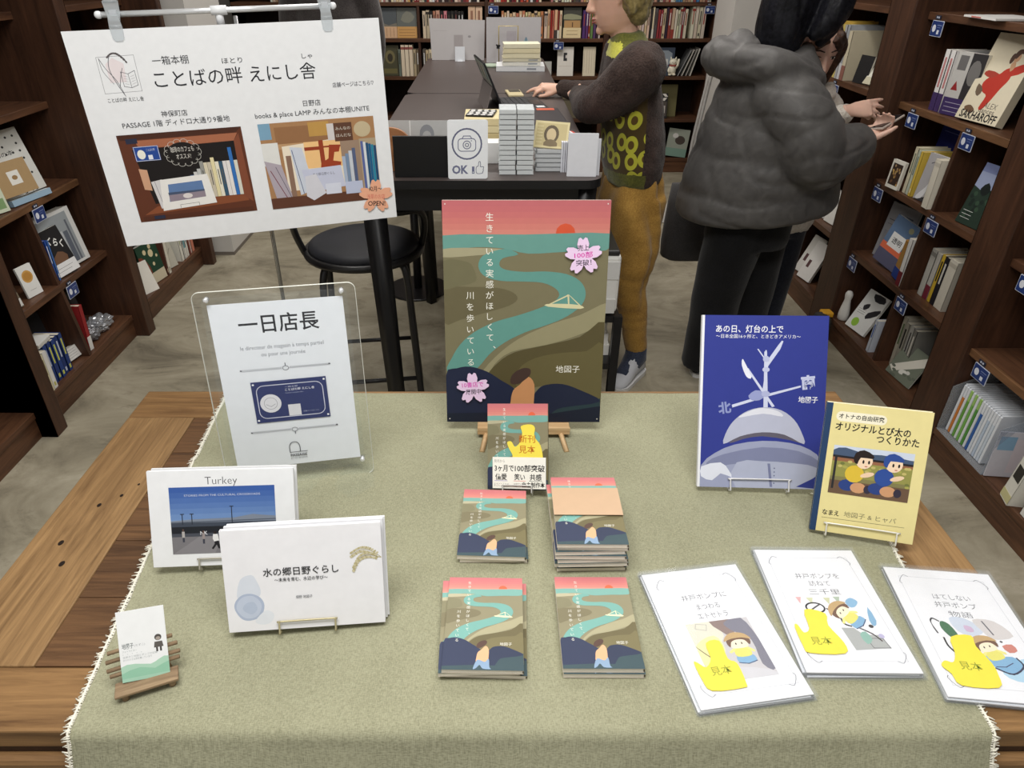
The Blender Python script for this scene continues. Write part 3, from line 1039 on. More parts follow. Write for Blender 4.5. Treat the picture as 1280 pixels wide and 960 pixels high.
# ---- acrylic holder with the one-day shopkeeper sheet ---------------------------------------
acr = clear('clear_acrylic', (253, 254, 254), 0.98, 0.02)
acr_e = S((214, 216, 206), 0.25, spec=0.6)
MA = pose((-0.338, 0.974, 0.779), 10.63, -8.27, 0.14)
ac = thing('acrylic_stand', 'clear acrylic display stand holding the white shopkeeper sheet', 'sign holder', M=MA)
b = MB()
o = rrect(0.252, 0.354, 0.012, 0.0, 0.141)
b.prism(o, 0.0012, 0.0036, acr)
o3 = [(x, -0.0001, z) for x, z in o]
for y in (0.0011, 0.0037):
    b.tube([(x, y, z) for x, z in o], 0.0006, acr_e, 4, closed=True)
b.prism(rrect(0.225, 0.325, 0.008, 0.0, 0.147), -0.0022, -0.0006, acr)
b.build('front_panel', ac)
b = MB()
Mf = Matrix.Rotation(R(8.27), 4, 'X')
b.box((0, -0.012, -0.0362), (0.25, 0.13, 0.003), acr)
b.tube([(-0.125, -0.077, -0.0355), (0.125, -0.077, -0.0355)], 0.0008, acr_e, 4)
b.build('foot', ac, M=Matrix.Rotation(R(8.27), 4, 'X'))
for x, z in ((-0.104, 0.306), (0.104, 0.306), (0.108, -0.004), (-0.108, -0.004)):
    b = MB()
    b.tube([(x, -0.005, z), (x, 0.005, z)], 0.0042, S((220, 222, 224), 0.2, 0.6), 10)
    b.ball((x, -0.005, z), (0.0042, 0.0022, 0.0042), S((236, 238, 240), 0.2, 0.5), 8)
    b.build('stud', ac, label='small silver stud')
sh = thing('notice_sheet', 'white sheet headed with four large black characters over a navy card, in acrylic stand', 'sign', M=MA)
b = MB()
b.box((0, 0.0003, 0.1485), (0.21, 0.0006, 0.297), (238, 240, 246))
a = Art(b, 0.21, 0.297, 0.0, 1.2e-5)
a.text(0.5, 0.835, 0.0335, '一日店長', (26, 26, 34), 'c', 0.013, width=0.60)
a.text(0.5, 0.733, 0.0098, 'le directeur de magasin à temps partiel', (120, 122, 134), 'c', width=0.63)
a.text(0.5, 0.690, 0.0098, 'ou pour une journée', (120, 122, 134), 'c', width=0.335)
for v in (0.615, 0.232):
    for k in range(46):
        u = 0.17 + 0.66 * k / 45
        if abs(u - 0.5) > 0.03:
            a.line([(u - 0.005, v - 0.004), (u + 0.005, v + 0.004)], 0.0007, (120, 120, 130))
    a.line([(0.165, v - 0.006), (0.47, v - 0.006)], 0.0004, (130, 130, 140))
    a.line([(0.53, v - 0.006), (0.835, v - 0.006)], 0.0004, (130, 130, 140))
    a.ring(0.5, v - 0.003, 0.024, 0.013, 0.0008, (90, 90, 100), 8)
    a.ell(0.16, v, 0.007, 0.004, (60, 60, 70), 8)
    a.ell(0.84, v, 0.007, 0.004, (60, 60, 70), 8)
    a.line([(0.5, v + (0.011 if v > 0.5 else -0.016)), (0.5, v + (0.026 if v > 0.5 else -0.03))], 0.0012, (70, 70, 80))
NAVY = (44, 54, 104)
a.rect(0.215, 0.288, 0.797, 0.542, NAVY)
o = [((x / 0.21) + 0.506, z / 0.297 + 0.415) for x, z in rrect(0.108, 0.060, 0.012)]
a.line(o, 0.0013, (214, 216, 232), True)
for u in (0.232, 0.78):
    for v in (0.304, 0.526):
        a.ell(u, v, 0.009, 0.006, (236, 238, 244), 10)
a.ell(0.345, 0.405, 0.082, 0.057, (224, 224, 230))
a.ring(0.345, 0.405, 0.05, 0.036, 0.0007, (150, 150, 160))
a.line([(0.31, 0.40), (0.345, 0.385), (0.38, 0.40)], 0.0007, (140, 140, 150))
a.text(0.47, 0.475, 0.005, 'ことばの畔 えにし舎', (226, 228, 238), width=0.23, bold=0.01)
a.text(0.47, 0.495, 0.003, '一箱本棚', (190, 194, 214), width=0.1)
a.text(0.47, 0.458, 0.003, 'hotori enishi-sha', (170, 176, 204), width=0.14)
a.rect(0.475, 0.318, 0.572, 0.388, (222, 222, 228))
a.text(0.59, 0.335, 0.003, '店舗ページはこちら', (170, 176, 204), width=0.12)
a.line(spline([(0.436, 0.08), (0.436, 0.12), (0.452, 0.142), (0.478, 0.148), (0.504, 0.142), (0.518, 0.12), (0.518, 0.085)], False, 4), 0.0011, (60, 60, 70))
a.line([(0.436, 0.082), (0.575, 0.082)], 0.0009, (60, 60, 70))
a.text(0.436, 0.054, 0.0066, 'PASSAGE', (40, 40, 50), width=0.132, bold=0.02)
a.text(0.436, 0.039, 0.0032, 'BY ALL REVIEWS', (90, 90, 100), width=0.132)
b.build('paper', sh)


# ---- wire stands ---------------------------------------------------------------------------
def wire_stand(M, w, lip, label, col=(226, 226, 222), depth=0.06, t=0.01, group=None, yb=0.003):
    """bent wire: two back arms, two feet and a lip that stops the book; built in the book's own leaning frame"""
    b = MB()
    wm = S(col, 0.3, 0.3)
    r = 0.0013
    h = 0.085
    yf = -t - 0.0032
    b.tube(spline([(-w / 2, yb, h), (-w / 2, yb, 0.01), (-w / 2, yb, -0.004), (-w / 2, yb - 0.004, -0.005), (-w / 2, yf, -0.005), (-w / 2, yf - 0.001, 0.0), (-w / 2, yf, lip), (-w / 2 + 0.003, yf, lip + 0.002), (w / 2 - 0.003, yf, lip + 0.002), (w / 2, yf, lip), (w / 2, yf - 0.001, 0.0), (w / 2, yf, -0.005), (w / 2, yb - 0.004, -0.005), (w / 2, yb, -0.004), (w / 2, yb, 0.01), (w / 2, yb, h)], False, 3), r, wm, 6)
    b.tube([(-w / 2, yb, h), (-w / 2 + 0.004, yb + 0.001, h + 0.003), (w / 2 - 0.004, yb + 0.001, h + 0.003), (w / 2, yb, h)], r, wm, 6)
    Mi = M.inverted()
    ez = Mi.to_3x3() @ Vector((0, 0, 1))
    for s in (-1, 1):
        p = M @ Vector((s * w * 0.45, yb + 0.001, h * 0.95))
        q = Vector((p.x, p.y + depth, T + 0.0080))
        b.tube([p, q], r, wm, 6, M=Mi)
    p = [M @ Vector((s * w * 0.45, yb + 0.001, h * 0.95)) for s in (-1, 1)]
    b.tube([Vector((p[0].x, p[0].y + depth, T + 0.0080)), Vector((p[1].x, p[1].y + depth, T + 0.0080))], r, wm, 6, M=Mi)
    for s in (-1, 1):
        p = M @ Vector((s * w / 2, -t / 2, -0.005))
        b.tube([p, Vector((p.x, p.y, T + 0.0072))], r, wm, 6, M=Mi)
    o = b.build('wire_book_stand', M=M)
    tag(o, label, 'book stand', group)
    return o


# ---- landscape booklet with a harbour photograph --------------------------------------------
M1 = pose((-0.402, 0.760, 0.755), 6.0, -22.4, 2.3)
bk = thing('picture_booklet', 'white landscape booklet with a blue seaside photograph, leaning on a wire stand', 'booklet', M=M1)


def art_harbour(a):
    a.text(0.5, 0.853, 0.017, 'Turkey', (40, 40, 48), 'c', -0.012, width=0.22)
    p = sub(a, 0.14, 0.13, 0.865, 0.83)
    for i in range(7):
        k = i / 6
        p.rect(0, 0.44 + 0.08 * i, 1, 0.52 + 0.08 * i + 0.0005, (118 - 62 * k, 150 - 58 * k, 196 - 32 * k))
    p.text(0.5, 0.86, 0.0045, 'STORIES FROM THE CULTURAL CROSSROADS', (200, 206, 220), 'c', width=0.72)
    p.poly([(0, 0.50), (0.2, 0.52), (0.6, 0.53), (0.78, 0.575), (0.86, 0.56), (1, 0.54), (1, 0.4), (0, 0.4)], (126, 136, 152))
    p.rect(0, 0.40, 1, 0.47, (62, 70, 84))
    p.rect(0, 0.30, 1, 0.41, (26, 30, 38))
    p.line([(0, 0.475), (1, 0.495)], 0.0016, (84, 92, 106))
    for u in (0.11, 0.2, 0.58):
        p.line([(u, 0.45), (u, 0.60 + (0.1 if u > 0.5 else 0))], 0.0013, (40, 46, 58))
        p.line([(u - 0.015, 0.6 + (0.1 if u > 0.5 else 0)), (u + 0.015, 0.6 + (0.1 if u > 0.5 else 0))], 0.0013, (40, 46, 58))
    p.rect(0, 0, 1, 0.31, (120, 118, 122))
    p.poly([(0, 0.0), (0.4, 0), (0.5, 0.30), (0.3, 0.3)], (132, 130, 134))
    p.rect(0.0, 0.26, 1, 0.31, (70, 74, 84))
    p.text(0.27, 0.285, 0.008, 'NK', (214, 216, 220), width=0.07, bold=0.02)
    for u, v, c_ in ((0.11, 0.27, (176, 172, 170)), (0.30, 0.24, (150, 140, 138))):
        p.ell(u, v + 0.09, 0.009, 0.02, (90, 70, 62), 10)
        p.rect(u - 0.013, v - 0.02, u + 0.013, v + 0.07, c_)
        p.rect(u - 0.01, v - 0.09, u + 0.01, v - 0.02, (60, 62, 74))
    p.ell(0.41, 0.31, 0.014, 0.026, (40, 30, 28), 12)
    p.poly([(0.39, 0.29), (0.435, 0.29), (0.445, 0.19), (0.40, 0.17), (0.385, 0.22)], (230, 230, 230))
    p.poly([(0.40, 0.18), (0.44, 0.19), (0.455, 0.07), (0.435, 0.07), (0.42, 0.13), (0.385, 0.06), (0.37, 0.075), (0.40, 0.14)], (26, 26, 32))


book(bk, 0.21, 0.148, 0.006, WHITE, (226, 226, 226), 'l', art_harbour)
wire_stand(M1, 0.075, 0.010, 'silver wire stand under the booklet with the blue seaside photograph', (176, 172, 158), t=0.006, yb=0.0115)
# the spare copy behind it
bk = thing('picture_booklet', 'white landscape booklet tucked directly behind the one with the seaside photograph', 'booklet', M=M1 @ Matrix.Translation((0.003, 0.0068, 0.001)))
b = MB()
b.box((0, 0, 0.074), (0.21, 0.005, 0.148), (228, 229, 230))
b.build('pages', bk)

# ---- landscape booklet about life by the water ----------------------------------------------
M2 = pose((-0.253, 0.648, 0.7525), 6.2, -19.1, 1.1)
bk = thing('picture_booklet', 'white landscape booklet with blue watercolour stain and rice ear, before the seaside one', 'booklet', M=M2)


def art_water(a):
    a.poly([(0.07, 0.36), (0.10, 0.52), (0.17, 0.56), (0.20, 0.50), (0.22, 0.40), (0.2, 0.34), (0.1, 0.33)], (218, 224, 234), 4)
    a.poly([(0.05, 0.22), (0.055, 0.30), (0.1, 0.365), (0.16, 0.375), (0.215, 0.33), (0.235, 0.25), (0.21, 0.15), (0.15, 0.11), (0.09, 0.125)], (178, 190, 212), 4)
    a.poly([(0.062, 0.22), (0.068, 0.29), (0.105, 0.345), (0.16, 0.355), (0.2, 0.315), (0.218, 0.25), (0.196, 0.165), (0.15, 0.13), (0.1, 0.145)], (196, 206, 224), 4)
    a.poly([(0.1, 0.22), (0.12, 0.28), (0.17, 0.29), (0.19, 0.22), (0.15, 0.17)], (184, 196, 216), 4)
    a.poly([(0.17, 0.10), (0.24, 0.2), (0.29, 0.16), (0.27, 0.08), (0.21, 0.06)], (230, 234, 240), 4)
    G, G2 = (188, 178, 136), (206, 198, 164)
    for c0 in ([(0.995, 0.66), (0.93, 0.73), (0.87, 0.745), (0.81, 0.70)], [(0.99, 0.66), (0.92, 0.69), (0.86, 0.66), (0.82, 0.56)]):
        a.line(spline(c0, False, 5), 0.0009, G)
        sp = spline(c0, False, 5)
        for k, (u, v) in enumerate(sp[2:]):
            a.ell(u - 0.004, v + 0.02, 0.011, 0.011, G if k % 2 else G2, 8, 35)
            a.ell(u - 0.006, v - 0.02, 0.011, 0.011, G2 if k % 2 else G, 8, -50)
    a.text(0.245, 0.545, 0.0128, '水の郷日野ぐらし', (26, 28, 32), width=0.475, bold=0.008)
    a.text(0.48, 0.482, 0.0062, '〜未来を育む、水辺の学び〜', (40, 42, 48), 'c', width=0.335, bold=0.006)
    a.text(0.49, 0.305, 0.005, '畑野 地図子', (110, 112, 118), 'c', width=0.105)


book(bk, 0.21, 0.148, 0.007, (240, 240, 243), (226, 226, 228), 'l', art_water)
for i in range(2):
    bk = thing('picture_booklet', ('white landscape booklet directly behind the one with the watercolour stain', 'rearmost white landscape booklet behind the one with the watercolour stain')[i], 'booklet', M=M2 @ Matrix.Translation((0.0025 * (i + 1), 0.0076 + 0.0052 * i, 0.0006 * i)))
    b = MB()
    b.box((0, 0, 0.074), (0.21, 0.0045, 0.148), (232, 233, 236))
    b.build('pages', bk)
wire_stand(M2, 0.075, 0.011, 'brass coloured wire stand under the booklet with the watercolour stain', (186, 176, 140), t=0.007, yb=0.0178)

# ---- big river cover on a small wooden easel ------------------------------------------------
M3 = pose((0.061, 1.121, 0.766), -0.55, -11.9, -0.2)
pn = thing('cover_panel', 'large sunset river cover panel with white vertical title, on a wooden easel', 'display panel', M=M3)
b = MB()
b.box((0, 0.004, 0.21), (0.297, 0.008, 0.42), (206, 196, 184), ch=0.0008)
a = Art(b, 0.297, 0.42, 0.0, 1.5e-5)
river_art(a, pale=-16)
for u, v in ((0.018, 0.985), (0.982, 0.985), (0.982, 0.016), (0.018, 0.016)):
    a.ell(u, v, 0.004, 0.003, (220, 214, 206), 8)
b.build('printed_board', pn)
for (u, v), r, lines, nm in ((RIVER['f1'][0], 0.0335, (('売上', (54, 44, 60), 0.16, 0.30), ('100部', (214, 60, 170), -0.03, 0.50), ('突破！', (54, 44, 60), -0.24, 0.42)), 'pale pink cherry blossom sticker with handwriting, right side'), (RIVER['f2'][0], 0.0315, (('10書店で', (214, 70, 180), 0.05, 0.62), ('展開中', (60, 50, 66), -0.17, 0.44)), 'pale pink cherry blossom sticker with handwriting, lower left')):
    b = MB()
    FL = Matrix.Translation(((u - 0.5) * 0.297, 0, v * 0.42)) @ Matrix.Rotation(R(-4), 4, 'Y')
    sakura(b, r, -0.0048, -0.0040, (234, 206, 236), M=FL)
    s_ = Art(b, 0.066, 0.066, -0.0048, 1.5e-5, FL)
    for body, c_, dv, wd_ in lines:
        s_.text(0.5, dv, 0.0115, body, c_, 'c', 0.012, width=wd_)
    b.build('flower_sticker', pn, label=nm)
pine = wood('pale_pine', (196, 160, 116), (226, 196, 152), 'x', 20, 0.5, 0.05, 0.3, 10, 0.1)
ez = thing('tabletop_easel', 'small pale wooden easel carrying the large river cover panel', 'easel', loc=(0.061, 1.121, T + 0.0045))
b = MB()
b.box((0, -0.008, 0.0145), (0.178, 0.034, 0.012), pine, ch=0.001)
b.box((0, -0.0235, 0.021), (0.178, 0.004, 0.006), pine)
b.build('ledge', ez)
for s in (-1, 1):
    b = MB()
    b.tube([(s * 0.080, -0.068, 0.0), (s * 0.071, -0.014, 0.010), (s * 0.067, 0.022, 0.014), (s * 0.064, 0.034, 0.035), (s * 0.03, 0.096, 0.30)], [0.0052, 0.0052, 0.0052, 0.0052, 0.0045], pine, 4)
    b.build('leg', ez)
b = MB()
b.tube([(0, 0.100, 0.29), (0, 0.15, 0.0)], 0.005, pine, 4)
b.box((0, 0.102, 0.285), (0.09, 0.008, 0.014), pine)
b.build('back_leg', ez)

# ---- sample copy in front of it -------------------------------------------------------------
M4 = pose((0.0459, 0.936, 0.7525), -12.6, -31.9, -6.8)
bk = thing('sample_book', 'small river cover book leaning in front of the big panel, with a yellow kettle sticker', 'book', M=M4)
book(bk, 0.105, 0.148, 0.010, (120, 112, 90), (236, 230, 218), 'r', river_art)
YEL_C = (238, 219, 80)
ORG = (196, 116, 30)


def pump_sticker(o, outline, body, y, w, h, bodycol, pos, size, wd, par, rot=0):
    b = MB()
    pts = [((u - 0.5) * w, v * h) for u, v in spline(outline, True, 3)]
    b.prism(pts, y - 0.0004, y, YEL_C)
    a = Art(b, w, h, y - 0.0004, 1.2e-5)
    for i, ln in enumerate(body):
        a.text(pos[0], pos[1] - i * size * 1.25 / h, size, ln, bodycol, 'c', 0.01, rot, width=wd)
    b.build('sticker', par, label='yellow sticker cut to the outline of a well pump')


pump_sticker(bk, [(0.56, 0.74), (0.72, 0.76), (0.79, 0.72), (0.78, 0.62), (0.88, 0.52), (0.92, 0.38), (0.90, 0.30), (0.45, 0.30), (0.42, 0.40), (0.36, 0.48), (0.33, 0.55), (0.40, 0.56), (0.46, 0.50), (0.55, 0.56), (0.58, 0.66)], ('新刊', '見本'), -0.0112, 0.105, 0.148, ORG, (0.66, 0.555), 0.0145, 0.27, bk)
b = MB()
b.box((0.003, -0.0122, 0.029), (0.0925, 0.0006, 0.054), (240, 238, 228))
a = Art(b, 0.0925, 0.054, -0.0125, 1.2e-5, Matrix.Translation((0.003, 0, 0.002)))
a.text(0.03, 0.83, 0.006, '発売から', (150, 146, 140), width=0.2)
a.text(0.04, 0.56, 0.0125, '3ヶ月で', (24, 22, 22), width=0.36, bold=0.018)
a.text(0.42, 0.56, 0.0125, '100部突破', (24, 22, 22), width=0.56, bold=0.018)
a.text(0.05, 0.29, 0.0115, '偏愛', (24, 22, 22), width=0.22, bold=0.018)
a.text(0.41, 0.29, 0.0115, '笑い', (24, 22, 22), width=0.2, bold=0.018)
a.text(0.70, 0.29, 0.0115, '共感', (24, 22, 22), width=0.22, bold=0.018)
for u0, u1, c_ in ((0.04, 0.28, (120, 110, 190)), (0.40, 0.62, (214, 80, 70)), (0.69, 0.93, (60, 60, 70))):
    a.line([(u0, 0.245), (u1, 0.245)], 0.0007, c_)
a.text(0.03, 0.07, 0.007, 'まさにこんな本', (160, 156, 150), width=0.28)
a.text(0.40, 0.07, 0.007, '地図子の', (140, 136, 130), width=0.15)
a.text(0.56, 0.06, 0.0095, '自主制作本', (24, 22, 22), width=0.42, bold=0.02)
b.build('notice_band', bk, label='white handwritten band across the lower cover')
wire_stand(M4, 0.05, 0.006, 'small clear wire stand behind the sample book with the kettle sticker', (200, 200, 196), depth=0.045, t=0.012)


# ---- stacks of the river paperback ----------------------------------------------------------
def river_stack(cx, cy, rz, n, th, where, group, band=False, jit=1.0):
    z = T + 0.0045
    first = None
    words = ('bottom', 'second from the bottom', 'third from the bottom', 'fourth from the bottom', 'fifth from the bottom', 'sixth from the bottom', 'seventh from the bottom', 'eighth from the bottom')
    for i in range(n):
        top = i == n - 1
        dx, dy, dr = RNG.uniform(-1, 1) * 0.0022 * jit, RNG.uniform(-1, 1) * 0.0022 * jit, RNG.uniform(-1, 1) * 1.3 * jit
        if top:
            dx = dy = dr = 0
        M = Matrix.Translation((cx + dx, cy + dy - 0.0775, z + 0.0002)) @ Matrix.Rotation(R(rz + dr), 4, 'Z') @ Matrix.Rotation(R(-90), 4, 'X')
        pos = 'top copy' if top else (words[i] + ' copy')
        lab = 'sunset river paperback, %s %s' % (pos, where)
        r = thing('river_paperback', lab, 'book', M=M, group='copies of the river paperback')
        book(r, 0.1055, 0.155, th, (206, 198, 182), (244, 238, 226), 'r', lambda a: river_art(a, True, 14), back=(196, 188, 172), spine_col=(116, 110, 92), ct=0.0006)
        if top and band:
            b = MB()
            b.box((0, -th - 0.0028, 0.093), (0.107, 0.0006, 0.064), (206, 174, 142))
            b.box((0.0532, -th / 2 - 0.0010, 0.093), (0.0006, th + 0.003, 0.064), (198, 166, 134))
            b.build('paper_band', r, label='plain kraft paper band')
        z += th + 0.0004


river_stack(-0.001, 0.846, -2.4, 2, 0.0078, 'of the low stack below the small sample book, left', None, jit=2.2)
river_stack(0.149, 0.829, -0.4, 8, 0.0068, 'of the tall stack with the kraft band', None, True, jit=1.6)
river_stack(-0.012, 0.643, -1.2, 3, 0.0068, 'of the skewed three-book stack, front left', None, jit=2.4)
river_stack(0.144, 0.649, -0.2, 2, 0.0078, 'of the neat two-book stack, front right', None, jit=0.9)

# ---- lighthouse magazine --------------------------------------------------------------------
M5 = pose((0.462, 0.942, 0.7525), -4.3, -27.2, -1.4)
bk = thing('lighthouse_book', 'tall royal blue book with a white lighthouse dome and weathervane on its cover', 'book', M=M5)


def art_light(a):
    a.rect(0, 0, 1, 1, (46, 57, 142))
    a.poly(LIGHT['base'], (156, 162, 190), 2)
    a.poly(LIGHT['base2'], (126, 132, 164), 2)
    a.poly([(0.3, 0.0), (0.98, 0.0), (0.98, 0.12), (0.75, 0.15), (0.5, 0.158), (0.3, 0.148)], (174, 180, 202), 2)
    a.poly(LIGHT['dark'], (96, 92, 106), 2)
    a.poly(LIGHT['dome'], (184, 188, 208), 3)
    a.poly([(0.3, 0.41), (0.4, 0.452), (0.5, 0.468), (0.62, 0.452), (0.66, 0.42), (0.5, 0.435)], (222, 224, 234), 3)
    a.poly(LIGHT['shL'], (222, 226, 238), 2)
    a.poly(LIGHT['cor'], (50, 62, 140))
    a.poly(LIGHT['rail'], (118, 124, 158))
    for k in range(5):
        a.ell(0.61, 0.03 + 0.022 * k, 0.006, 0.004, (90, 96, 130), 8)
    for k in ('pole', 'arm1', 'arm2', 'arm3', 'fork', 'fork2'):
        a.poly(LIGHT[k], (206, 212, 236))
    a.poly(LIGHT['blot'], (150, 158, 204), 2)
    a.poly(LIGHT['tip2'], (232, 234, 246), 2)
    a.poly(LIGHT['ballA'], (186, 192, 224), 2)
    a.ell(0.51, 0.69, 0.03, 0.015, (190, 196, 226), 12)
    a.ell(0.515, 0.55, 0.035, 0.018, (176, 182, 218), 12)
    a.text(0.19, 0.44, 0.021, '北', (140, 150, 200), 'c', 0.04, 8)
    a.text(0.86, 0.59, 0.024, '南', (196, 202, 232), 'c', 0.05, 6)
    a.text(0.092, 0.905, 0.0138, 'あの日、灯台の上で', (238, 240, 248), width=0.545, bold=0.014)
    a.text(0.094, 0.871, 0.0074, '〜日本全国16ヶ所と、ときどきアメリカ〜', (232, 234, 246), width=0.685, bold=0.008)
    a.text(0.781, 0.505, 0.0118, '地図子', (238, 240, 248), width=0.158, bold=0.012)


book(bk, 0.21, 0.297, 0.010, (236, 238, 242), (236, 234, 230), 'l', lambda a: art_light(sub(a, 0.02, 0, 1, 1)))
wire_stand(M5, 0.098, 0.014, 'white wire stand under the blue lighthouse book', (236, 236, 238), t=0.010)

# ---- yellow notebook-like book --------------------------------------------------------------
M6 = pose((0.586, 0.824, 0.7525), -18.8, -21.4, -3.7)
bk = thing('yellow_book', 'pale yellow book with a dark blue cloth spine and a photo of two dolls', 'book', M=M6)


def art_yellow(a):
    a.rect(0, 0, 1, 1, (232, 219, 154))
    a.rect(0, 0, 0.062, 1, (34, 62, 98))
    o = [(x / a.w + 0.345, z / a.h + 0.905) for x, z in rrect(0.071, 0.0155, 0.0075)]
    a.poly(o, (246, 240, 214))
    a.text(0.345, 0.892, 0.0086, 'オトナの自由研究', (20, 20, 24), 'c', 0.018, width=0.43)
    a.text(0.111, 0.803, 0.0142, 'オリジナルとび太の', (20, 20, 24), width=0.71, bold=0.022)
    a.text(0.513, 0.738, 0.0142, 'つくりかた', (20, 20, 24), width=0.397, bold=0.022)
    p = sub(a, 0.127, 0.312, 0.890, 0.683)
    p.rect(0, 0, 1, 1, (130, 124, 78))
    p.rect(0, 0.86, 1, 1, (206, 216, 232))
    p.poly([(0, 0.9), (0.15, 0.97), (0.4, 0.88), (0.6, 0.9), (1, 0.85), (1, 0.7), (0, 0.7)], (70, 88, 116), 2)
    p.rect(0, 0.66, 1, 0.78, (150, 100, 70))
    p.rect(0, 0.36, 1, 0.68, (148, 146, 76))
    for k in range(26):
        q = random.Random(k)
        p.ell(q.random(), 0.3 + 0.4 * q.random(), 0.03, 0.03, ((170, 166, 84), (112, 118, 60), (196, 182, 110))[k % 3], 8)
    p.rect(0, 0.0, 1, 0.28, (106, 82, 62))
    p.poly([(0, 0.8), (1, 0.78), (1, 0.74), (0, 0.76)], (30, 28, 34))
    p.rect(0.03, 0.1, 0.06, 0.8, (40, 38, 40))
    for cx, hair, top, slv in ((0.33, (36, 24, 22), (220, 188, 60), (40, 70, 140)), (0.70, (44, 76, 150), (44, 76, 150), (236, 200, 170))):
        p.ell(cx - 0.1, 0.2, 0.11, 0.12, (40, 64, 128), 14)
        p.ell(cx + 0.04, 0.17, 0.1, 0.11, (206, 154, 112), 14)
        p.ell(cx + 0.16, 0.16, 0.05, 0.09, (50, 44, 60), 12)
        p.ell(cx - 0.03, 0.45, 0.12, 0.18, top, 16)
        p.ell(cx + 0.13, 0.46, 0.09, 0.05, (238, 206, 172), 12, 20)
        p.ell(cx + 0.07, 0.74, 0.105, 0.165, (244, 216, 186), 18)
        p.poly([(cx - 0.06, 0.72), (cx - 0.05, 0.88), (cx + 0.05, 0.96), (cx + 0.17, 0.88), (cx + 0.17, 0.80), (cx + 0.02, 0.80), (cx - 0.01, 0.66)], hair, 2)
        p.ell(cx + 0.06, 0.72, 0.013, 0.04, (24, 20, 20), 10)
        p.ell(cx + 0.13, 0.72, 0.013, 0.04, (24, 20, 20), 10)
        p.ell(cx + 0.10, 0.63, 0.02, 0.012, (190, 110, 100), 8)
    a.text(0.103, 0.138, 0.0098, 'なまえ', (24, 24, 26), width=0.165, bold=0.02)
    a.text(0.315, 0.142, 0.0098, '地図子 & ヒャパ', (120, 114, 84), width=0.5)
    a.line([(0.104, 0.112), (0.899, 0.119)], 0.0006, (96, 90, 66))


book(bk, 0.148, 0.21, 0.010, (240, 232, 190), (236, 232, 220), 'l', art_yellow, spine_col=(34, 62, 98))
wire_stand(M6, 0.100, 0.014, 'white wire stand under the pale yellow book', (238, 236, 226), t=0.010)

# ---- picture leaflets in clear sleeves ------------------------------------------------------
sleeve = clear('clear_sleeve', (250, 251, 252), 0.93, 0.04)
ST1 = [(0.303, 0.412), (0.433, 0.416), (0.429, 0.289), (0.49, 0.251), (0.479, 0.119), (0.439, 0.093), (0.161, 0.101), (0.118, 0.18), (0.115, 0.293), (0.147, 0.289), (0.204, 0.252), (0.281, 0.306)]
ST2 = [(0.225, 0.461), (0.404, 0.43), (0.377, 0.338), (0.443, 0.209), (0.406, 0.129), (0.101, 0.131), (0.065, 0.177), (0.065, 0.328), (0.099, 0.34), (0.124, 0.281), (0.192, 0.315)]
ST3 = [(0.285, 0.427), (0.472, 0.451), (0.462, 0.369), (0.515, 0.259), (0.512, 0.17), (0.457, 0.084), (0.157, 0.078), (0.122, 0.153), (0.072, 0.206), (0.122, 0.244), (0.187, 0.237), (0.246, 0.309)]


def girl(a, u, v, s, lean=0, hat=True):
    """a watercolour child: straw hat, yellow shirt, blue skirt"""
    P = lambda x, y: (u + (x * math.cos(R(lean)) - y * math.sin(R(lean))) * s, v + (x * math.sin(R(lean)) + y * math.cos(R(lean))) * s * a.w / a.h)
    L = lambda pts: [P(*q) for q in pts]
    a.poly(L([(-0.5, -0.2), (0.5, -0.2), (0.65, -0.75), (0, -0.9), (-0.6, -0.75)]), (132, 178, 212), 3)
    a.line(L([(-0.6, -0.75), (0, -0.9), (0.65, -0.75)]), 0.0012, (64, 72, 110))
    a.poly(L([(-0.45, 0.3), (0.45, 0.3), (0.5, -0.3), (-0.5, -0.3)]), (232, 224, 112), 3)
    a.poly(L([(-0.4, 0.25), (-0.8, 0.0), (-0.9, 0.15), (-0.4, 0.4)]), (240, 232, 140), 2)
    a.poly(L([(0.4, 0.25), (0.75, -0.1), (0.85, 0.05), (0.45, 0.4)]), (240, 232, 140), 2)
    a.poly(L([(-0.5, 0.35), (0.5, 0.35), (0.6, 0.75), (0.4, 1.0), (-0.4, 1.0), (-0.6, 0.75)]), (250, 236, 206), 3)
    a.poly(L([(-0.68, 0.45), (-0.45, 0.85), (0.0, 1.0), (0.5, 0.9), (0.72, 0.5), (0.9, 0.9), (0.5, 1.25), (-0.4, 1.3), (-0.8, 0.9)]), (112, 76, 52), 3)
    if hat:
        a.poly(L([(-0.95, 0.95), (-0.4, 1.1), (0.4, 1.12), (1.0, 0.92), (0.7, 1.4), (0, 1.6), (-0.6, 1.4)]), (198, 164, 112), 3)
    for x in (-0.2, 0.22):
        e = P(x, 0.68)
        a.ell(e[0], e[1], 0.05 * s, 0.09 * s * a.w / a.h, (40, 34, 34), 8)


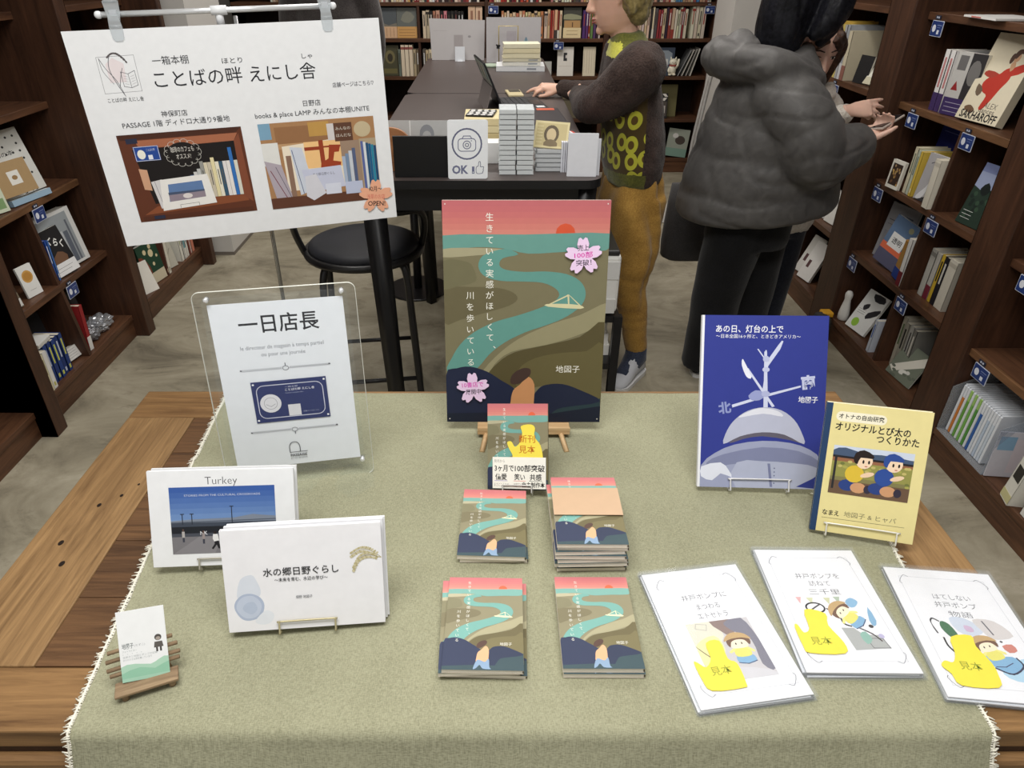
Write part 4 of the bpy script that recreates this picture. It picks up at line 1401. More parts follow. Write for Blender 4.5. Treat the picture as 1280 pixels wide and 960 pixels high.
def leaflet(cx, cy, z, rz, w, h, titles, st, pic, label, spare):
    nsp = 2
    for i in range(nsp + 1):
        top = i == nsp
        zz = T + 0.0048 + 0.0033 * i
        dr, dx, dy = (0, 0, 0) if top else (RNG.uniform(-1.0, 1.0), RNG.uniform(-0.004, 0.003), RNG.uniform(-0.003, 0.003))
        M = Matrix.Translation((cx + dx, cy - h / 2 + dy, zz)) @ Matrix.Translation((0, h / 2, 0)) @ Matrix.Rotation(R(rz + dr), 4, 'Z') @ Matrix.Translation((0, -h / 2, 0)) @ Matrix.Rotation(R(-90), 4, 'X')
        r = thing('sleeved_leaflet', label if top else spare % ('middle', 'bottom')[1 - i], 'leaflet', M=M, group='picture leaflets in clear sleeves')
        b = MB()
        b.box((0, -0.0010, h / 2), (w, 0.0016, h), (240, 240, 243))
        a = Art(b, w, h, -0.0018, 1.2e-5)
        if top:
            a.line([(0.105, 0.925), (0.90, 0.925), (0.93, 0.08), (0.09, 0.08)], 0.0004, (176, 178, 186), True)
            for cu, cv, sx, sv in ((0.105, 0.925, 1, -1), (0.90, 0.925, -1, -1), (0.93, 0.08, -1, 1), (0.09, 0.08, 1, 1)):
                a.line(spline([(cu + 0.09 * sx, cv), (cu + 0.05 * sx, cv - 0.012 * sv), (cu + 0.01 * sx, cv + 0.02 * sv), (cu - 0.012 * sx, cv + 0.05 * sv), (cu, cv + 0.065 * sv)], False, 3), 0.0008, (140, 142, 152))
            for body, u, v, wd_ in titles:
                a.text(u, v - 0.018, 0.0115, body, (74, 76, 84), 'c', -0.008, width=wd_)
            pic(a)
        b.build('sheet', r)
        b = MB()
        y_ = -0.0021 - (0.0006 if top else 0.0)
        for q in (y_, -0.0001):
            b.add([(-w / 2 - 0.003, q, -0.004), (w / 2 + 0.005, q, -0.004), (w / 2 + 0.005, q, h + 0.008), (-w / 2 - 0.003, q, h + 0.008)], [(0, 1, 2, 3)], sleeve)
        b.build('clear_sleeve', r, label='clear plastic sleeve')
        if top:
            pump_sticker(r, st, ('見本',), -0.0032, w, h, (150, 160, 60), (sum(p[0] for p in st) / len(st) + 0.02, 0.195), 0.014, 0.19, r)


def pic_a(a):
    p = sub(a, 0.20, 0.148, 0.805, 0.567)
    p.rect(0, 0, 1, 1, (206, 202, 204))
    p.poly([(0, 1), (0.45, 1), (0.5, 0.72), (0.3, 0.55), (0, 0.5)], (226, 222, 204), 2)
    p.line([(0.12, 0.9), (0.28, 0.85), (0.32, 0.95), (0.16, 0.98), (0.12, 0.9)], 0.0006, (160, 156, 150))
    p.poly([(0.02, 0.62), (0.35, 0.75), (0.42, 0.5), (0.2, 0.2), (0, 0.3)], (238, 230, 168), 3)
    p.poly([(0.38, 1), (0.7, 1), (0.78, 0.85), (0.6, 0.72), (0.5, 0.8)], (142, 120, 114), 2)
    p.poly([(0.6, 0.95), (0.9, 1), (1, 0.6), (1, 0.1), (0.85, 0.2), (0.88, 0.6), (0.66, 0.8)], (126, 124, 138), 3)
    p.poly([(0.45, 0.2), (0.9, 0.1), (1, 0), (0.5, 0)], (212, 210, 214), 2)
    p.line(spline([(0.0, 0.6), (0.15, 0.4), (0.25, 0.36), (0.32, 0.1)], False, 3), 0.0012, (100, 84, 70))
    girl(p, 0.66, 0.42, 0.22)


def pic_b(a):
    p = sub(a, 0.20, 0.14, 0.85, 0.58)
    for u, v, c_ in ((0.03, 0.93, (226, 176, 176)), (0.2, 0.92, (212, 214, 176)), (0.45, 0.92, (206, 208, 170)), (0.6, 0.94, (176, 190, 170))):
        p.poly([(u - 0.05, v + 0.05), (u + 0.05, v + 0.05), (u, v - 0.08)], c_)
    p.poly([(0.7, 0.9), (0.8, 0.97), (0.88, 0.9), (0.8, 0.8), (0.72, 0.8)], (140, 184, 216), 3)
    p.poly([(0.9, 0.55), (0.98, 0.8), (1.0, 0.55), (0.93, 0.45)], (134, 178, 210), 2)
    p.ring(0.22, 0.78, 0.13, 0.09, 0.0022, (58, 50, 54))
    p.line([(0.12, 0.72), (0.3, 0.84)], 0.002, (58, 50, 54))
    p.line(spline([(0.38, 0.76), (0.5, 0.66), (0.52, 0.5), (0.6, 0.45)], False, 4), 0.0022, (58, 50, 54))
    p.poly([(0.45, 0.42), (0.62, 0.42), (0.72, 0.3), (0.95, 0.3), (0.99, 0.08), (0.5, 0.04)], (176, 178, 176))
    p.line([(0.72, 0.24), (0.95, 0.24), (0.99, 0.08), (0.76, 0.08)], 0.0009, (96, 96, 100), True)
    p.poly([(0.66, 0.3), (0.76, 0.36), (0.8, 0.22), (0.7, 0.14)], (142, 184, 170), 2)
    p.line(spline([(0.7, 0.42), (0.84, 0.32), (0.92, 0.2)], False, 3), 0.002, (74, 56, 58))
    p.ell(0.88, 0.45, 0.035, 0.03, (50, 44, 48), 10)
    p.ell(0.95, 0.28, 0.04, 0.04, (190, 184, 216), 10)
    girl(p, 0.66, 0.60, 0.2, 40)


def pic_c(a):
    p = sub(a, 0.18, 0.13, 0.97, 0.60)
    p.poly([(0.5, 0.18), (0.75, 0.36), (1, 0.38), (1, 0.05), (0.6, 0.03)], (178, 212, 232), 3)
    p.poly([(0.24, 0.97), (0.42, 0.98), (0.56, 0.8), (0.4, 0.68), (0.26, 0.76)], (206, 214, 228), 3)
    p.poly([(0.5, 0.97), (0.74, 0.97), (0.86, 0.74), (0.62, 0.66), (0.54, 0.78)], (214, 208, 206), 3)
    p.poly([(0.12, 0.9), (0.2, 0.86), (0.24, 0.66), (0.16, 0.62), (0.09, 0.78)], (60, 110, 74), 3)
    p.line(spline([(0.1, 0.9), (0.04, 0.94), (-0.0, 0.86), (0.02, 0.7)], False, 4), 0.002, (60, 52, 60))
    p.line(spline([(0.06, 0.62), (0.06, 0.5), (0.1, 0.4)], False, 4), 0.0024, (46, 38, 44))
    p.poly([(0.36, 0.86), (0.44, 0.84), (0.44, 0.76), (0.36, 0.76)], (206, 180, 206), 2)
    p.line([(0.6, 0.95), (0.64, 0.74)], 0.002, (100, 96, 104))
    p.poly([(0.66, 0.56), (0.78, 0.6), (0.8, 0.5), (0.7, 0.46)], (206, 130, 116), 2)
    for u, v in ((0.5, 0.66), (0.56, 0.62), (0.68, 0.63)):
        p.ell(u, v, 0.016, 0.016, (60, 54, 60), 8)
    p.poly([(0.38, 0.38), (0.5, 0.36), (0.7, 0.4), (0.76, 0.28), (0.62, 0.14), (0.46, 0.2)], (128, 176, 212), 3)
    p.line(spline([(0.45, 0.2), (0.6, 0.13), (0.76, 0.26), (0.74, 0.38)], False, 4), 0.0022, (50, 52, 90))
    girl(p, 0.52, 0.40, 0.17, 18)


leaflet(0.313, 0.639, 0.75, 8.6, 0.1485, 0.221, (('井戸ポンプに', 0.507, 0.765, 0.45), ('まつわる', 0.50, 0.684, 0.23), ('エトセトラ', 0.505, 0.613, 0.295)), ST1, pic_a, 'sleeved leaflet with a straw-hatted girl by a grey wall, nearest the book stacks', 'white sleeved leaflet, %s of the stack nearest the book stacks')
leaflet(0.482, 0.680, 0.753, -0.6, 0.150, 0.218, (('井戸ポンプを', 0.51, 0.755, 0.43), ('訪ねて', 0.497, 0.689, 0.205), ('三千里', 0.505, 0.615, 0.30)), ST2, pic_b, 'sleeved leaflet with a girl leaning over grey blocks, middle of the three', 'white sleeved leaflet, %s of the middle leaflet stack')
leaflet(0.655, 0.638, 0.753, -6.0, 0.150, 0.218, (('はてしない', 0.503, 0.761, 0.34), ('井戸ポンプ', 0.50, 0.694, 0.378), ('物語', 0.498, 0.62, 0.21)), ST3, pic_c, 'sleeved leaflet with a girl floating on blue water, over the table corner', 'white sleeved leaflet, %s of the stack over the table corner')

# ---- name card on a twig bench --------------------------------------------------------------
M7 = pose((-0.4385, 0.559, 0.7585), 20.4, -27.0, 5.5)
twig = wood('weathered_twig', (112, 92, 72), (172, 148, 118), 'x', 40, 0.8, 0.4, 0.1, 8, 0.3)
bn = thing('twig_bench', 'tiny rustic twig bench holding the white name card, front left corner', 'card holder', loc=(-0.4385, 0.559, T + 0.0038), rot=(0, 0, R(22)))
b = MB()
b.box((0, -0.004, 0.0125), (0.074, 0.022, 0.0045), twig, ch=0.001)
b.build('seat', bn)
for x in (-0.026, 0.027):
    b = MB()
    b.tube([(x * 1.04, -0.010, 0), (x, -0.006, 0.012)], [0.0042, 0.0048], twig, 7)
    b.build('leg', bn)
    b = MB()
    b.tube([(x * 0.9, 0.02, 0.0), (x * 0.9, 0.016, 0.012), (x * 0.85, 0.034, 0.052)], 0.0032, twig, 6)
    b.build('leg', bn)
for k, (z, y) in enumerate(((0.022, 0.010), (0.029, 0.0135), (0.039, 0.0185), (0.049, 0.0235))):
    b = MB()
    L_ = (0.041, 0.043, 0.042, 0.038)[k]
    b.tube([(-L_, y + 0.003, z), (0, y + 0.0035, z + 0.0008), (L_, y + 0.0025, z + 0.001)], 0.0027, twig, 6)
    b.build('back_rail', bn)
cd = thing('name_card', 'white name card with a pale green hill along its foot, on the twig bench', 'card', M=M7)
b = MB()
b.box((0, 0.0004, 0.0455), (0.055, 0.0008, 0.091), (242, 244, 244))
a = Art(b, 0.055, 0.091, 0.0, 1.2e-5)
a.poly([(0, 0), (1, 0), (1, 0.27), (0.8, 0.25), (0.62, 0.20), (0.3, 0.24), (0, 0.22)], (176, 214, 190), 2)
a.poly([(0, 0), (1, 0), (1, 0.20), (0.7, 0.13), (0.4, 0.18), (0, 0.12)], (150, 200, 172), 2)
a.rect(0, 0, 1, 0.05, (166, 208, 184))
a.text(0.06, 0.475, 0.0075, '地図子', (140, 146, 146), width=0.24, bold=0.02)
a.text(0.32, 0.485, 0.0034, '(ちずこ)', (170, 174, 176), width=0.22)
for k in range(4):
    a.text(0.06, 0.42 - 0.04 * k, 0.003, ('フォトライター', '・・・・・', '街歩きと地図とポンプの記録', '日々の小さな旅を書いています')[k], (176, 182, 182), width=(0.3, 0.4, 0.72, 0.6)[k])
a.ell(0.82, 0.56, 0.075, 0.045, (84, 80, 76), 14)
a.ell(0.82, 0.545, 0.05, 0.026, (170, 160, 150), 12)
a.poly([(0.74, 0.5), (0.90, 0.5), (0.92, 0.42), (0.72, 0.42)], (96, 92, 88))
a.rect(0.76, 0.36, 0.80, 0.42, (70, 66, 64))
a.rect(0.84, 0.36, 0.88, 0.42, (70, 66, 64))
b.build('card_face', cd)
# ---------------------------------------------------------------- black counter of two tables
CZ = 1.01
blk = S((40, 39, 40), 0.45, var=0.06, scale=20, spec=0.4)
blk2 = S((24, 24, 26), 0.4, spec=0.4)
top_m = S((80, 70, 67), 0.42, var=0.05, scale=6, spec=0.4)
for i, (ya, yb) in enumerate(((1.945, 3.388), (3.398, 4.69))):
    t = thing('counter_table', ('black high table with rounded corners, nearest, holding the camera sign', 'black high table behind the first one, holding the paper panels')[i], 'table', loc=(-0.04, (ya + yb) / 2, 0))
    hy = (yb - ya) / 2
    b = MB()
    o = rrect(0.70, yb - ya, 0.05)
    b.prism(o, -0.012, 0.012, top_m, Matrix.Translation((0, 0, CZ - 0.012)) @ Matrix.Rotation(R(-90), 4, 'X'), side=blk2)
    b.build('tabletop', t)
    b = MB()
    for s in (-1, 1):
        b.box((s * 0.31, 0, CZ - 0.06), (0.025, 2 * hy - 0.1, 0.07), blk2)
        b.box((0, s * (hy - 0.045), CZ - 0.06), (0.62, 0.025, 0.07), blk2)
    b.build('apron', t)
    for sx in (-1, 1):
        for sy in (-1, 1):
            b = MB()
            b.tube([(sx * 0.305, sy * (hy - 0.05), CZ - 0.03), (sx * 0.275, sy * (hy - 0.06), 0.0)], [0.036, 0.026], blk2, 4)
            b.build('leg', t)

# ---- bar stool --------------------------------------------------------------------------------
t = thing('bar_stool', 'black metal bar stool with round padded seat beside the counter leg', 'stool', loc=(-0.455, 2.37, 0), rot=(0, 0, R(8)))
seat_m = S((44, 45, 50), 0.5, var=0.08, spec=0.3)
mt = S((30, 29, 30), 0.35, spec=0.5)
b = MB()
prof = [(0.10, 0.655), (0.188, 0.658), (0.196, 0.668), (0.19, 0.682), (0.165, 0.692), (0.08, 0.696), (0.0005, 0.697)]
b.loft([[(q * math.cos(2 * math.pi * k / 40), q * math.sin(2 * math.pi * k / 40), z) for k in range(40)] for q, z in prof], seat_m)
b.build('seat', t)
b = MB()
b.tube([(0.2 * math.cos(2 * math.pi * k / 36), 0.2 * math.sin(2 * math.pi * k / 36), 0.654) for k in range(36)], 0.014, mt, 8, closed=True)
b.build('seat_ring', t)
for k in range(4):
    q = R(45 + 90 * k)
    c, s = math.cos(q), math.sin(q)
    b = MB()
    b.tube(spline([(0.10 * c, 0.10 * s, 0.642), (0.165 * c, 0.165 * s, 0.640), (0.20 * c, 0.20 * s, 0.60), (0.215 * c, 0.215 * s, 0.4), (0.245 * c, 0.245 * s, 0.0)], False, 5), 0.0125, mt, 8)
    b.build('leg', t)
for z, q in ((0.33, 0.224), (0.20, 0.231)):
    b = MB()
    n = 4
    pts = [(q * math.cos(R(45 + 90 * k)), q * math.sin(R(45 + 90 * k)), z) for k in range(4)]
    for k in range(4):
        if z < 0.3 or k % 2:
            b.tube([pts[k], pts[(k + 1) % 4]], 0.0085, mt, 8)
    b.build('footrest', t)
b = MB()
b.tube(spline([(-0.205, -0.02, 0.655), (-0.225, -0.05, 0.74), (-0.21, -0.13, 0.82), (-0.12, -0.21, 0.845), (0.0, -0.235, 0.85), (0.12, -0.21, 0.845), (0.2, -0.13, 0.82), (0.215, -0.04, 0.73), (0.20, -0.01, 0.655)], False, 5), 0.012, mt, 8)
b.build('backrest_hoop', t)
t = thing('pedestal_stool', 'black pedestal stool with round foot plate, under the counter behind the bar stool', 'stool', loc=(-0.40, 3.5, 0))
b = MB()
b.disc((0, 0, 0), 0.165, 0.012, mt, 36, ch=0.004)
b.build('foot_plate', t)
b = MB()
b.tube([(0, 0, 0.012), (0, 0, 0.62)], 0.022, mt, 12)
b.build('post', t)
b = MB()
b.disc((0, 0, 0.62), 0.17, 0.05, seat_m, 36, ch=0.012)
b.build('seat', t)

# ---- printer on its trolley under the counter edge --------------------------------------------
pm = S((222, 222, 218), 0.4, spec=0.4)
t = thing('printer', 'white desktop printer with a black lid, half hidden by the river cover panel', 'printer', loc=(0.215, 2.28, 0.525))
b = MB()
b.box((0, 0, 0.105), (0.40, 0.36, 0.20), pm, ch=0.012)
b.box((0.09, -0.182, 0.03), (0.2, 0.004, 0.05), S((206, 206, 202)))
b.box((0.17, -0.1815, 0.155), (0.05, 0.003, 0.06), S((212, 212, 210)))
b.build('body', t)
b = MB()
b.box((0, -0.008, 0.212), (0.385, 0.34, 0.018), S((46, 45, 46), 0.35), ch=0.005)
b.build('lid', t)
t = thing('trolley', 'black metal trolley with white papers, carrying the white printer', 'trolley', loc=(0.215, 2.28, 0))
for z in (0.51, 0.33, 0.08):
    b = MB()
    b.box((0, 0, z), (0.42, 0.38, 0.022), blk2)
    b.build('shelf', t)
for sx in (-1, 1):
    for sy in (-1, 1):
        b = MB()
        b.box((sx * 0.205, sy * 0.18, 0.262), (0.028, 0.028, 0.516), blk2)
        b.build('post', t)
for i in range(3):
    b = MB()
    b.box((0.05 - 0.006 * i, -0.02 + 0.004 * i, 0.3412 + 0.0205 + 0.041 * i), (0.29, 0.22, 0.04), S((226, 224, 218)))
    tag(b.build('paper_ream', loc=(0.215, 2.28, 0)), 'white paper ream on the trolley shelf, ' + ('bottom one', 'middle one', 'top one')[i], 'paper', 'paper reams under the printer')

# ---- things on the counter ----------------------------------------------------------------------
b = MB()
b.box((0, 0.004, 0.056), (0.150, 0.008, 0.112), S((16, 16, 17), 0.5), ch=0.001)
b.box((0, 0.03, 0.003), (0.09, 0.05, 0.005), S((16, 16, 17), 0.5))
tag(b.build('display_board', loc=(-0.198, 1.977, CZ)), 'plain black board standing at the counter front, left of the camera sign', 'board')
t = thing('camera_sign', 'white rounded card with a camera in a ring and OK thumbs up', 'sign', M=pose((-0.067, 1.962, CZ + 0.0005), 4.8, -1.5, 0.6))
b = MB()
b.prism(rrect(0.110, 0.156, 0.006, 0, 0.078), 0.0, 0.004, S((242, 245, 248)))
a = Art(b, 0.110, 0.156, 0.0, 1.5e-5)
VI = (116, 120, 150)
a.ring(0.48, 0.60, 0.36, 0.255, 0.0042, VI)
o = [((x / 0.11) + 0.48, z / 0.156 + 0.585) for x, z in rrect(0.048, 0.033, 0.009)]
a.line(o, 0.0022, VI, True)
a.line([(0.36, 0.69), (0.40, 0.735), (0.56, 0.735), (0.60, 0.69)], 0.0022, VI)
a.ring(0.48, 0.585, 0.095, 0.066, 0.0022, VI, 20)
a.ring(0.48, 0.585, 0.04, 0.028, 0.0020, VI, 14)
a.ell(0.59, 0.655, 0.014, 0.01, VI, 8)
a.text(0.10, 0.095, 0.031, 'OK', VI, bold=0.035, width=0.41)
a.rect(0.60, 0.09, 0.665, 0.215, VI)
a.ell(0.632, 0.115, 0.016, 0.011, (242, 245, 248), 8)
a.line(spline([(0.71, 0.20), (0.76, 0.225), (0.775, 0.29), (0.81, 0.295), (0.82, 0.24), (0.815, 0.21), (0.885, 0.21), (0.895, 0.19), (0.885, 0.165), (0.89, 0.14), (0.875, 0.12), (0.86, 0.095), (0.76, 0.09), (0.71, 0.11)], True, 3), 0.0016, VI, True)
b.build('card_face', t)
b = MB()
b.prism([(0, 0), (0.03, 0), (0, 0.12)], -0.002, 0.002, S((30, 30, 32)), Matrix.Translation((-0.045, 0.004, 0.0)) @ Matrix.Rotation(R(90), 4, 'Z'))
b.build('back_strut', t)
# clear case stacks
jew = clear('clear_case_plastic', (246, 248, 248), 0.6, 0.2)
ORD = ['bottom', 'second', 'third', 'fourth', 'fifth', 'sixth', 'seventh', 'eighth', 'ninth', 'tenth', 'eleventh', 'twelfth', 'thirteenth', 'fourteenth', 'fifteenth', 'sixteenth']
for si, (cx, side) in enumerate(((0.043, 'left'), (0.093, 'right'))):
    for i in range(13):
        b = MB()
        d = RNG.uniform(-0.0012, 0.0012)
        b.box((d, 0, 0.0064), (0.047, 0.085, 0.0122), jew, ch=0.0006)
        b.box((d, 0, 0.0064), (0.0455, 0.0835, 0.0105), S((238, 240, 240)))
        tag(b.build('clear_case', loc=(cx, 2.045, CZ + 0.0006 + 0.0136 * i)), 'small clear plastic case, %s from the bottom, in the %s tall stack' % (ORD[i], side) if i else 'small clear plastic case at the bottom of the %s tall stack' % side, 'plastic case', 'clear cases stacked on the counter')
for i in range(5):
    b = MB()
    d = RNG.uniform(-0.004, 0.004)
    b.box((d, 0, 0.006), (0.083, 0.075, 0.0112), jew, ch=0.0006)
    b.box((d, 0, 0.0058), (0.079, 0.071, 0.0085), S((214, 214, 216)))
    tag(b.build('clear_case', loc=(0.166, 2.075, CZ + 0.0006 + 0.0126 * i)), 'wide clear plastic case under the sepia portrait, %s of five' % (('bottom', 'second', 'middle', 'fourth', 'top')[i]), 'plastic case', 'wide clear cases under the portrait')
t = thing('portrait_card', 'sepia portrait card in a clear case, tilted on the wide clear cases', 'picture', M=pose((0.164, 2.042, CZ + 0.066), -8, -38, 3))
b = MB()
b.box((0, 0.002, 0.04), (0.098, 0.004, 0.08), (206, 194, 150))
a = Art(b, 0.098, 0.08, 0, 1.5e-5)
a.rect(0.06, 0.08, 0.94, 0.92, (186, 172, 128))
a.ell(0.5, 0.52, 0.22, 0.34, (92, 80, 62), 18)
a.ell(0.5, 0.5, 0.14, 0.24, (192, 174, 138), 16)
a.poly([(0.3, 0.08), (0.7, 0.08), (0.62, 0.3), (0.38, 0.3)], (120, 106, 80), 2)
for k in range(6):
    a.line([(0.08, 0.2 + 0.12 * k), (0.24, 0.2 + 0.12 * k)], 0.0012, (222, 212, 172))
b.build('print', t)
t = thing('blank_card', 'blank white card standing at the counter front right corner', 'card', M=pose((0.252, 1.985, CZ + 0.0005), -3, -2, 0))
b = MB()
b.prism(rrect(0.083, 0.117, 0.002, 0, 0.0585), 0, 0.003, S((226, 228, 234)))
b.build('card_face', t)
b = MB()
b.box((0.008, 0.018, 0.05), (0.086, 0.003, 0.1), S((216, 218, 224)))
b.box((0, 0.011, 0.003), (0.08, 0.02, 0.004), S((216, 218, 224)))
b.build('rear_leaf', t)
for i in range(4):
    b = MB()
    b.box((0, 0, 0.042), (0.0045, 0.055, 0.084), S((222 - 4 * i, 224 - 4 * i, 232 - 4 * i)))
    tag(b.build('paper_packet', loc=(0.2175 + 0.006 * i - 0.018, 2.06, CZ)), 'upright white paper packet behind the blank card, %s from the left' % ('first', 'second', 'third', 'fourth')[i], 'packet', 'white packets behind the blank card')
b = MB()
b.tube(spline([(0.11, 2.2, CZ + 0.004), (0.13, 2.25, CZ + 0.05), (0.19, 2.3, CZ + 0.075), (0.26, 2.25, CZ + 0.055), (0.29, 2.16, CZ + 0.02), (0.285, 2.1, CZ + 0.004)], False, 6), 0.0032, S((232, 232, 232)), 8)
tag(b.build('cable'), 'white cable looping behind the sepia portrait card', 'cable')
cols = ((222, 206, 160), (232, 218, 176), (214, 196, 146), (226, 212, 168), (218, 202, 156))
for i in range(5):
    b = MB()
    b.box((0, 0, 0.011), (0.13, 0.16, 0.0205), cols[i], ch=0.001)
    tag(b.build('cream_box', loc=(-0.02 + RNG.uniform(-.004, .004), 2.32, CZ + 0.0005 + 0.0215 * i)), 'cream cardboard box behind the camera sign, %s of five stacked' % ('bottom', 'second', 'middle', 'fourth', 'top')[i], 'box', 'cream boxes stacked behind the camera sign')
b = MB()
b.box((0, 0, 0.03), (0.15, 0.06, 0.06), S((236, 236, 234)), ch=0.001)
tag(b.build('white_box', loc=(0.0, 2.16, CZ + 0.0005)), 'white box behind the clear case stacks', 'box')
t = thing('pattern_zine', 'black and white brick-patterned zine lying on the cream boxes', 'booklet', M=Matrix.Translation((-0.04, 2.265, CZ + 0.1092)) @ Matrix.Rotation(R(-8), 4, 'Z') @ Matrix.Rotation(R(-90), 4, 'X'))
b = MB()
b.box((0, -0.002, 0.05), (0.085, 0.004, 0.1), (26, 24, 24))
a = Art(b, 0.085, 0.1, -0.004, 1.5e-5)
for r_ in range(5):
    for k in range(4):
        a.poly([(0.04 + 0.25 * k + 0.06 * (r_ % 2), 0.05 + 0.19 * r_), (0.2 + 0.25 * k + 0.06 * (r_ % 2), 0.07 + 0.19 * r_), (0.2 + 0.25 * k, 0.19 + 0.19 * r_), (0.05 + 0.25 * k, 0.18 + 0.19 * r_)], (232, 230, 226))
b.build('cover', t)
t = thing('black_notebook', 'flat black notebook with an orange label near the woman elbow', 'notebook', loc=(0.205, 2.79, CZ + 0.0005), rot=(0, 0, R(3)))
b = MB()
b.box((0, 0, 0.008), (0.13, 0.32, 0.015), S((50, 44, 48), 0.4), ch=0.002)
b.build('cover', t)
b = MB()
b.box((0.012, 0.125, 0.0162), (0.07, 0.04, 0.0006), S((214, 98, 66)))
b.build('label', t)
b = MB()
b.box((0, 0, 0.002), (0.09, 0.09, 0.004), S((196, 70, 60)))
tag(b.build('red_booklet', loc=(0.25, 2.52, CZ + 0.0005), rot=(0, 0, R(12))), 'small red booklet lying in front of the black notebook', 'booklet')
# grey leaflet stand and wooden disc behind the black board
t = thing('leaflet_panel', 'pale grey clear leaflet panel behind the black board', 'display panel', M=pose((-0.21, 2.075, CZ + 0.0005), 0, -6, 0))
b = MB()
b.box((0, 0.001, 0.066), (0.19, 0.002, 0.132), S((186, 186, 184), 0.3))
a = Art(b, 0.19, 0.132, 0, 1.5e-5)
a.ell(0.62, 0.72, 0.11, 0.2, (140, 142, 146), 16)
a.ell(0.62, 0.66, 0.07, 0.13, (178, 178, 178), 14)
a.rect(0.36, 0.4, 0.375, 1, (228, 228, 226))
b.build('sheet', t)
b = MB()
b.box((0, 0.03, 0.0015), (0.12, 0.06, 0.002), S((186, 186, 184), 0.3))
b.build('foot', t, M=Matrix.Rotation(R(6), 4, 'X'))
b = MB()
b.prism([(0.06 * math.cos(2 * math.pi * k / 36), 0.06 + 0.06 * math.sin(2 * math.pi * k / 36)) for k in range(36)], 0, 0.012, wood('round_plaque', (140, 92, 58), (176, 124, 84), 'x', 12))
tag(b.build('wooden_plaque', loc=(-0.285, 2.04, CZ + 0.001)), 'round brown wooden plaque behind the black board', 'plaque')

# ---- tablet computer with keyboard --------------------------------------------------------------
t = thing('laptop', 'slim black tablet laptop with kickstand, open before the woman in the brown sweater', 'laptop', loc=(0.03, 3.10, CZ + 0.0005), rot=(0, 0, R(9)))
kb = S((30, 30, 32), 0.5)
b = MB()
b.box((0.09, 0, 0.004), (0.19, 0.28, 0.006), kb, ch=0.001)
for i in range(5):
    for j in range(12):
        b.box((0.028 + 0.022 * i, -0.126 + 0.0225 * j, 0.0078), (0.0175, 0.018, 0.0018), S((52, 52, 55), 0.5))
b.box((0.155, 0.0, 0.0073), (0.045, 0.1, 0.0006), S((44, 44, 47), 0.3))
b.build('keyboard', t)
b = MB()
b.box((0.155, -0.10, 0.0075), (0.034, 0.034, 0.0006), S((226, 228, 230)))
b.build('sticker', t, label='small white sticker on the palm rest')
MS = Matrix.Rotation(R(-24), 4, 'Y')
b = MB()
b.box((-0.004, 0, 0.1), (0.008, 0.28, 0.195), S((34, 34, 37), 0.3), MS, ch=0.002)
b.box((0.0004, 0, 0.1), (0.0006, 0.26, 0.17), S((56, 62, 72), 0.15), MS)
b.build('screen', t)
b = MB()
b.box((-0.0085, 0, 0.15), (0.0008, 0.27, 0.085), S((176, 190, 176), 0.4), MS)
for k in range(5):
    b.box((-0.0091, -0.1 + 0.05 * k, 0.15 + 0.012 * (k % 2)), (0.0006, 0.03, 0.04), S(((120, 150, 160), (222, 216, 200), (150, 160, 140), (206, 196, 190), (110, 130, 130))[k]), MS)
b.build('back_stickers', t, label='pale stickered upper back of the tablet')
b = MB()
p0 = MS @ Vector((-0.0095, 0, 0.10))
b.box((0, 0, -0.048), (0.003, 0.24, 0.096), S((150, 142, 140), 0.35, 0.4), Matrix.Translation(p0) @ Matrix.Rotation(R(14), 4, 'Y'))
b.build('kickstand', t)
t = thing('smartphone', 'small gold coloured phone lying beyond the typing hand', 'phone', loc=(0.10, 3.36, CZ + 0.0005), rot=(0, 0, R(6)))
b = MB()
b.box((0, 0, 0.006), (0.068, 0.14, 0.010), S((214, 200, 158), 0.4), ch=0.003)
b.build('case', t)
b = MB()
b.box((0.004, 0.03, 0.0114), (0.05, 0.06, 0.0008), S((40, 38, 36), 0.2))
b.build('camera_plate', t)

# ---- paper panels and books at the far end -------------------------------------------------------
grey_p = S((184, 180, 180), 0.35, var=0.05, scale=14, spec=0.5)
t = thing('paper_display', 'plain grey paper panel with a little white card, far end of counter', 'display panel', M=pose((-0.205, 4.585, CZ + 0.001), -1, -12, 0))
b = MB()
b.prism([(-0.155, 0), (0.158, 0), (0.162, 0.215), (-0.168, 0.225)], 0, 0.004, grey_p)
a = Art(b, 0.32, 0.22, 0, 1.5e-5)
a.rect(0.43, 0.05, 0.6, 0.62, (166, 160, 160))
a.line([(0.05, 0.72), (0.3, 0.72)], 0.002, (170, 166, 166))
a.ell(0.72, 0.58, 0.03, 0.03, (150, 146, 148), 10)
b.build('sheet', t)
b = MB()
b.box((0, 0.035, 0.002), (0.1, 0.07, 0.003), grey_p)
b.build('foot', t, M=Matrix.Rotation(R(12), 4, 'X'))
b = MB()
b.box((0, 0, 0.04), (0.058, 0.002, 0.08), S((222, 226, 232)), Matrix.Rotation(R(-14), 4, 'X'))
b.box((0, 0.004, 0.001), (0.03, 0.03, 0.002), S((222, 226, 232)))
tag(b.build('small_card', loc=(-0.19, 4.525, CZ + 0.001)), 'little white card leaning on the plain grey paper panel', 'card')
t = thing('paper_display', 'whitish paper panel with a thin gold frame behind the cream books', 'display panel', M=pose((0.125, 4.47, CZ + 0.001), 1, -6, 0))
b = MB()
b.box((0, 0.002, 0.118), (0.315, 0.004, 0.236), S((202, 199, 202), 0.35))
a = Art(b, 0.315, 0.236, 0, 1.5e-5)
a.rect(0.37, 0.2, 0.55, 0.7, (190, 184, 190))
a.ell(0.73, 0.42, 0.05, 0.12, (166, 192, 204), 12)
a.ell(0.73, 0.52, 0.02, 0.05, (120, 150, 170), 8)
b.build('sheet', t)
b = MB()
b.box((0, 0.03, 0.002), (0.1, 0.06, 0.003), grey_p)
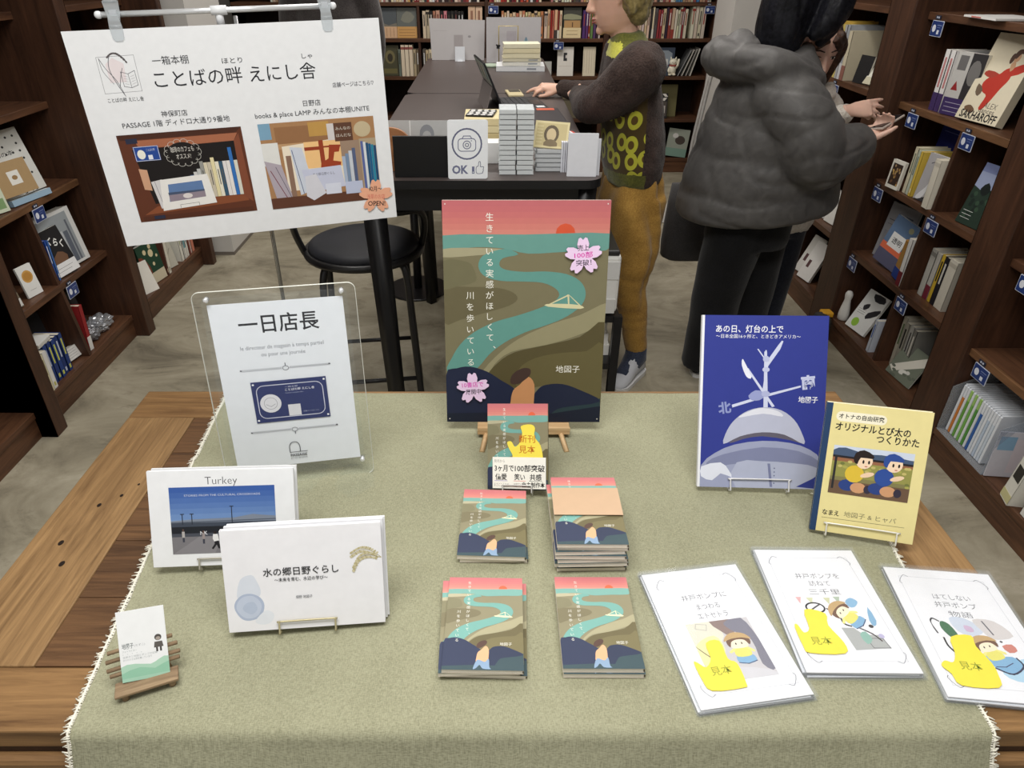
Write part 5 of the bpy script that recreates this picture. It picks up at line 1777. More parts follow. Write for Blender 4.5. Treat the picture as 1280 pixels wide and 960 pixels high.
b.build('foot', t, M=Matrix.Rotation(R(6), 4, 'X'))
t = thing('gold_frame', 'thin gold wire frame with two black clips before the whitish panel', 'frame', loc=(0.09, 4.41, CZ + 0.001))
gold = S((196, 176, 110), 0.35, 0.6)
b = MB()
b.tube([(-0.05, 0, 0.003), (-0.052, 0.01, 0.195), (0.058, 0.01, 0.195), (0.056, 0, 0.003)], 0.003, gold, 6)
b.tube([(-0.05, 0, 0.003), (0.056, 0, 0.003)], 0.003, gold, 6)
b.build('wire_frame', t)
for x in (-0.055, 0.06):
    b = MB()
    b.box((x, 0.004, 0.09), (0.018, 0.014, 0.02), blk2)
    b.tube([(x - 0.012, -0.004, 0.1), (x + 0.012, -0.004, 0.094)], 0.004, blk2, 6)
    b.build('clip', t)
b = MB()
b.disc((0, 0, 0), 0.05, 0.012, S((170, 186, 166), 0.4), 24, ch=0.003)
tag(b.build('green_dish', loc=(-0.005, 4.30, CZ + 0.0005)), 'pale green round dish beside the cream book stack', 'dish')
z = CZ + 0.0005
for i, (w_, d_, h_, c_) in enumerate(((0.262, 0.19, 0.026, (232, 234, 236)), (0.205, 0.15, 0.02, (226, 224, 214)), (0.205, 0.15, 0.016, (222, 216, 190)), (0.200, 0.148, 0.024, (238, 230, 196)), (0.198, 0.148, 0.024, (236, 226, 188)), (0.196, 0.146, 0.020, (240, 234, 206)))):
    b = MB()
    b.box((0, 0, h_ / 2), (w_ * 0.995, d_ * 0.99, h_ - 0.003), (240, 236, 222))
    for s in (0, 1):
        b.box((0, 0, 0.0008 + s * (h_ - 0.0016)), (w_, d_, 0.0016), c_)
    b.box((0, -d_ / 2 + 0.0008, h_ / 2), (w_, 0.0016, h_), c_)
    if i < 3:
        b.box((0.06, -d_ / 2 - 0.0002, h_ / 2), (0.05, 0.0006, h_ * 0.35), (150, 156, 164))
    tag(b.build('stacked_book', loc=(0.155 + (0.004 if i else 0), 4.19, z), rot=(0, 0, R(1.5 * (i % 3) - 1))), 'pale book in the stack at the far end of the counter, ' + ('large bottom one', 'second from bottom', 'third from bottom', 'fourth from bottom', 'second from top', 'top one')[i], 'book', 'pale books stacked at the far end of the counter')
    z += h_ + 0.0003
# ---------------------------------------------------------------- bookcases
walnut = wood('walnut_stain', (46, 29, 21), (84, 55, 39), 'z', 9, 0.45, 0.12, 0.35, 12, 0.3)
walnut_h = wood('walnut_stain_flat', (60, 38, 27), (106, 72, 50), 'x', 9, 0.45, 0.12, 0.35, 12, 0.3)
worn = wood('worn_lip', (78, 52, 34), (128, 92, 62), 'x', 12, 0.5, 0.15, 0.3, 12, 0.3)
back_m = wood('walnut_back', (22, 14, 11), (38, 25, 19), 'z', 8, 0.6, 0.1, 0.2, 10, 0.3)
tag_blue = S((36, 58, 118), 0.35, spec=0.5)
MIXED = {}


def bookcase(label, M, W, levels, f, ul, ur, dividers, tags, H=2.15, depth=0.40, worn_lips=(), y_up=0.0):
    """local frame: x along the front, y into the case, z up; f(z) = how far the shelf fronts stand back"""
    r = thing('bookcase', label, 'bookcase', M=M)
    for x0, x1 in ((-ul, 0.0), (W, W + ur)):
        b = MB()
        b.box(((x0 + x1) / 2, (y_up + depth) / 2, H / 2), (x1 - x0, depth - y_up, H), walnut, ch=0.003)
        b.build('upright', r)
    for z in levels:
        b = MB()
        y = f(z)
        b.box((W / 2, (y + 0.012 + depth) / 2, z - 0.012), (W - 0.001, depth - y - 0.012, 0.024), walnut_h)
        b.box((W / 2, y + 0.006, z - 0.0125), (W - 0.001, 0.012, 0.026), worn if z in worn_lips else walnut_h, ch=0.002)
        b.build('shelf', r)
    b = MB()
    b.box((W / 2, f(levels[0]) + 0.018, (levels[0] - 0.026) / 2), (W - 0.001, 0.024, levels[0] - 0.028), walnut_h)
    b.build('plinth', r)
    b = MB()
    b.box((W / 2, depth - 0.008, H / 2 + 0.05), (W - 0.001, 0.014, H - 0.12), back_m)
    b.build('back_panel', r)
    for i, x in dividers:
        z0, z1 = levels[i], levels[i + 1] - 0.026
        b = MB()
        b.prism([(f(z0) + 0.004, z0 + 0.0005), (depth - 0.016, z0 + 0.0005), (depth - 0.016, z1), (f(z1) + 0.004, z1)], -0.009, 0.009, walnut, Matrix.Translation((x, 0, 0)) @ Matrix.Rotation(R(90), 4, 'Z'))
        b.build('divider', r)
    for x, z in tags:
        b = MB()
        y = f(z) - 0.0015
        b.prism(rrect(0.074, 0.052, 0.003, x + 0.040, z - 0.050), y - 0.0018, y, S((206, 212, 226)))
        b.prism(rrect(0.070, 0.048, 0.003, x + 0.040, z - 0.050), y - 0.0024, y - 0.0019, tag_blue)
        b.box((x + 0.018, y - 0.0028, z - 0.046), (0.0005, 0.0005, 0.0005), tag_blue)
        a = Art(b, 0.074, 0.052, y - 0.0025, 1.5e-5, Matrix.Translation((x + 0.040, 0, z - 0.076)))
        a.ell(0.27, 0.5, 0.15, 0.24, (222, 226, 236), 14)
        a.rect(0.58, 0.16, 0.76, 0.42, (216, 222, 234))
        a.line([(0.52, 0.72), (0.88, 0.72)], 0.0016, (150, 166, 206))
        a.line([(0.52, 0.58), (0.8, 0.58)], 0.001, (130, 148, 196))
        o = b.build('name_tag', r, label='small blue name tag with white disc')
        b = MB()
        b.box((x + 0.030, y - 0.001, z - 0.014), (0.032, 0.002, 0.013), S((40, 44, 62)))
        b.box((x + 0.025, y - 0.0021, z - 0.014), (0.007, 0.0006, 0.006), S((190, 196, 212)))
        b.box((x + 0.036, y - 0.0021, z - 0.014), (0.007, 0.0006, 0.006), S((190, 196, 212)))
        b.build('number_plate', o)
    return r


NAMES = (('white', (236, 236, 232)), ('cream', (226, 212, 178)), ('pale grey', (190, 190, 188)), ('grey', (126, 128, 130)), ('black', (30, 28, 28)), ('red', (170, 40, 40)), ('dark red', (110, 34, 38)), ('pink', (206, 140, 146)), ('orange', (214, 116, 56)), ('yellow', (226, 198, 84)), ('brown', (110, 74, 50)), ('beige', (206, 178, 140)), ('olive', (116, 112, 66)), ('green', (72, 116, 80)), ('pale blue', (160, 188, 208)), ('blue', (52, 84, 160)), ('navy', (34, 40, 78)), ('purple', (86, 60, 110)))


def cname(c):
    return min(NAMES, key=lambda n: sum((a - b) ** 2 for a, b in zip(n[1], c)))[0]


ORDS = ['first', 'second', 'third', 'fourth', 'fifth', 'sixth', 'seventh', 'eighth', 'ninth', 'tenth', 'eleventh', 'twelfth', 'thirteenth', 'fourteenth', 'fifteenth', 'sixteenth', 'seventeenth', 'eighteenth', 'nineteenth', 'twentieth']


def ordinal(i):
    if i < 20:
        return ORDS[i]
    if i == 29:
        return 'thirtieth'
    if i == 39:
        return 'fortieth'
    return ('twenty', 'thirty', 'forty', 'fifty')[(i + 1) // 10 - 2] + '-' + ORDS[(i + 1) % 10 - 1]


def spine_mesh(t, h, d, c, c2=None, style=0, pages=(230, 222, 202)):
    b = MB()
    k = 0.0016
    b.box((0, k / 2, h / 2), (t, k, h), c)
    b.box((-t / 2 + k / 2, d / 2, h / 2), (k, d, h), c)
    b.box((t / 2 - k / 2, d / 2, h / 2), (k, d, h), c)
    b.box((0, d / 2, h / 2), (t - 2 * k, d - 0.004, h - 0.006), pages)
    c2 = c2 or tuple(60 if sum(c) > 330 else 215 for _ in range(3))
    y = -0.0004
    if style & 1:
        b.box((0, y, h * 0.66), (t * 0.3, 0.0006, h * 0.42), c2)
    if style & 2:
        b.box((0, y, h * 0.15), (t * 1.01, 0.001, h * 0.3), c2)
    if style & 4:
        b.box((0, y, h * 0.12), (t * 0.4, 0.0006, h * 0.1), c2)
    if style & 8:
        b.box((0, y, h * 0.9), (t * 0.95, 0.0006, h * 0.08), c2)
    return b


def spines(M, x, z, y, specs, where, group, gap=0.0012, lean=0.0, ry=0.0):
    """books standing side by side, backs outward"""
    n = len(specs)
    for i, s in enumerate(specs):
        t, h, d, c = s[:4]
        c2 = s[4] if len(s) > 4 else None
        st = s[5] if len(s) > 5 else 1
        ln = s[6] if len(s) > 6 else lean
        b = spine_mesh(t, h, d, c, c2, st)
        ww = t * math.cos(R(ln)) + h * abs(math.sin(R(ln)))
        pv = Matrix.Translation((t / 2, 0, 0)) if ln >= 0 else Matrix.Translation((-t / 2, 0, 0))
        base = x if ln >= 0 else x
        o = Matrix.Translation((x + t / 2, y + RNG.uniform(0, 0.006), z + 0.0006)) @ Matrix.Translation((-t / 2 if ln < 0 else t / 2, 0, 0)) @ Matrix.Rotation(R(ln), 4, 'Y') @ Matrix.Translation((t / 2 if ln < 0 else -t / 2, 0, 0)) @ Matrix.Rotation(R(ry), 4, 'Z')
        ob = b.build('shelved_book', M=M @ o)
        lab = '%s spine, %s from the left, %s' % (cname(c), ordinal(i), where) if n > 1 else '%s book %s' % (cname(c), where)
        tag(ob, lab, 'book', group)
        x += t + gap
    return x


def face(M, x, y, z, w, h, t, col, label, art=None, rz=0, tilt=-12, roll=0, name='displayed_book', cat='book', group=None, edge=(226, 222, 212), spine='l', spine_col=None):
    """book shown cover outward, x/y = bottom centre of its front"""
    MM = M @ Matrix.Translation((x, y, z + 0.001 + 0.5 * w * abs(math.sin(R(roll))) + t * abs(math.sin(R(tilt))))) @ Matrix.Rotation(R(rz), 4, 'Z') @ Matrix.Rotation(R(tilt), 4, 'X') @ Matrix.Rotation(R(roll), 4, 'Y') @ Matrix.Translation((0, t, 0))
    r = thing(name, label, cat, M=MM, group=group)
    if t > 0.004:
        book(r, w, h, t, col, edge, spine, art, spine_col=spine_col)
    else:
        b = MB()
        b.box((0, -t / 2, h / 2), (w, t, h), col)
        if art:
            art(Art(b, w, h, -t))
        b.build('cover', r)
    return r


def prop(b, name, label, cat, M, group=None):
    o = b.build(name, M=M)
    return tag(o, label, cat, group)


fR = lambda z: 0.0 + 0.045 * (z - 0.1)
fL = lambda z: 0.055 + 0.09 * (z - 0.11)
f0 = lambda z: 0.004
MR = lambda Y: Matrix.Translation((1.58, Y, 0)) @ Matrix.Rotation(R(-90), 4, 'Z')
ML = lambda Y: Matrix.Translation((-1.63, Y, 0)) @ Matrix.Rotation(R(90), 4, 'Z')
LV = [0.11, 0.43, 0.745, 1.05, 1.365, 1.68]
G = lambda *k: k

# ---- right wall -------------------------------------------------------------------------------
MA_, MBb, MC_ = MR(4.02), MR(2.95), MR(2.04)
bookcase('dark walnut bookcase on the right wall, behind the person in the puffer jacket', MA_, 0.88, LV, fR, 0.035, 0.0, [(0, 0.42), (1, 0.42), (2, 0.42)], [(0.02, 1.05), (0.44, 1.05), (0.46, 0.745)])
bookcase('dark walnut bookcase on the right wall holding the white dancer book', MBb, 0.75, LV, fR, 0.19, 0.0, [(0, 0.425), (1, 0.425), (2, 0.44)],
         [(0.045, 1.365), (0.085, 1.05), (0.45, 1.05), (0.02, 0.745), (0.435, 0.745), (0.005, 0.43), (0.435, 0.43)], worn_lips=(1.05,))
bookcase('dark walnut bookcase at the right edge, with the clear file of thin booklets', MC_, 0.80, LV, fR, 0.16, 0.05, [], [(0.045, 0.43), (0.06, 0.745)], worn_lips=(0.43,))

# bookcase with the dancer book: top cubby
W3 = 'of the purple-banded trio left of the dancer book'
for i in range(2):
    b = spine_mesh(0.030, 0.205, 0.145, (232, 230, 228), (66, 48, 98), 2)
    b.box((0, -0.0006, 0.13), (0.010, 0.0006, 0.1), S((196, 130, 130)))
    prop(b, 'shelved_book', 'white spine with purple foot, %s of the trio by the dancer book' % ('first', 'middle')[i], 'book', MBb @ Matrix.Translation((0.185 + 0.034 * i, 0.064, 1.0508)))


def art_dark3(a):
    a.rect(0, 0, 1, 1, (196, 194, 190))
    a.rect(0, 0, 1, 0.28, (62, 46, 96))
    a.rect(0.5, 0.28, 1, 1, (50, 48, 50))
    a.ell(0.72, 0.7, 0.2, 0.2, (120, 118, 116), 14)
    a.poly([(0.12, 0.4), (0.36, 0.4), (0.24, 0.55)], (150, 40, 44))
    for k in range(3):
        a.line([(0.1, 0.06 + 0.07 * k), (0.8, 0.06 + 0.07 * k)], 0.0014, (196, 190, 210))
    a.rect(0.1, 0.72, 0.4, 0.95, (110, 108, 108))


face(MBb, 0.314, 0.070, 1.05, 0.124, 0.205, 0.028, (214, 212, 208), 'purple-footed book turned cover outward beside the dancer book', art_dark3, rz=14, tilt=-3, spine_col=(230, 228, 226))


def art_dancer(a):
    a.rect(0, 0, 1, 1, (226, 216, 190))
    rd, sk, hr = (190, 52, 36), (206, 160, 124), (84, 56, 44)
    a.poly([(0.56, 0.62), (0.70, 0.64), (0.74, 0.52), (0.66, 0.40), (0.58, 0.24), (0.50, 0.14), (0.42, 0.16), (0.44, 0.30), (0.30, 0.34), (0.22, 0.44), (0.36, 0.54), (0.48, 0.56)], rd, 3)
    a.poly([(0.68, 0.64), (0.98, 0.72), (1.0, 0.64), (0.72, 0.55)], rd, 2)
    a.poly([(0.46, 0.56), (0.2, 0.58), (0.14, 0.53), (0.34, 0.50)], (172, 60, 44), 2)
    a.poly([(0.14, 0.42), (0.30, 0.36), (0.26, 0.28), (0.16, 0.32)], (110, 92, 74), 2)
    a.poly([(0.60, 0.68), (0.66, 0.72), (0.72, 0.66), (0.66, 0.60)], sk, 2)
    a.ell(0.66, 0.76, 0.07, 0.055, sk, 14)
    a.poly([(0.58, 0.78), (0.62, 0.84), (0.72, 0.85), (0.78, 0.80), (0.70, 0.80), (0.64, 0.74)], hr, 3)
    a.ell(0.57, 0.74, 0.045, 0.06, hr, 12)
    a.poly([(0.10, 0.14), (0.22, 0.17), (0.36, 0.12), (0.30, 0.08), (0.16, 0.10)], (112, 86, 64), 3)
    a.text(0.52, 0.17, 0.026, 'ALEX', (60, 48, 44), bold=-0.01, width=0.3)
    a.text(0.46, 0.115, 0.022, 'dances', (60, 48, 44), width=0.36)
    a.text(0.08, 0.02, 0.036, 'SAKHAROFF', (26, 22, 22), bold=0.025, width=0.86)


DB = face(MBb, 0.447, 0.070, 1.05, 0.182, 0.275, 0.032, (226, 216, 190), 'tall cream book with a dancer in a red dress on its cover', art_dancer, rz=10, tilt=-15, spine='r', edge=(232, 226, 210))
b = MB()
b.box((0, 0, 0.003), (0.20, 0.16, 0.006), (232, 230, 226))
b.box((-0.02, -0.0805, 0.003), (0.06, 0.0006, 0.004), S((206, 120, 110)))
prop(b, 'white_catalogue', 'white catalogue lying on the shelf above the dancer book', 'book', MBb @ Matrix.Translation((0.36, 0.11, 1.366)) @ Matrix.Rotation(R(-4), 4, 'Z'))

# second cubby row (0.745)
face(MBb, 0.20, 0.17, 0.745, 0.2, 0.255, 0.016, (26, 38, 120), 'large deep blue book at the back of the cubby below the dancer book', lambda a: (a.ell(0.8, 0.5, 0.08, 0.07, (140, 150, 190), 12), a.line([(0.1, 0.85), (0.7, 0.85)], 0.003, (110, 120, 180))), rz=2, tilt=-5)
for x_, y_, w_, h_, c_, lb in ((0.345, 0.22, 0.085, 0.17, (150, 146, 140), 'grey-brown book upright behind the lizard-tail book'),):
    face(MBb, x_, y_, 0.745, w_, h_, 0.02, c_, lb, rz=4, tilt=-4)
spines(MBb, 0.385, 0.745, 0.18, [(0.022, 0.20, 0.13, (98, 70, 88), (140, 110, 130), 1), (0.02, 0.195, 0.13, (110, 80, 98), (60, 40, 50), 1)], 'behind the thick white book below the dancer', 'purple books behind the thick white one')


def art_leo(a):
    a.rect(0, 0, 1, 1, (232, 228, 216))
    a.rect(0.12, 0.12, 0.88, 0.88, (60, 44, 36))
    for k in range(20):
        q = random.Random(k + 3)
        a.ell(0.16 + 0.68 * q.random(), 0.16 + 0.66 * q.random(), 0.06, 0.05, ((196, 160, 90), (120, 84, 56), (180, 150, 110))[k % 3], 8)


face(MBb, 0.150, 0.022, 0.745, 0.075, 0.108, 0.012, (232, 228, 216), 'small white-bordered book with a mottled brown picture, front of the blue book', art_leo, rz=8, tilt=-4)
spines(MBb, 0.196, 0.745, 0.040, [(0.024, 0.175, 0.12, (214, 206, 178), (120, 130, 110), 1), (0.02, 0.168, 0.12, (196, 204, 186), (110, 120, 110), 1), (0.017, 0.168, 0.12, (228, 196, 84), (236, 226, 190), 4)], 'in the row right of the mottled picture book', 'small row right of the mottled picture book', lean=2)


def art_lizard(a):
    a.rect(0, 0, 1, 1, (180, 178, 180))
    a.poly([(0.0, 0.0), (1, 0.0), (1, 0.42), (0.7, 0.30), (0.4, 0.10)], (62, 60, 62), 2)
    a.poly([(0.06, 0.02), (0.16, 0.16), (0.32, 0.30), (0.42, 0.46), (0.48, 0.44), (0.40, 0.22), (0.3, 0.06)], (226, 226, 228), 2)
    a.line(spline([(0.2, 0.8), (0.35, 0.84), (0.5, 0.78)], False, 3), 0.003, (80, 78, 80))
    a.ell(0.36, 0.74, 0.05, 0.03, (110, 108, 110), 10)


face(MBb, 0.345, 0.052, 0.745, 0.125, 0.172, 0.014, (184, 182, 184), 'grey book with a white lizard on dark rock, below the dancer book', art_lizard, rz=9, tilt=-6)
prop(spine_mesh(0.038, 0.175, 0.15, (228, 222, 206), (206, 200, 186), 8), 'shelved_book', 'thick off-white book, rightmost in the cubby below the dancer book', 'book', MBb @ Matrix.Translation((0.402, 0.022, 0.7455)) @ Matrix.Rotation(R(-2), 4, 'Z') )
face(MBb, 0.60, 0.18, 0.745, 0.13, 0.205, 0.01, (168, 178, 160), 'pale green card with white flowers behind the forest book', lambda a: (a.ell(0.4, 0.7, 0.2, 0.12, (232, 234, 228), 12), a.ell(0.6, 0.5, 0.16, 0.1, (226, 230, 222), 12), a.rect(0.1, 0.1, 0.9, 0.3, (90, 104, 80))), rz=3, tilt=-5)


def art_forest(a):
    a.rect(0, 0, 1, 1, (38, 54, 44))
    a.poly([(0, 0.62), (0.3, 0.58), (0.6, 0.64), (1, 0.56), (1, 1), (0, 1)], (150, 160, 190))
    a.rect(0, 0.86, 1, 1, (120, 130, 170))
    a.poly([(0.3, 0.6), (0.5, 0.72), (0.7, 0.6), (0.5, 0.5)], (22, 30, 28), 2)
    for k in range(14):
        q = random.Random(k)
        a.ell(q.random(), 0.1 + 0.42 * q.random(), 0.08, 0.04, ((54, 76, 58), (28, 40, 34))[k % 2], 8)
    for k in range(3):
        a.line([(0.1, 0.10 + 0.06 * k), (0.5, 0.10 + 0.06 * k)], 0.0015, (206, 210, 206))


face(MBb, 0.607, 0.058, 0.745, 0.105, 0.205, 0.010, (38, 54, 44), 'dark green forest book leaning cover outward in the right-hand cubby', art_forest, rz=8, tilt=-13)

# third row (0.43)
pl = clear('hazy_bag', (226, 228, 230), 0.7, 0.2)


def art_bagged(a):
    a.rect(0, 0, 1, 1, (166, 166, 170))
    a.line([(0.1, 0.7), (0.8, 0.7)], 0.003, (90, 90, 96))
    a.rect(0.6, 0.74, 0.85, 0.84, (110, 110, 116))
    a.line([(0.1, 0.62), (0.7, 0.62)], 0.002, (110, 110, 116))
    a.rect(0.08, 0.06, 0.9, 0.5, (150, 150, 156))


face(MBb, 0.130, 0.100, 0.43, 0.165, 0.232, 0.010, (166, 166, 170), 'grey book in a hazy clear bag, left of the orange and blue book', art_bagged, rz=11, tilt=-8)
face(MBb, 0.215, 0.22, 0.43, 0.20, 0.22, 0.008, (150, 152, 156), 'pale grey book at the back of the cubby behind the bagged one', None, rz=2, tilt=-4)


def art_sunset(a):
    a.rect(0, 0, 1, 1, (96, 120, 152))
    a.rect(0, 0, 1, 0.34, (92, 92, 116))
    a.rect(0, 0.28, 1, 0.42, (222, 112, 78))
    a.rect(0.2, 0.38, 0.8, 0.68, (232, 232, 230))
    a.text(0.5, 0.48, 0.026, '透明', (40, 40, 46), 'c', 0.01, width=0.4)
    a.ell(0.75, 0.86, 0.1, 0.06, (150, 150, 120), 12)


face(MBb, 0.210, 0.050, 0.43, 0.140, 0.198, 0.014, (96, 120, 152), 'orange and blue book with a white title label, slanting in its cubby', art_sunset, rz=12, tilt=-12, roll=8)
b = MB()
b.box((0, 0.05, 0.08), (0.055, 0.10, 0.16), (172, 128, 66), ch=0.002)
b.box((0, 0.05, 0.022), (0.057, 0.102, 0.044), (42, 66, 140))
b.ball((0, 0.05, 0.175), (0.016, 0.016, 0.018), S((196, 186, 150)), 10)
b.ball((0, 0.05, 0.195), (0.012, 0.012, 0.012), S((206, 198, 170)), 10)
prop(b, 'gift_box', 'golden brown box with a blue foot and round knob, beside the orange book', 'box', MBb @ Matrix.Translation((0.335, 0.040, 0.431)) @ Matrix.Rotation(R(8), 4, 'Y') @ Matrix.Translation((0, 0, 0.005)))
prop(spine_mesh(0.026, 0.19, 0.13, (228, 226, 222), (112, 36, 44), 2), 'shelved_book', 'white spine with dark red foot beside the golden box', 'book', MBb @ Matrix.Translation((0.390, 0.024, 0.4306)))
spines(MBb, 0.468, 0.43, 0.060, [(0.034, 0.185, 0.13, (186, 184, 176), (140, 138, 132), 8), (0.028, 0.18, 0.13, (190, 186, 178), (120, 44, 58), 2), (0.022, 0.185, 0.13, (206, 172, 56), (40, 34, 32), 1), (0.028, 0.185, 0.13, (34, 32, 38), (210, 206, 196), 1), (0.05, 0.19, 0.13, (206, 200, 186), (180, 174, 160), 8)], 'in the row below the forest book', 'row of books below the forest book', lean=1.5)

# lowest row (0.11)
b = MB()
b.loft([[(q * math.cos(2 * math.pi * k / 20), 0.9 * q * math.sin(2 * math.pi * k / 20), z) for k in range(20)] for q, z in ((0.020, 0), (0.026, 0.006), (0.026, 0.03), (0.022, 0.06), (0.017, 0.085), (0.015, 0.1), (0.018, 0.115), (0.018, 0.128), (0.012, 0.139), (0.002, 0.143))], S((222, 220, 214), 0.4))
b.loft([[(0.004 * math.cos(2 * math.pi * k / 10) - 0.016 - 0.014 * i, 0.004 * math.sin(2 * math.pi * k / 10) * (1 - i), 0.122 - 0.004 * i + 0.0 * k) for k in range(10)] for i in (0, 1)], S((222, 220, 214), 0.4))
prop(b, 'bird_figurine', 'smooth white bird figurine at the left end of the lowest shelf', 'figurine', MBb @ Matrix.Translation((0.045, 0.04, 0.1105)))
b = MB()
b.box((0, 0, 0.012), (0.05, 0.05, 0.024), (222, 164, 44), ch=0.006)
b.box((-0.018, 0, -0.012), (0.016, 0.04, 0.03), (222, 164, 44), ch=0.004)
prop(b, 'yellow_stopper', 'small yellow block hooked over the shelf end beside the white bird', 'block', MBb @ Matrix.Translation((-0.02 + 0.026, -0.022 + 0.002, 0.1105 + 0.0275 - 0.0275)))


def art_bw(a):
    a.rect(0, 0, 1, 1, (226, 226, 222))
    for p in ([(0.3, 0.95), (0.8, 0.98), (0.9, 0.85), (0.5, 0.8)], [(0.55, 0.5), (0.95, 0.7), (0.95, 0.55), (0.6, 0.35)], [(0.2, 0.6), (0.4, 0.7), (0.45, 0.6), (0.3, 0.5)]):
        a.poly(p, (46, 44, 48), 2)
    a.ell(0.32, 0.18, 0.16, 0.11, (150, 196, 70), 16)
    for k in range(3):
        a.line([(0.1, 0.4 + 0.05 * k), (0.45, 0.42 + 0.05 * k)], 0.0012, (90, 90, 92))


face(MBb, 0.165, 0.038, 0.11, 0.130, 0.185, 0.012, (226, 226, 222), 'white book with black picture patches and a green dot', art_bw, rz=10, tilt=-26)
prop(spine_mesh(0.02, 0.148, 0.11, (206, 212, 224), (58, 92, 170), 1), 'shelved_book', 'slim white and blue spine right of the green dot book', 'book', MBb @ Matrix.Translation((0.35, 0.012, 0.1106)) @ Matrix.Rotation(R(3), 4, 'Y'))
spines(MBb, 0.452, 0.11, 0.052, [(0.028, 0.215, 0.13, (176, 170, 154), (84, 104, 70), 1), (0.030, 0.205, 0.13, (150, 146, 134), (34, 32, 32), 1), (0.026, 0.205, 0.13, (168, 166, 160), (60, 58, 58), 1), (0.024, 0.20, 0.13, (120, 118, 112), (200, 196, 186), 1)], 'in the beige row behind the pebble photo card', 'beige books in the lowest right cubby')


def art_pebble(a):
    a.rect(0, 0, 1, 1, (112, 118, 104))
    a.poly([(0, 0.2), (0.2, 0.1), (1, 0.7), (1, 0.92), (0.9, 0.95)], (214, 210, 198))
    a.ell(0.52, 0.25, 0.14, 0.07, (216, 214, 206), 12, 20)
    a.ell(0.68, 0.32, 0.07, 0.05, (206, 204, 198), 12)
    for k in range(8):
        q = random.Random(k)
        a.ell(q.random(), 0.3 * q.random(), 0.08, 0.04, (96, 102, 90), 8)


face(MBb, 0.585, 0.022, 0.11, 0.15, 0.14, 0.006, (112, 118, 104), 'greenish photo card with white pebbles, lowest shelf right', art_pebble, rz=6, tilt=-24)
b = MB()
b.box((0, 0, 0.065), (0.10, 0.07, 0.13), S((56, 54, 54), 0.8, bump=0.3), ch=0.03)
prop(b, 'small_bag', 'small dark grey fabric bag on the floor against the bookcase plinth', 'bag', MBb @ Matrix.Translation((0.03, -0.045, 0.001)))

# bookcase at the right edge: clear file of booklets
fl = clear('file_plastic', (236, 240, 246), 0.8, 0.12)
t = thing('clear_file_box', 'clear plastic magazine file packed with thin booklets, right edge', 'file box', M=MC_ @ Matrix.Translation((0.14, 0.02, 0.111)))
b = MB()
for x in (-0.13, 0.13):
    b.prism([(-0.02, 0.0), (0.20, 0.0), (0.20, 0.235), (0.10, 0.235), (-0.02, 0.175)], -0.001, 0.001, fl, Matrix.Translation((x, 0, 0)) @ Matrix.Rotation(R(90), 4, 'Z'))
b.box((0, 0.09, 0.001), (0.26, 0.22, 0.002), fl)
b.box((0, 0.20, 0.117), (0.26, 0.002, 0.235), fl)
b.build('shell', t)
FC = ((226, 230, 236), (206, 128, 60), (226, 228, 232), (108, 164, 70), (224, 230, 226), (120, 178, 84), (226, 230, 232), (86, 150, 66), (222, 226, 232), (56, 100, 170), (214, 222, 232), (226, 230, 236), (190, 204, 222), (220, 226, 234), (206, 216, 228), (226, 230, 236))
for i, c_ in enumerate(FC):
    b = MB()
    b.box((0, 0.085, 0.098), (0.009, 0.165, 0.19), (222, 226, 232))
    b.box((0, 0.0015, 0.075), (0.0095, 0.004, 0.145), c_)
    b.box((0, 0.0015, 0.168), (0.0095, 0.004, 0.04), ((226, 230, 236), (160, 200, 110))[c_[1] > 140 and c_[0] < 130])
    prop(b, 'thin_booklet', 'thin %s-spined booklet, %s from the left in the clear file box' % (cname(c_), ordinal(i)), 'booklet', MC_ @ Matrix.Translation((0.14 - 0.117 + 0.0128 * i, 0.026, 0.1135)) @ Matrix.Rotation(R(2), 4, 'Y'), 'booklets in the clear file box')
face(MC_, 0.288, 0.10, 0.112, 0.19, 0.165, 0.004, (206, 204, 212), 'pale pink and grey sheet standing at the end of the clear file box', lambda a: (a.rect(0.04, 0.6, 0.3, 0.9, (140, 176, 204)), a.rect(0.3, 0.1, 0.96, 0.85, (214, 204, 210))), rz=84, tilt=-4)
b = spine_mesh(0.05, 0.16, 0.13, (228, 226, 216), (50, 46, 40), 0)
b.box((0.0, -0.0006, 0.11), (0.036, 0.0008, 0.05), S((50, 48, 44)))
b.box((0.0, -0.0006, 0.02), (0.05, 0.0008, 0.03), S((206, 200, 150)))
prop(b, 'shelved_book', 'cream book with a dark label, right of the clear file box', 'book', MC_ @ Matrix.Translation((0.395, -0.005, 0.1135)) @ Matrix.Rotation(R(6), 4, 'Y') @ Matrix.Rotation(R(-10), 4, 'Z'))
spines(MC_, 0.455, 0.111, 0.004, [(0.024, 0.165, 0.13, (224, 222, 216), (96, 120, 150), 1), (0.02, 0.16, 0.13, (176, 196, 206), (90, 110, 130), 1), (0.028, 0.165, 0.13, (226, 224, 220), (120, 130, 140), 1), (0.024, 0.16, 0.13, (206, 210, 214), (80, 100, 140), 1)], 'right of the dark-labelled cream book', 'row beside the dark-labelled cream book', lean=4)

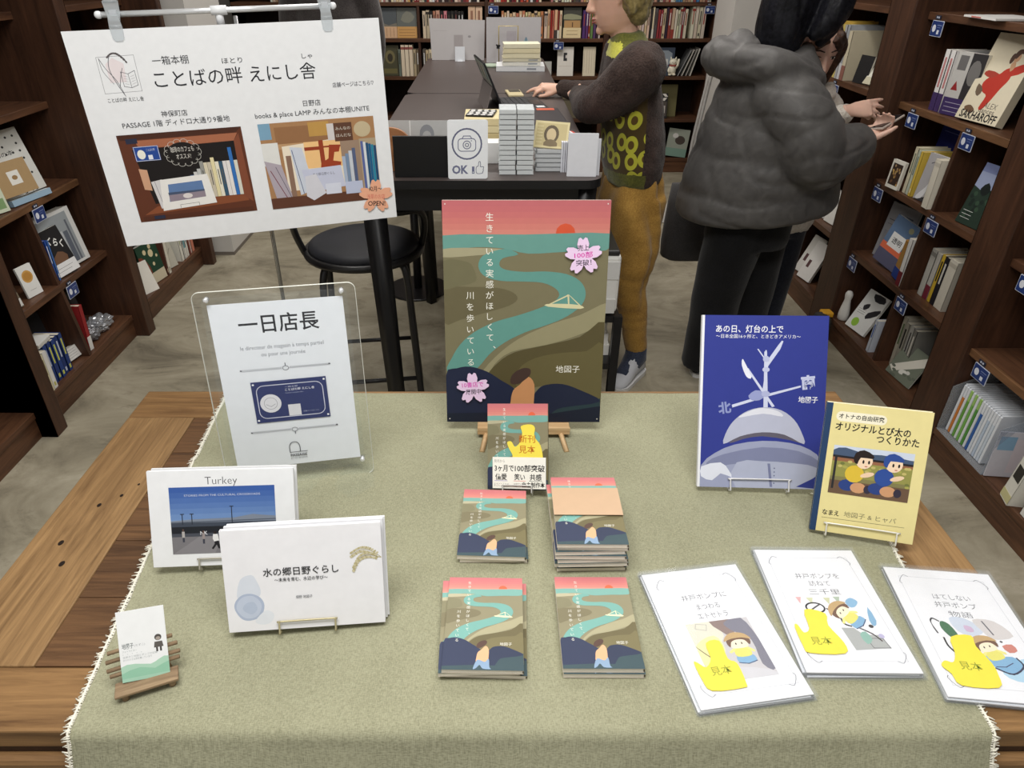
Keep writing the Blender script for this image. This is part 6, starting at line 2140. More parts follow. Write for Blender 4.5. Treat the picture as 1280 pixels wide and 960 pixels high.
# bookcase behind the puffer jacket
spines(MA_, 0.362, 1.05, 0.040, [(0.045, 0.235, 0.16, (212, 178, 84), (170, 140, 60), 1), (0.034, 0.225, 0.16, (206, 186, 108), (230, 214, 150), 1), (0.022, 0.225, 0.16, (176, 176, 178), (120, 120, 124), 1), (0.028, 0.225, 0.16, (156, 160, 166), (200, 200, 202), 2), (0.036, 0.205, 0.16, (206, 196, 170), (142, 96, 84), 2)], 'in the row of tall books behind the child', 'tall books behind the child')
face(MA_, 0.655, 0.16, 1.05, 0.16, 0.215, 0.012, (142, 132, 98), 'olive-tan book cover outward behind the hand with the phone', None, rz=4, tilt=-6)
face(MA_, 0.625, 0.075, 1.05, 0.085, 0.115, 0.01, (24, 22, 24), 'small black book leaning before the olive-tan cover', None, rz=15, tilt=-10)
face(MA_, 0.715, 0.085, 1.05, 0.11, 0.105, 0.016, (222, 220, 206), 'small white book slanted at the shelf end, before the olive-tan cover', lambda a: a.rect(0.0, 0.0, 1, 0.3, (196, 190, 164)), rz=12, tilt=-30)
for i, (x_, c_) in enumerate(((0.56, (214, 212, 206)), (0.65, (226, 224, 220)))):
    face(MA_, x_, 0.05 - 0.02 * i, 0.11, 0.11, 0.2, 0.012, c_, ('grey-white booklet low behind the puffer jacket person', 'white slanted booklet low behind the puffer jacket, nearer the upright')[i], lambda a: a.rect(0.2, 0.3, 0.4, 0.5, (90, 60, 60)), rz=10, tilt=-24)
for i in range(3):
    face(MA_, 0.56 + 0.075 * i, 0.06, 0.43, 0.09, 0.15, 0.012, ((206, 204, 200), (190, 188, 184), (224, 222, 216))[i], ('pale booklet at knee height behind the jacket hem, left', 'grey booklet at knee height behind the jacket hem, middle', 'white booklet at knee height behind the jacket hem, right')[i], None, rz=7, tilt=-14)

# ---- left wall --------------------------------------------------------------------------------
ma, mb_, mc = ML(3.02), ML(2.2), ML(1.33)
bookcase('dark walnut bookcase on the left wall behind the white notice board', ma, 0.83, LV, fL, 0.0, 0.05, [], [])
bookcase('dark walnut bookcase on the left wall with the dotted white book', mb_, 0.75, LV, fL, 0.07, 0.07, [(0, 0.365), (1, 0.365)], [(0.385, 0.745), (0.385, 0.43)], worn_lips=(0.745,))
bookcase('dark walnut bookcase at the left edge, only its corner showing', mc, 0.80, LV, fL, 0.05, 0.0, [(0, 0.4)], [])


def art_dots(a):
    a.rect(0, 0, 1, 1, (222, 222, 216))
    for r_ in range(6):
        for k in range(7):
            if (r_ * 7 + k) % 5 != 3:
                a.ell(0.1 + 0.13 * k, 0.28 + 0.12 * r_, 0.022, 0.02, (50, 50, 50), 6)
    a.text(0.3, 0.62, 0.020, 'まちの本', (50, 50, 52), width=0.45)
    a.text(0.55, 0.13, 0.034, '部屋', (30, 30, 32), width=0.3, bold=0.02)
    a.text(0.55, 0.02, 0.030, '手帳', (30, 30, 32), width=0.3, bold=0.02)


face(mb_, 0.475, 0.185, 0.745, 0.28, 0.235, 0.026, (222, 222, 216), 'white book scattered with small black dots, upper left shelf', art_dots, rz=-8, tilt=-14, roll=0, spine='l')
face(mb_, 0.435, 0.118, 0.745, 0.19, 0.022, 0.02, (150, 176, 196), 'low pale blue book under the kraft-wrapped one', None, rz=-12, tilt=-10)


def art_kraft(a):
    a.rect(0, 0, 1, 1, (168, 140, 100))
    a.rect(0.35, 0.3, 0.68, 0.7, (226, 224, 216))
    a.ell(0.52, 0.5, 0.08, 0.07, (150, 120, 80), 10)


face(mb_, 0.395, 0.125, 0.778, 0.155, 0.12, 0.024, (168, 140, 100), 'kraft paper wrapped book with a white label, front of the dotted book', art_kraft, rz=-14, tilt=-14, edge=(222, 204, 170))
face(mb_, 0.265, 0.145, 0.745, 0.09, 0.12, 0.018, (206, 214, 190), 'pale green and white book at the left picture edge', lambda a: (a.rect(0.1, 0.1, 0.9, 0.4, (130, 160, 110)), a.rect(0.1, 0.6, 0.9, 0.7, (120, 130, 120))), rz=-18, tilt=-10)


def art_frame(a):
    a.rect(0, 0, 1, 1, (214, 214, 212))
    a.rect(0.06, 0.05, 0.90, 0.94, (150, 156, 160))
    for k in range(6):
        a.rect(0.10 + 0.115 * k, 0.05, 0.20 + 0.115 * k, 0.72 - 0.02 * k, ((196, 196, 194), (126, 130, 136), (206, 206, 204), (150, 120, 126), (186, 190, 194), (94, 100, 112))[k])
    a.rect(0.80, 0.05, 0.84, 0.8, (96, 100, 110))


face(mb_, 0.520, 0.118, 0.43, 0.255, 0.225, 0.05, (214, 214, 212), 'white-framed box with grey stripes filling the middle left cubby', art_frame, rz=-8, tilt=-9)


def art_black(a):
    a.rect(0, 0, 1, 1, (30, 28, 30))
    a.poly([(0.1, 0.3), (0.5, 0.5), (0.8, 0.36), (0.6, 0.2)], (110, 80, 60), 2)
    a.text(0.3, 0.72, 0.035, 'くらく', (230, 230, 226), width=0.6, bold=0.03, rot=-28)
    a.rect(0, 0, 1, 0.26, (226, 226, 226))
    a.line([(0.1, 0.16), (0.8, 0.16)], 0.0014, (120, 120, 122))
    a.line([(0.1, 0.09), (0.7, 0.09)], 0.0014, (120, 120, 122))


face(mb_, 0.470, 0.096, 0.43, 0.115, 0.185, 0.014, (30, 28, 30), 'black book with slanted white writing and a white band, before the framed box', art_black, rz=-16, tilt=-14, roll=-4)
spines(mb_, 0.387, 0.43, 0.10, [(0.014, 0.17, 0.11, (40, 78, 160), (206, 214, 226), 1), (0.012, 0.165, 0.11, (66, 110, 180), (220, 226, 232), 4)], 'beside the black book with slanted writing', 'blue spines beside the black slanted-writing book')
face(mb_, 0.262, 0.120, 0.43, 0.072, 0.118, 0.008, (232, 232, 228), 'small white card with a round golden cookie print', lambda a: (a.ell(0.5, 0.64, 0.34, 0.2, (206, 158, 84), 18), a.ell(0.5, 0.64, 0.26, 0.14, (190, 138, 66), 16), a.line([(0.3, 0.2), (0.7, 0.2)], 0.001, (120, 120, 116))), rz=-12, tilt=-9)
face(mb_, 0.105, 0.120, 0.43, 0.11, 0.16, 0.02, (52, 48, 44), 'dark book with a pale foot left of the golden cookie card', lambda a: (a.rect(0, 0, 1, 0.34, (120, 110, 92)), a.rect(0.75, 0.02, 1, 0.2, (222, 220, 214))), rz=-14, tilt=-12)


def art_face(a):
    a.rect(0, 0, 1, 1, (44, 42, 44))
    a.ell(0.5, 0.6, 0.26, 0.26, (168, 164, 160), 20)
    a.poly([(0.2, 0.7), (0.3, 0.92), (0.7, 0.93), (0.8, 0.7), (0.72, 0.6), (0.7, 0.78), (0.4, 0.82), (0.28, 0.6)], (26, 24, 26), 2)
    for u in (0.4, 0.6):
        a.ell(u, 0.62, 0.04, 0.015, (40, 38, 40), 8)
    a.line([(0.44, 0.46), (0.56, 0.46)], 0.002, (80, 70, 72))
    a.poly([(0.1, 0), (0.9, 0), (0.8, 0.28), (0.5, 0.36), (0.2, 0.28)], (70, 66, 70), 2)


face(mb_, 0.50, 0.16, 0.11, 0.14, 0.205, 0.014, (44, 42, 44), 'black and white portrait book cover behind the red spine', art_face, rz=-12, tilt=-12)
b = spine_mesh(0.026, 0.20, 0.13, (150, 40, 42), (222, 220, 216), 2)
prop(b, 'shelved_book', 'red spine with white foot leaning at the divider, lowest left shelf', 'book', mb_ @ Matrix.Translation((0.412, 0.075, 0.1118)) @ Matrix.Rotation(R(4), 4, 'Y'))
b = MB()
rr = random.Random(4)
bm = bmesh.new()
bmesh.ops.create_icosphere(bm, subdivisions=4, radius=1.0)
for v in bm.verts:
    n1 = noise.noise(v.co * 2.3) * 0.35 + noise.noise(v.co * 6.0) * 0.22
    v.co = v.co * (1 + n1)
    v.co = Vector((v.co.x * 0.072, v.co.y * 0.045, max(-0.03, v.co.z * 0.034) + 0.03))
b.bm(bm, S((176, 178, 182), 0.2, 0.55, 0.3, 30), smooth=False)
prop(b, 'foil_bag', 'crumpled silver foil bag at the end of the lowest left shelf', 'bag', mb_ @ Matrix.Translation((0.60, 0.13, 0.111)))
b = MB()
bm = bmesh.new()
bmesh.ops.create_icosphere(bm, subdivisions=3, radius=1.0)
for v in bm.verts:
    v.co = v.co * (1 + noise.noise(v.co * 3 + Vector((5, 0, 0))) * 0.4)
    v.co = Vector((v.co.x * 0.035, v.co.y * 0.03, max(-0.028, v.co.z * 0.03) + 0.028))
b.bm(bm, S((130, 130, 134), 0.25, 0.4, 0.3, 30), smooth=False)
prop(b, 'foil_bag', 'small crumpled grey wrapper between the red spine and the silver bag', 'bag', mb_ @ Matrix.Translation((0.505, 0.115, 0.111)))


def art_night(a):
    a.rect(0, 0, 1, 1, (36, 35, 38))
    a.poly([(0, 0.3), (0.4, 0.5), (0.7, 0.46), (1, 0.3), (1, 0.1), (0, 0.1)], (84, 84, 86), 2)
    for k in range(12):
        q = random.Random(k)
        a.ell(q.random(), 0.1 + 0.3 * q.random(), 0.05, 0.02, ((140, 140, 140), (60, 60, 62))[k % 2], 8)


face(mb_, 0.215, 0.195, 0.11, 0.26, 0.21, 0.014, (36, 35, 38), 'large black landscape photo book behind the blue series, lowest left shelf', art_night, rz=-8, tilt=-8)
face(mb_, 0.315, 0.098, 0.11, 0.085, 0.05, 0.03, (226, 224, 220), 'low white pocket book right of the blue series', lambda a: [a.line([(0.1, 0.2 + 0.2 * k), (0.85, 0.2 + 0.2 * k)], 0.001, (120, 120, 122)) for k in range(4)], rz=-11, tilt=-18)
spines(mb_, 0.005, 0.11, 0.062, [(0.011, 0.15, 0.10, (196, 176, 110), (120, 100, 60), 1), (0.026, 0.155, 0.105, (228, 226, 220), (150, 146, 138), 4), (0.024, 0.152, 0.105, (206, 198, 170), (70, 66, 56), 1), (0.022, 0.155, 0.105, (224, 216, 180), (110, 100, 70), 1), (0.026, 0.158, 0.105, (230, 228, 224), (196, 190, 110), 4)], 'in the pale row left of the blue series', 'pale spines left of the blue series')
spines(mb_, 0.128, 0.11, 0.075, [(0.025, 0.165, 0.105, (36, 62, 124), (196, 204, 220), 1), (0.025, 0.165, 0.105, (36, 58, 116), (206, 206, 96), 5), (0.025, 0.163, 0.105, (40, 66, 130), (206, 212, 90), 5), (0.024, 0.165, 0.105, (34, 54, 110), (196, 204, 220), 5), (0.024, 0.164, 0.105, (38, 62, 122), (206, 206, 96), 5)], 'of the blue series, lowest left shelf', 'blue paperback series on the lowest left shelf')
b = MB()
b.box((0, 0, 0.009), (0.09, 0.12, 0.016), (222, 222, 218), ch=0.001)
b.box((0, 0, 0.009), (0.0905, 0.1205, 0.008), (206, 204, 198))
prop(b, 'flat_book', 'white book lying flat across the blue series', 'book', mb_ @ Matrix.Translation((0.15, 0.14, 0.277)) @ Matrix.Rotation(R(4), 4, 'Z'))


def wedge_paper():
    b = MB()
    b.prism([(-0.055, 0), (0.055, 0), (0.012, 0.14), (-0.004, 0.14)], -0.002, 0.002, (228, 224, 214))
    return b


b = MB()
b.add([(-0.05, 0, 0), (0.05, 0, 0), (0.042, 0.04, 0.15), (-0.042, 0.04, 0.15), (-0.05, 0.08, 0), (0.05, 0.08, 0)], [(0, 1, 2, 3), (3, 2, 5, 4)], S((228, 224, 214)))
b.add([(-0.05, 0.0006, 0), (0.05, 0.0006, 0), (0.042, 0.0400, 0.1490), (-0.042, 0.0400, 0.1490), (-0.05, 0.0794, 0), (0.05, 0.0794, 0)], [(3, 2, 1, 0), (4, 5, 2, 3)], S((206, 202, 192)))
prop(b, 'folded_card', 'folded white card standing like a tent, nearest on the shelf below the notice board', 'card', ma @ Matrix.Translation((0.19, 0.07, 0.111)) @ Matrix.Rotation(R(-24), 4, 'Z'))


def art_spots(a):
    a.rect(0, 0, 1, 1, (34, 66, 48))
    a.rect(0, 0.0, 1, 0.26, (200, 190, 164))
    a.poly([(0, 0.26), (0.4, 0.26), (0.3, 0.6), (0, 0.75)], (124, 62, 44), 2)
    for u, v, r_ in ((0.35, 0.8, 0.08), (0.62, 0.72, 0.12), (0.66, 0.88, 0.07), (0.6, 0.45, 0.06), (0.85, 0.6, 0.05)):
        a.ell(u, v, r_, r_ * 0.8, (214, 200, 160), 12)


face(ma, 0.315, 0.085, 0.11, 0.16, 0.205, 0.024, (34, 66, 48), 'dark green picture book with cream spots and brown corner', art_spots, rz=-10, tilt=-8)
spines(ma, 0.405, 0.11, 0.070, [(0.016, 0.20, 0.14, (90, 52, 40), (200, 180, 150), 4), (0.030, 0.205, 0.14, (226, 220, 204), (170, 160, 140), 4)], 'beside the green spotted picture book', 'books beside the green spotted picture book', lean=2)
face(ma, 0.505, 0.09, 0.11, 0.10, 0.14, 0.012, (186, 182, 168), 'grey folded book right of the green spotted picture book', lambda a: a.line([(0.2, 0.2), (0.8, 0.7)], 0.003, (120, 116, 104)), rz=-16, tilt=-12)
face(ma, 0.560, 0.14, 0.11, 0.12, 0.20, 0.014, (96, 108, 60), 'olive green book at the back, shelf below the notice board', lambda a: a.rect(0.1, 0.1, 0.6, 0.4, (60, 62, 70)), rz=-8, tilt=-6)
spines(ma, 0.60, 0.11, 0.066, [(0.032, 0.19, 0.13, (228, 226, 214), (150, 156, 120), 1), (0.016, 0.185, 0.13, (206, 204, 196), (90, 90, 88), 1), (0.022, 0.185, 0.13, (120, 164, 170), (226, 224, 214), 2), (0.026, 0.18, 0.13, (226, 222, 212), (96, 140, 150), 1), (0.020, 0.18, 0.13, (124, 66, 56), (196, 170, 150), 1), (0.024, 0.175, 0.13, (206, 178, 168), (150, 90, 80), 1), (0.034, 0.17, 0.13, (208, 132, 108), (140, 70, 56), 1)], 'in the row at the column end', 'row of books at the column end')

# ---- far wall ---------------------------------------------------------------------------------
ZB = [0.116, 0.425, 0.742, 1.008, 1.252, 1.50]
YB = 5.9
mk = lambda x: Matrix.Translation((x, YB, 0))
bl, bm_, br_ = mk(-0.98), mk(-0.03), mk(0.89)
bookcase('far walnut bookcase left of the counter end', bl, 0.925, ZB, f0, 0.05, 0.0, [(2, 0.425), (3, 0.425)], [], depth=0.34)
bookcase('far walnut bookcase in the middle, behind the paper panels', bm_, 0.88, ZB, f0, 0.025, 0.0, [], [(0.0, 1.252), (0.50, 1.008), (0.01, 0.742)], depth=0.34)
bookcase('far walnut bookcase at the right, between the woman and the jacket', br_, 0.78, ZB, f0, 0.04, 0.05, [], [(0.0, 1.008), (0.02, 0.742), (0.70, 1.252)], depth=0.34)
bookcase('far walnut bookcase at the left end, mostly hidden by the notice board', mk(-1.95), 0.92, ZB, f0, 0.0, 0.0, [(2, 0.425), (3, 0.425)], [], depth=0.34)
PAL = ((222, 206, 172), (228, 216, 188), (206, 184, 150), (232, 228, 216), (190, 160, 130), (214, 190, 160), (226, 220, 206), (60, 44, 40), (34, 30, 32), (150, 44, 42), (196, 130, 130), (120, 50, 48), (206, 196, 178), (98, 86, 74), (204, 170, 96))
WARM = ((160, 44, 40), (190, 60, 44), (206, 150, 60), (222, 206, 172), (140, 36, 40), (214, 196, 160), (228, 216, 188), (120, 34, 36), (206, 110, 70), (60, 46, 42))


def fill(M, x0, x1, z, hs, pal, where, group, seed, lean=0.0, tmin=0.012, tmax=0.024, d=0.11, y=0.012):
    q = random.Random(seed)
    sp = []
    x = x0
    while True:
        t = q.uniform(tmin, tmax)
        if x + t > x1:
            break
        c = q.choice(pal)
        c = tuple(max(0, min(255, k + q.randint(-8, 8))) for k in c)
        sp.append((t, hs * q.uniform(0.93, 1.03), d, c, q.choice((None, (70, 60, 56), (150, 60, 50), (226, 220, 206))), q.choice((1, 1, 5, 2, 1, 9))))
        x += t + 0.0012
    spines(M, x0, z, y, sp, where, group, lean=lean)


# top row: only the feet of the books show
fill(bl, 0.02, 0.90, 1.252, 0.16, PAL, 'top row of the far left bookcase', 'top row, far left bookcase', 11)
fill(bm_, 0.01, 0.40, 1.252, 0.16, WARM, 'top row of the far middle bookcase', 'top row, far middle bookcase', 12)
fill(bm_, 0.47, 0.87, 1.252, 0.16, PAL, 'top right run of the far middle bookcase', 'top right run, far middle bookcase', 13)
fill(br_, 0.02, 0.16, 1.252, 0.16, ((226, 210, 180), (232, 226, 210)), 'top left run of the far right bookcase', 'top left run, far right bookcase', 14)
fill(br_, 0.26, 0.76, 1.252, 0.16, ((206, 196, 178), (150, 90, 80), (226, 220, 206), (80, 130, 180), (190, 150, 120)), 'top right run of the far right bookcase', 'top right run, far right bookcase', 15)
# second row
def art_box(a):
    a.rect(0, 0, 1, 1, (86, 92, 96))
    a.poly([(0, 0.4), (0.3, 0.5), (0.6, 0.42), (1, 0.5), (1, 0.3), (0, 0.3)], (126, 120, 108), 2)
    a.rect(0, 0, 1, 0.38, (214, 176, 140))
    for k in range(5):
        a.line([(0.12 + 0.18 * k, 0.05), (0.12 + 0.18 * k, 0.33)], 0.003, (150, 110, 84))


def art_box2(a):
    a.rect(0, 0, 1, 1, (104, 108, 104))
    a.poly([(0.2, 0.6), (0.5, 0.9), (0.9, 0.7), (0.6, 0.5)], (130, 130, 118), 2)
    a.rect(0, 0, 1, 0.38, (206, 158, 96))
    for k in range(3):
        a.line([(0.1, 0.08 + 0.1 * k), (0.9, 0.08 + 0.1 * k)], 0.003, (140, 96, 60))


face(bl, 0.183, 0.02, 1.008, 0.15, 0.205, 0.02, (86, 92, 96), 'grey photo book with a pinkish foot, far left bookcase, left of the pair', art_box, tilt=-5)
face(bl, 0.335, 0.02, 1.008, 0.15, 0.205, 0.02, (104, 108, 104), 'grey photo book with an ochre foot, far left bookcase, right of the pair', art_box2, tilt=-5)
spines(bl, 0.455, 1.008, 0.012, [(0.026, 0.185, 0.11, (214, 196, 170)), (0.026, 0.19, 0.11, (190, 176, 150), (50, 46, 40), 9), (0.024, 0.185, 0.11, (30, 28, 28), (214, 206, 196), 1), (0.022, 0.185, 0.11, (176, 120, 96)), (0.03, 0.188, 0.11, (196, 150, 130), (110, 50, 46), 1), (0.026, 0.185, 0.11, (40, 32, 34), (206, 120, 120), 1), (0.026, 0.185, 0.11, (206, 130, 140), (120, 40, 50), 1), (0.024, 0.182, 0.11, (28, 24, 26), (80, 70, 64), 1), (0.026, 0.184, 0.11, (36, 34, 34), (90, 84, 70), 1), (0.026, 0.186, 0.11, (34, 26, 28), (110, 60, 56), 1), (0.02, 0.18, 0.11, (40, 38, 36)), (0.024, 0.182, 0.11, (30, 28, 28))], 'second row of the far left bookcase', 'second row, far left bookcase')
spines(bl, 0.80, 1.008, 0.01, [(0.055, 0.215, 0.11, (214, 180, 150), (150, 110, 90), 1), (0.052, 0.215, 0.11, (220, 188, 160), (150, 110, 90), 1)], 'thick beige pair beside the post, far left bookcase', 'thick beige pair beside the post')
fill(bm_, 0.10, 0.42, 1.008, 0.18, ((214, 196, 160), (222, 204, 170), (196, 170, 120), (190, 120, 90), (206, 180, 140)), 'above the whitish paper panel', 'row above the whitish paper panel', 21, tmin=0.018, tmax=0.026)
fill(bm_, 0.425, 0.565, 1.008, 0.19, ((190, 120, 90), (226, 206, 172), (214, 180, 140), (60, 56, 90), (150, 50, 44)), 'second row left of the boxed dark cover', 'run left of the boxed dark cover', 22)


def art_obi(a):
    a.rect(0, 0, 1, 1, (70, 70, 62))
    a.poly([(0, 0.75), (0.4, 0.8), (1, 0.72), (1, 0.62), (0, 0.62)], (150, 150, 120), 2)
    a.rect(0.05, 0.34, 0.95, 0.58, (186, 146, 96))
    a.rect(0.48, 0.36, 0.54, 0.52, (100, 70, 50))
    a.rect(0, 0, 1, 0.34, (228, 208, 164))
    a.line([(0.2, 0.24), (0.8, 0.24)], 0.003, (170, 140, 100))
    a.line([(0.2, 0.12), (0.8, 0.12)], 0.004, (130, 100, 76))


face(bm_, 0.638, 0.016, 1.008, 0.135, 0.205, 0.03, (70, 70, 62), 'dark book with a cream band, cover outward left of the woman face', art_obi, tilt=-4)
fill(bm_, 0.715, 0.865, 1.008, 0.195, ((226, 220, 206), (110, 130, 80), (90, 60, 110), (60, 40, 50), (222, 200, 160), (150, 60, 50)), 'second row just left of the woman face', 'run just left of the woman face', 23)
fill(br_, 0.02, 0.14, 1.008, 0.205, ((130, 34, 40), (160, 50, 50), (120, 28, 34)), 'second row just right of the woman hair', 'red run right of the woman hair', 31)
fill(br_, 0.145, 0.60, 1.008, 0.205, ((222, 206, 180), (206, 180, 150), (54, 46, 50), (228, 220, 204), (150, 60, 54), (206, 196, 186), (90, 80, 76)), 'second row of the far right bookcase', 'second row, far right bookcase', 32, tmin=0.014)
fill(br_, 0.615, 0.735, 1.008, 0.225, ((224, 214, 190), (214, 204, 180)), 'right end of the far right bookcase', 'pale run at the right end', 33, tmin=0.022, tmax=0.028)
# third row


def art_olive(a):
    a.rect(0, 0, 1, 1, (78, 76, 56))
    a.ell(0.5, 0.62, 0.3, 0.22, (120, 112, 78), 14)
    a.ell(0.5, 0.6, 0.16, 0.14, (60, 54, 42), 12)
    a.rect(0.1, 0.08, 0.9, 0.24, (110, 104, 66))


face(bl, 0.19, 0.02, 0.742, 0.13, 0.215, 0.02, (78, 76, 56), 'dark olive book cover outward, lower left of the far bookcases', art_olive, tilt=-5)
spines(bl, 0.255, 0.742, 0.012, [(0.02, 0.19, 0.11, (110, 120, 110)), (0.03, 0.22, 0.11, (226, 210, 186), (150, 90, 80), 8), (0.03, 0.22, 0.11, (228, 214, 190), (140, 80, 76), 8), (0.03, 0.22, 0.11, (224, 208, 184), (150, 90, 80), 8), (0.024, 0.19, 0.11, (176, 160, 130)), (0.02, 0.19, 0.11, (110, 96, 76))], 'right of the dark olive cover, far left bookcase', 'spines right of the dark olive cover')
spines(bl, 0.445, 0.742, 0.012, [(0.022, 0.19, 0.11, (90, 84, 76)), (0.024, 0.185, 0.11, (196, 176, 140)), (0.024, 0.19, 0.11, (214, 200, 170)), (0.022, 0.18, 0.11, (130, 110, 90))], 'beside the left rim of the grey paper panel', 'spines beside the grey paper panel')
face(bm_, 0.46, 0.03, 0.742, 0.07, 0.10, 0.02, (176, 176, 170), 'small grey block left of the white photo booklet, far middle bookcase', None, tilt=-8)
face(bm_, 0.60, 0.016, 0.742, 0.125, 0.205, 0.008, (224, 220, 212), 'white booklet with one dark photo, far middle bookcase', lambda a: (a.rect(0.38, 0.52, 0.6, 0.8, (40, 40, 44)), a.rect(0.5, 0.62, 0.6, 0.72, (206, 200, 196)), a.line([(0.1, 0.34), (0.9, 0.34)], 0.002, (190, 176, 160))), tilt=-8)
face(bm_, 0.785, 0.016, 0.742, 0.095, 0.205, 0.008, (218, 208, 184), 'cream booklet filled with text, far middle bookcase', lambda a: [a.line([(0.1 + 0.2 * k, 0.1), (0.1 + 0.2 * k, 0.9)], 0.002, (170, 156, 130)) for k in range(5)], tilt=-8)


def art_toy(a):
    a.rect(0, 0, 1, 1, (58, 68, 84))
    a.poly([(0.3, 0.5), (0.5, 0.9), (0.9, 0.8), (0.8, 0.4)], (140, 150, 160), 2)
    a.rect(0.4, 0.3, 0.75, 0.6, (206, 208, 206))
    a.ell(0.55, 0.5, 0.06, 0.05, (30, 32, 40), 8)
    a.rect(0.05, 0.1, 0.4, 0.4, (90, 100, 116))


face(br_, 0.43, 0.02, 0.742, 0.19, 0.20, 0.02, (58, 68, 84), 'slate blue picture box behind the white cat figurine', art_toy, tilt=-4)
b = MB()
cw = S((232, 226, 206), 0.4)
b.ball((0, 0, 0.032), (0.030, 0.026, 0.034), cw, 14)
b.ball((0.004, -0.004, 0.082), (0.026, 0.023, 0.023), cw, 14)
for s in (-1, 1):
    b.tube([(0.004 + s * 0.014, 0, 0.098), (0.004 + s * 0.019, 0, 0.116)], [0.009, 0.0015], cw, 8)
    b.ball((s * 0.014, -0.02, 0.008), (0.012, 0.014, 0.008), cw, 10)
b.tube([(0.022, -0.008, 0.045), (0.034, -0.014, 0.066), (0.036, -0.016, 0.094), (0.035, -0.018, 0.104)], [0.009, 0.0085, 0.0085, 0.007], cw, 8)
b.tube([(-0.02, -0.012, 0.046), (-0.026, -0.022, 0.03), (-0.018, -0.028, 0.02)], [0.009, 0.008, 0.007], cw, 8)
for s in (-1, 1):
    b.ball((0.004 + s * 0.009, -0.0262, 0.085), 0.0026, S((40, 34, 32)), 6)
b.ball((0.004, -0.0272, 0.078), 0.002, S((196, 120, 110)), 6)
b.tube([(0.004 + 0.024 * math.cos(2 * math.pi * k / 16), -0.002 + 0.021 * math.sin(2 * math.pi * k / 16), 0.063) for k in range(16)], 0.003, S((176, 50, 46)), 6, closed=True)
prop(b, 'cat_figurine', 'white beckoning cat figurine on the far right bookcase', 'figurine', br_ @ Matrix.Translation((0.515, 0.03, 0.7465)) @ Matrix.Scale(1.15, 4))
for i in range(4):
    b = MB()
    b.box((0, 0.07, 0.1), (0.006, 0.14, 0.2), ((96, 96, 96), (150, 146, 140), (120, 116, 110), (190, 186, 176))[i])
    b.box((0, -0.0004, 0.1), (0.0064, 0.001, 0.2), ((150, 150, 150), (206, 200, 190), (170, 166, 160), (214, 210, 200))[i])
    prop(b, 'leaning_magazine', 'thin magazine slanting right of the white cat, %s from the left' % ORDS[i], 'magazine', br_ @ Matrix.Translation((0.565 + 0.032 * i, 0.02, 0.744)) @ Matrix.Rotation(R(24 - 3 * i), 4, 'Y'), 'magazines slanting beside the cat')
spines(br_, 0.10, 0.742, 0.012, [(0.024, 0.2, 0.11, (60, 56, 60)), (0.02, 0.2, 0.11, (196, 186, 170)), (0.024, 0.2, 0.11, (150, 140, 130)), (0.024, 0.2, 0.11, (44, 40, 44))], 'left of the slate blue picture box', 'spines left of the slate blue picture box')
# fourth row
face(bm_, 0.70, 0.02, 0.425, 0.27, 0.24, 0.05, (104, 96, 78), 'wide brownish box low between the counter and the woman', lambda a: a.rect(0.0, 0.55, 1, 0.6, (70, 62, 50)), tilt=-3)


def art_clap(a):
    a.rect(0, 0, 1, 1, (40, 38, 38))
    for k in range(4):
        a.poly([(0.02 + 0.25 * k, 0.7), (0.14 + 0.25 * k, 0.7), (0.22 + 0.25 * k, 0.82), (0.1 + 0.25 * k, 0.82)], (226, 222, 214))
        a.poly([(0.14 + 0.25 * k, 0.86), (0.26 + 0.25 * k, 0.86), (0.16 + 0.25 * k, 0.98), (0.04 + 0.25 * k, 0.98)], (226, 222, 214))
    a.rect(0.03, 0.08, 0.97, 0.66, (84, 76, 70))
    a.ell(0.4, 0.4, 0.28, 0.16, (190, 160, 120), 16)
    a.ell(0.42, 0.42, 0.16, 0.09, (220, 206, 180), 14)
    a.rect(0.7, 0.2, 0.92, 0.5, (190, 186, 180))


face(br_, 0.41, 0.03, 0.425, 0.22, 0.185, 0.012, (40, 38, 38), 'black and white striped clapperboard with a food photo, far right bookcase', art_clap, tilt=-10, name='clapperboard', cat='clapperboard')
face(br_, 0.52, 0.10, 0.425, 0.17, 0.24, 0.012, (118, 112, 74), 'olive folder standing behind the clapperboard', None, tilt=-6)
# lowest row
spines(br_, 0.345, 0.116, 0.012, [(0.03, 0.2, 0.12, (224, 222, 220), (120, 116, 150), 4), (0.028, 0.205, 0.12, (228, 226, 222), (150, 150, 150), 4), (0.03, 0.2, 0.12, (60, 50, 56), (206, 200, 196), 1), (0.026, 0.19, 0.12, (206, 196, 176)), (0.03, 0.21, 0.12, (206, 110, 60), (226, 200, 170), 1), (0.024, 0.2, 0.12, (90, 44, 40))], 'lowest row of the far right bookcase', 'lowest row, far right bookcase', lean=-1)
face(br_, 0.625, 0.02, 0.116, 0.17, 0.215, 0.01, (150, 156, 144), 'pale photo book with a dark animal shape, lowest right of the far wall', lambda a: (a.ell(0.6, 0.6, 0.24, 0.16, (70, 60, 54), 14), a.rect(0, 0, 1, 0.3, (120, 150, 136)), a.ell(0.35, 0.75, 0.14, 0.09, (206, 204, 200), 10)), rz=-6, tilt=-8, roll=6)
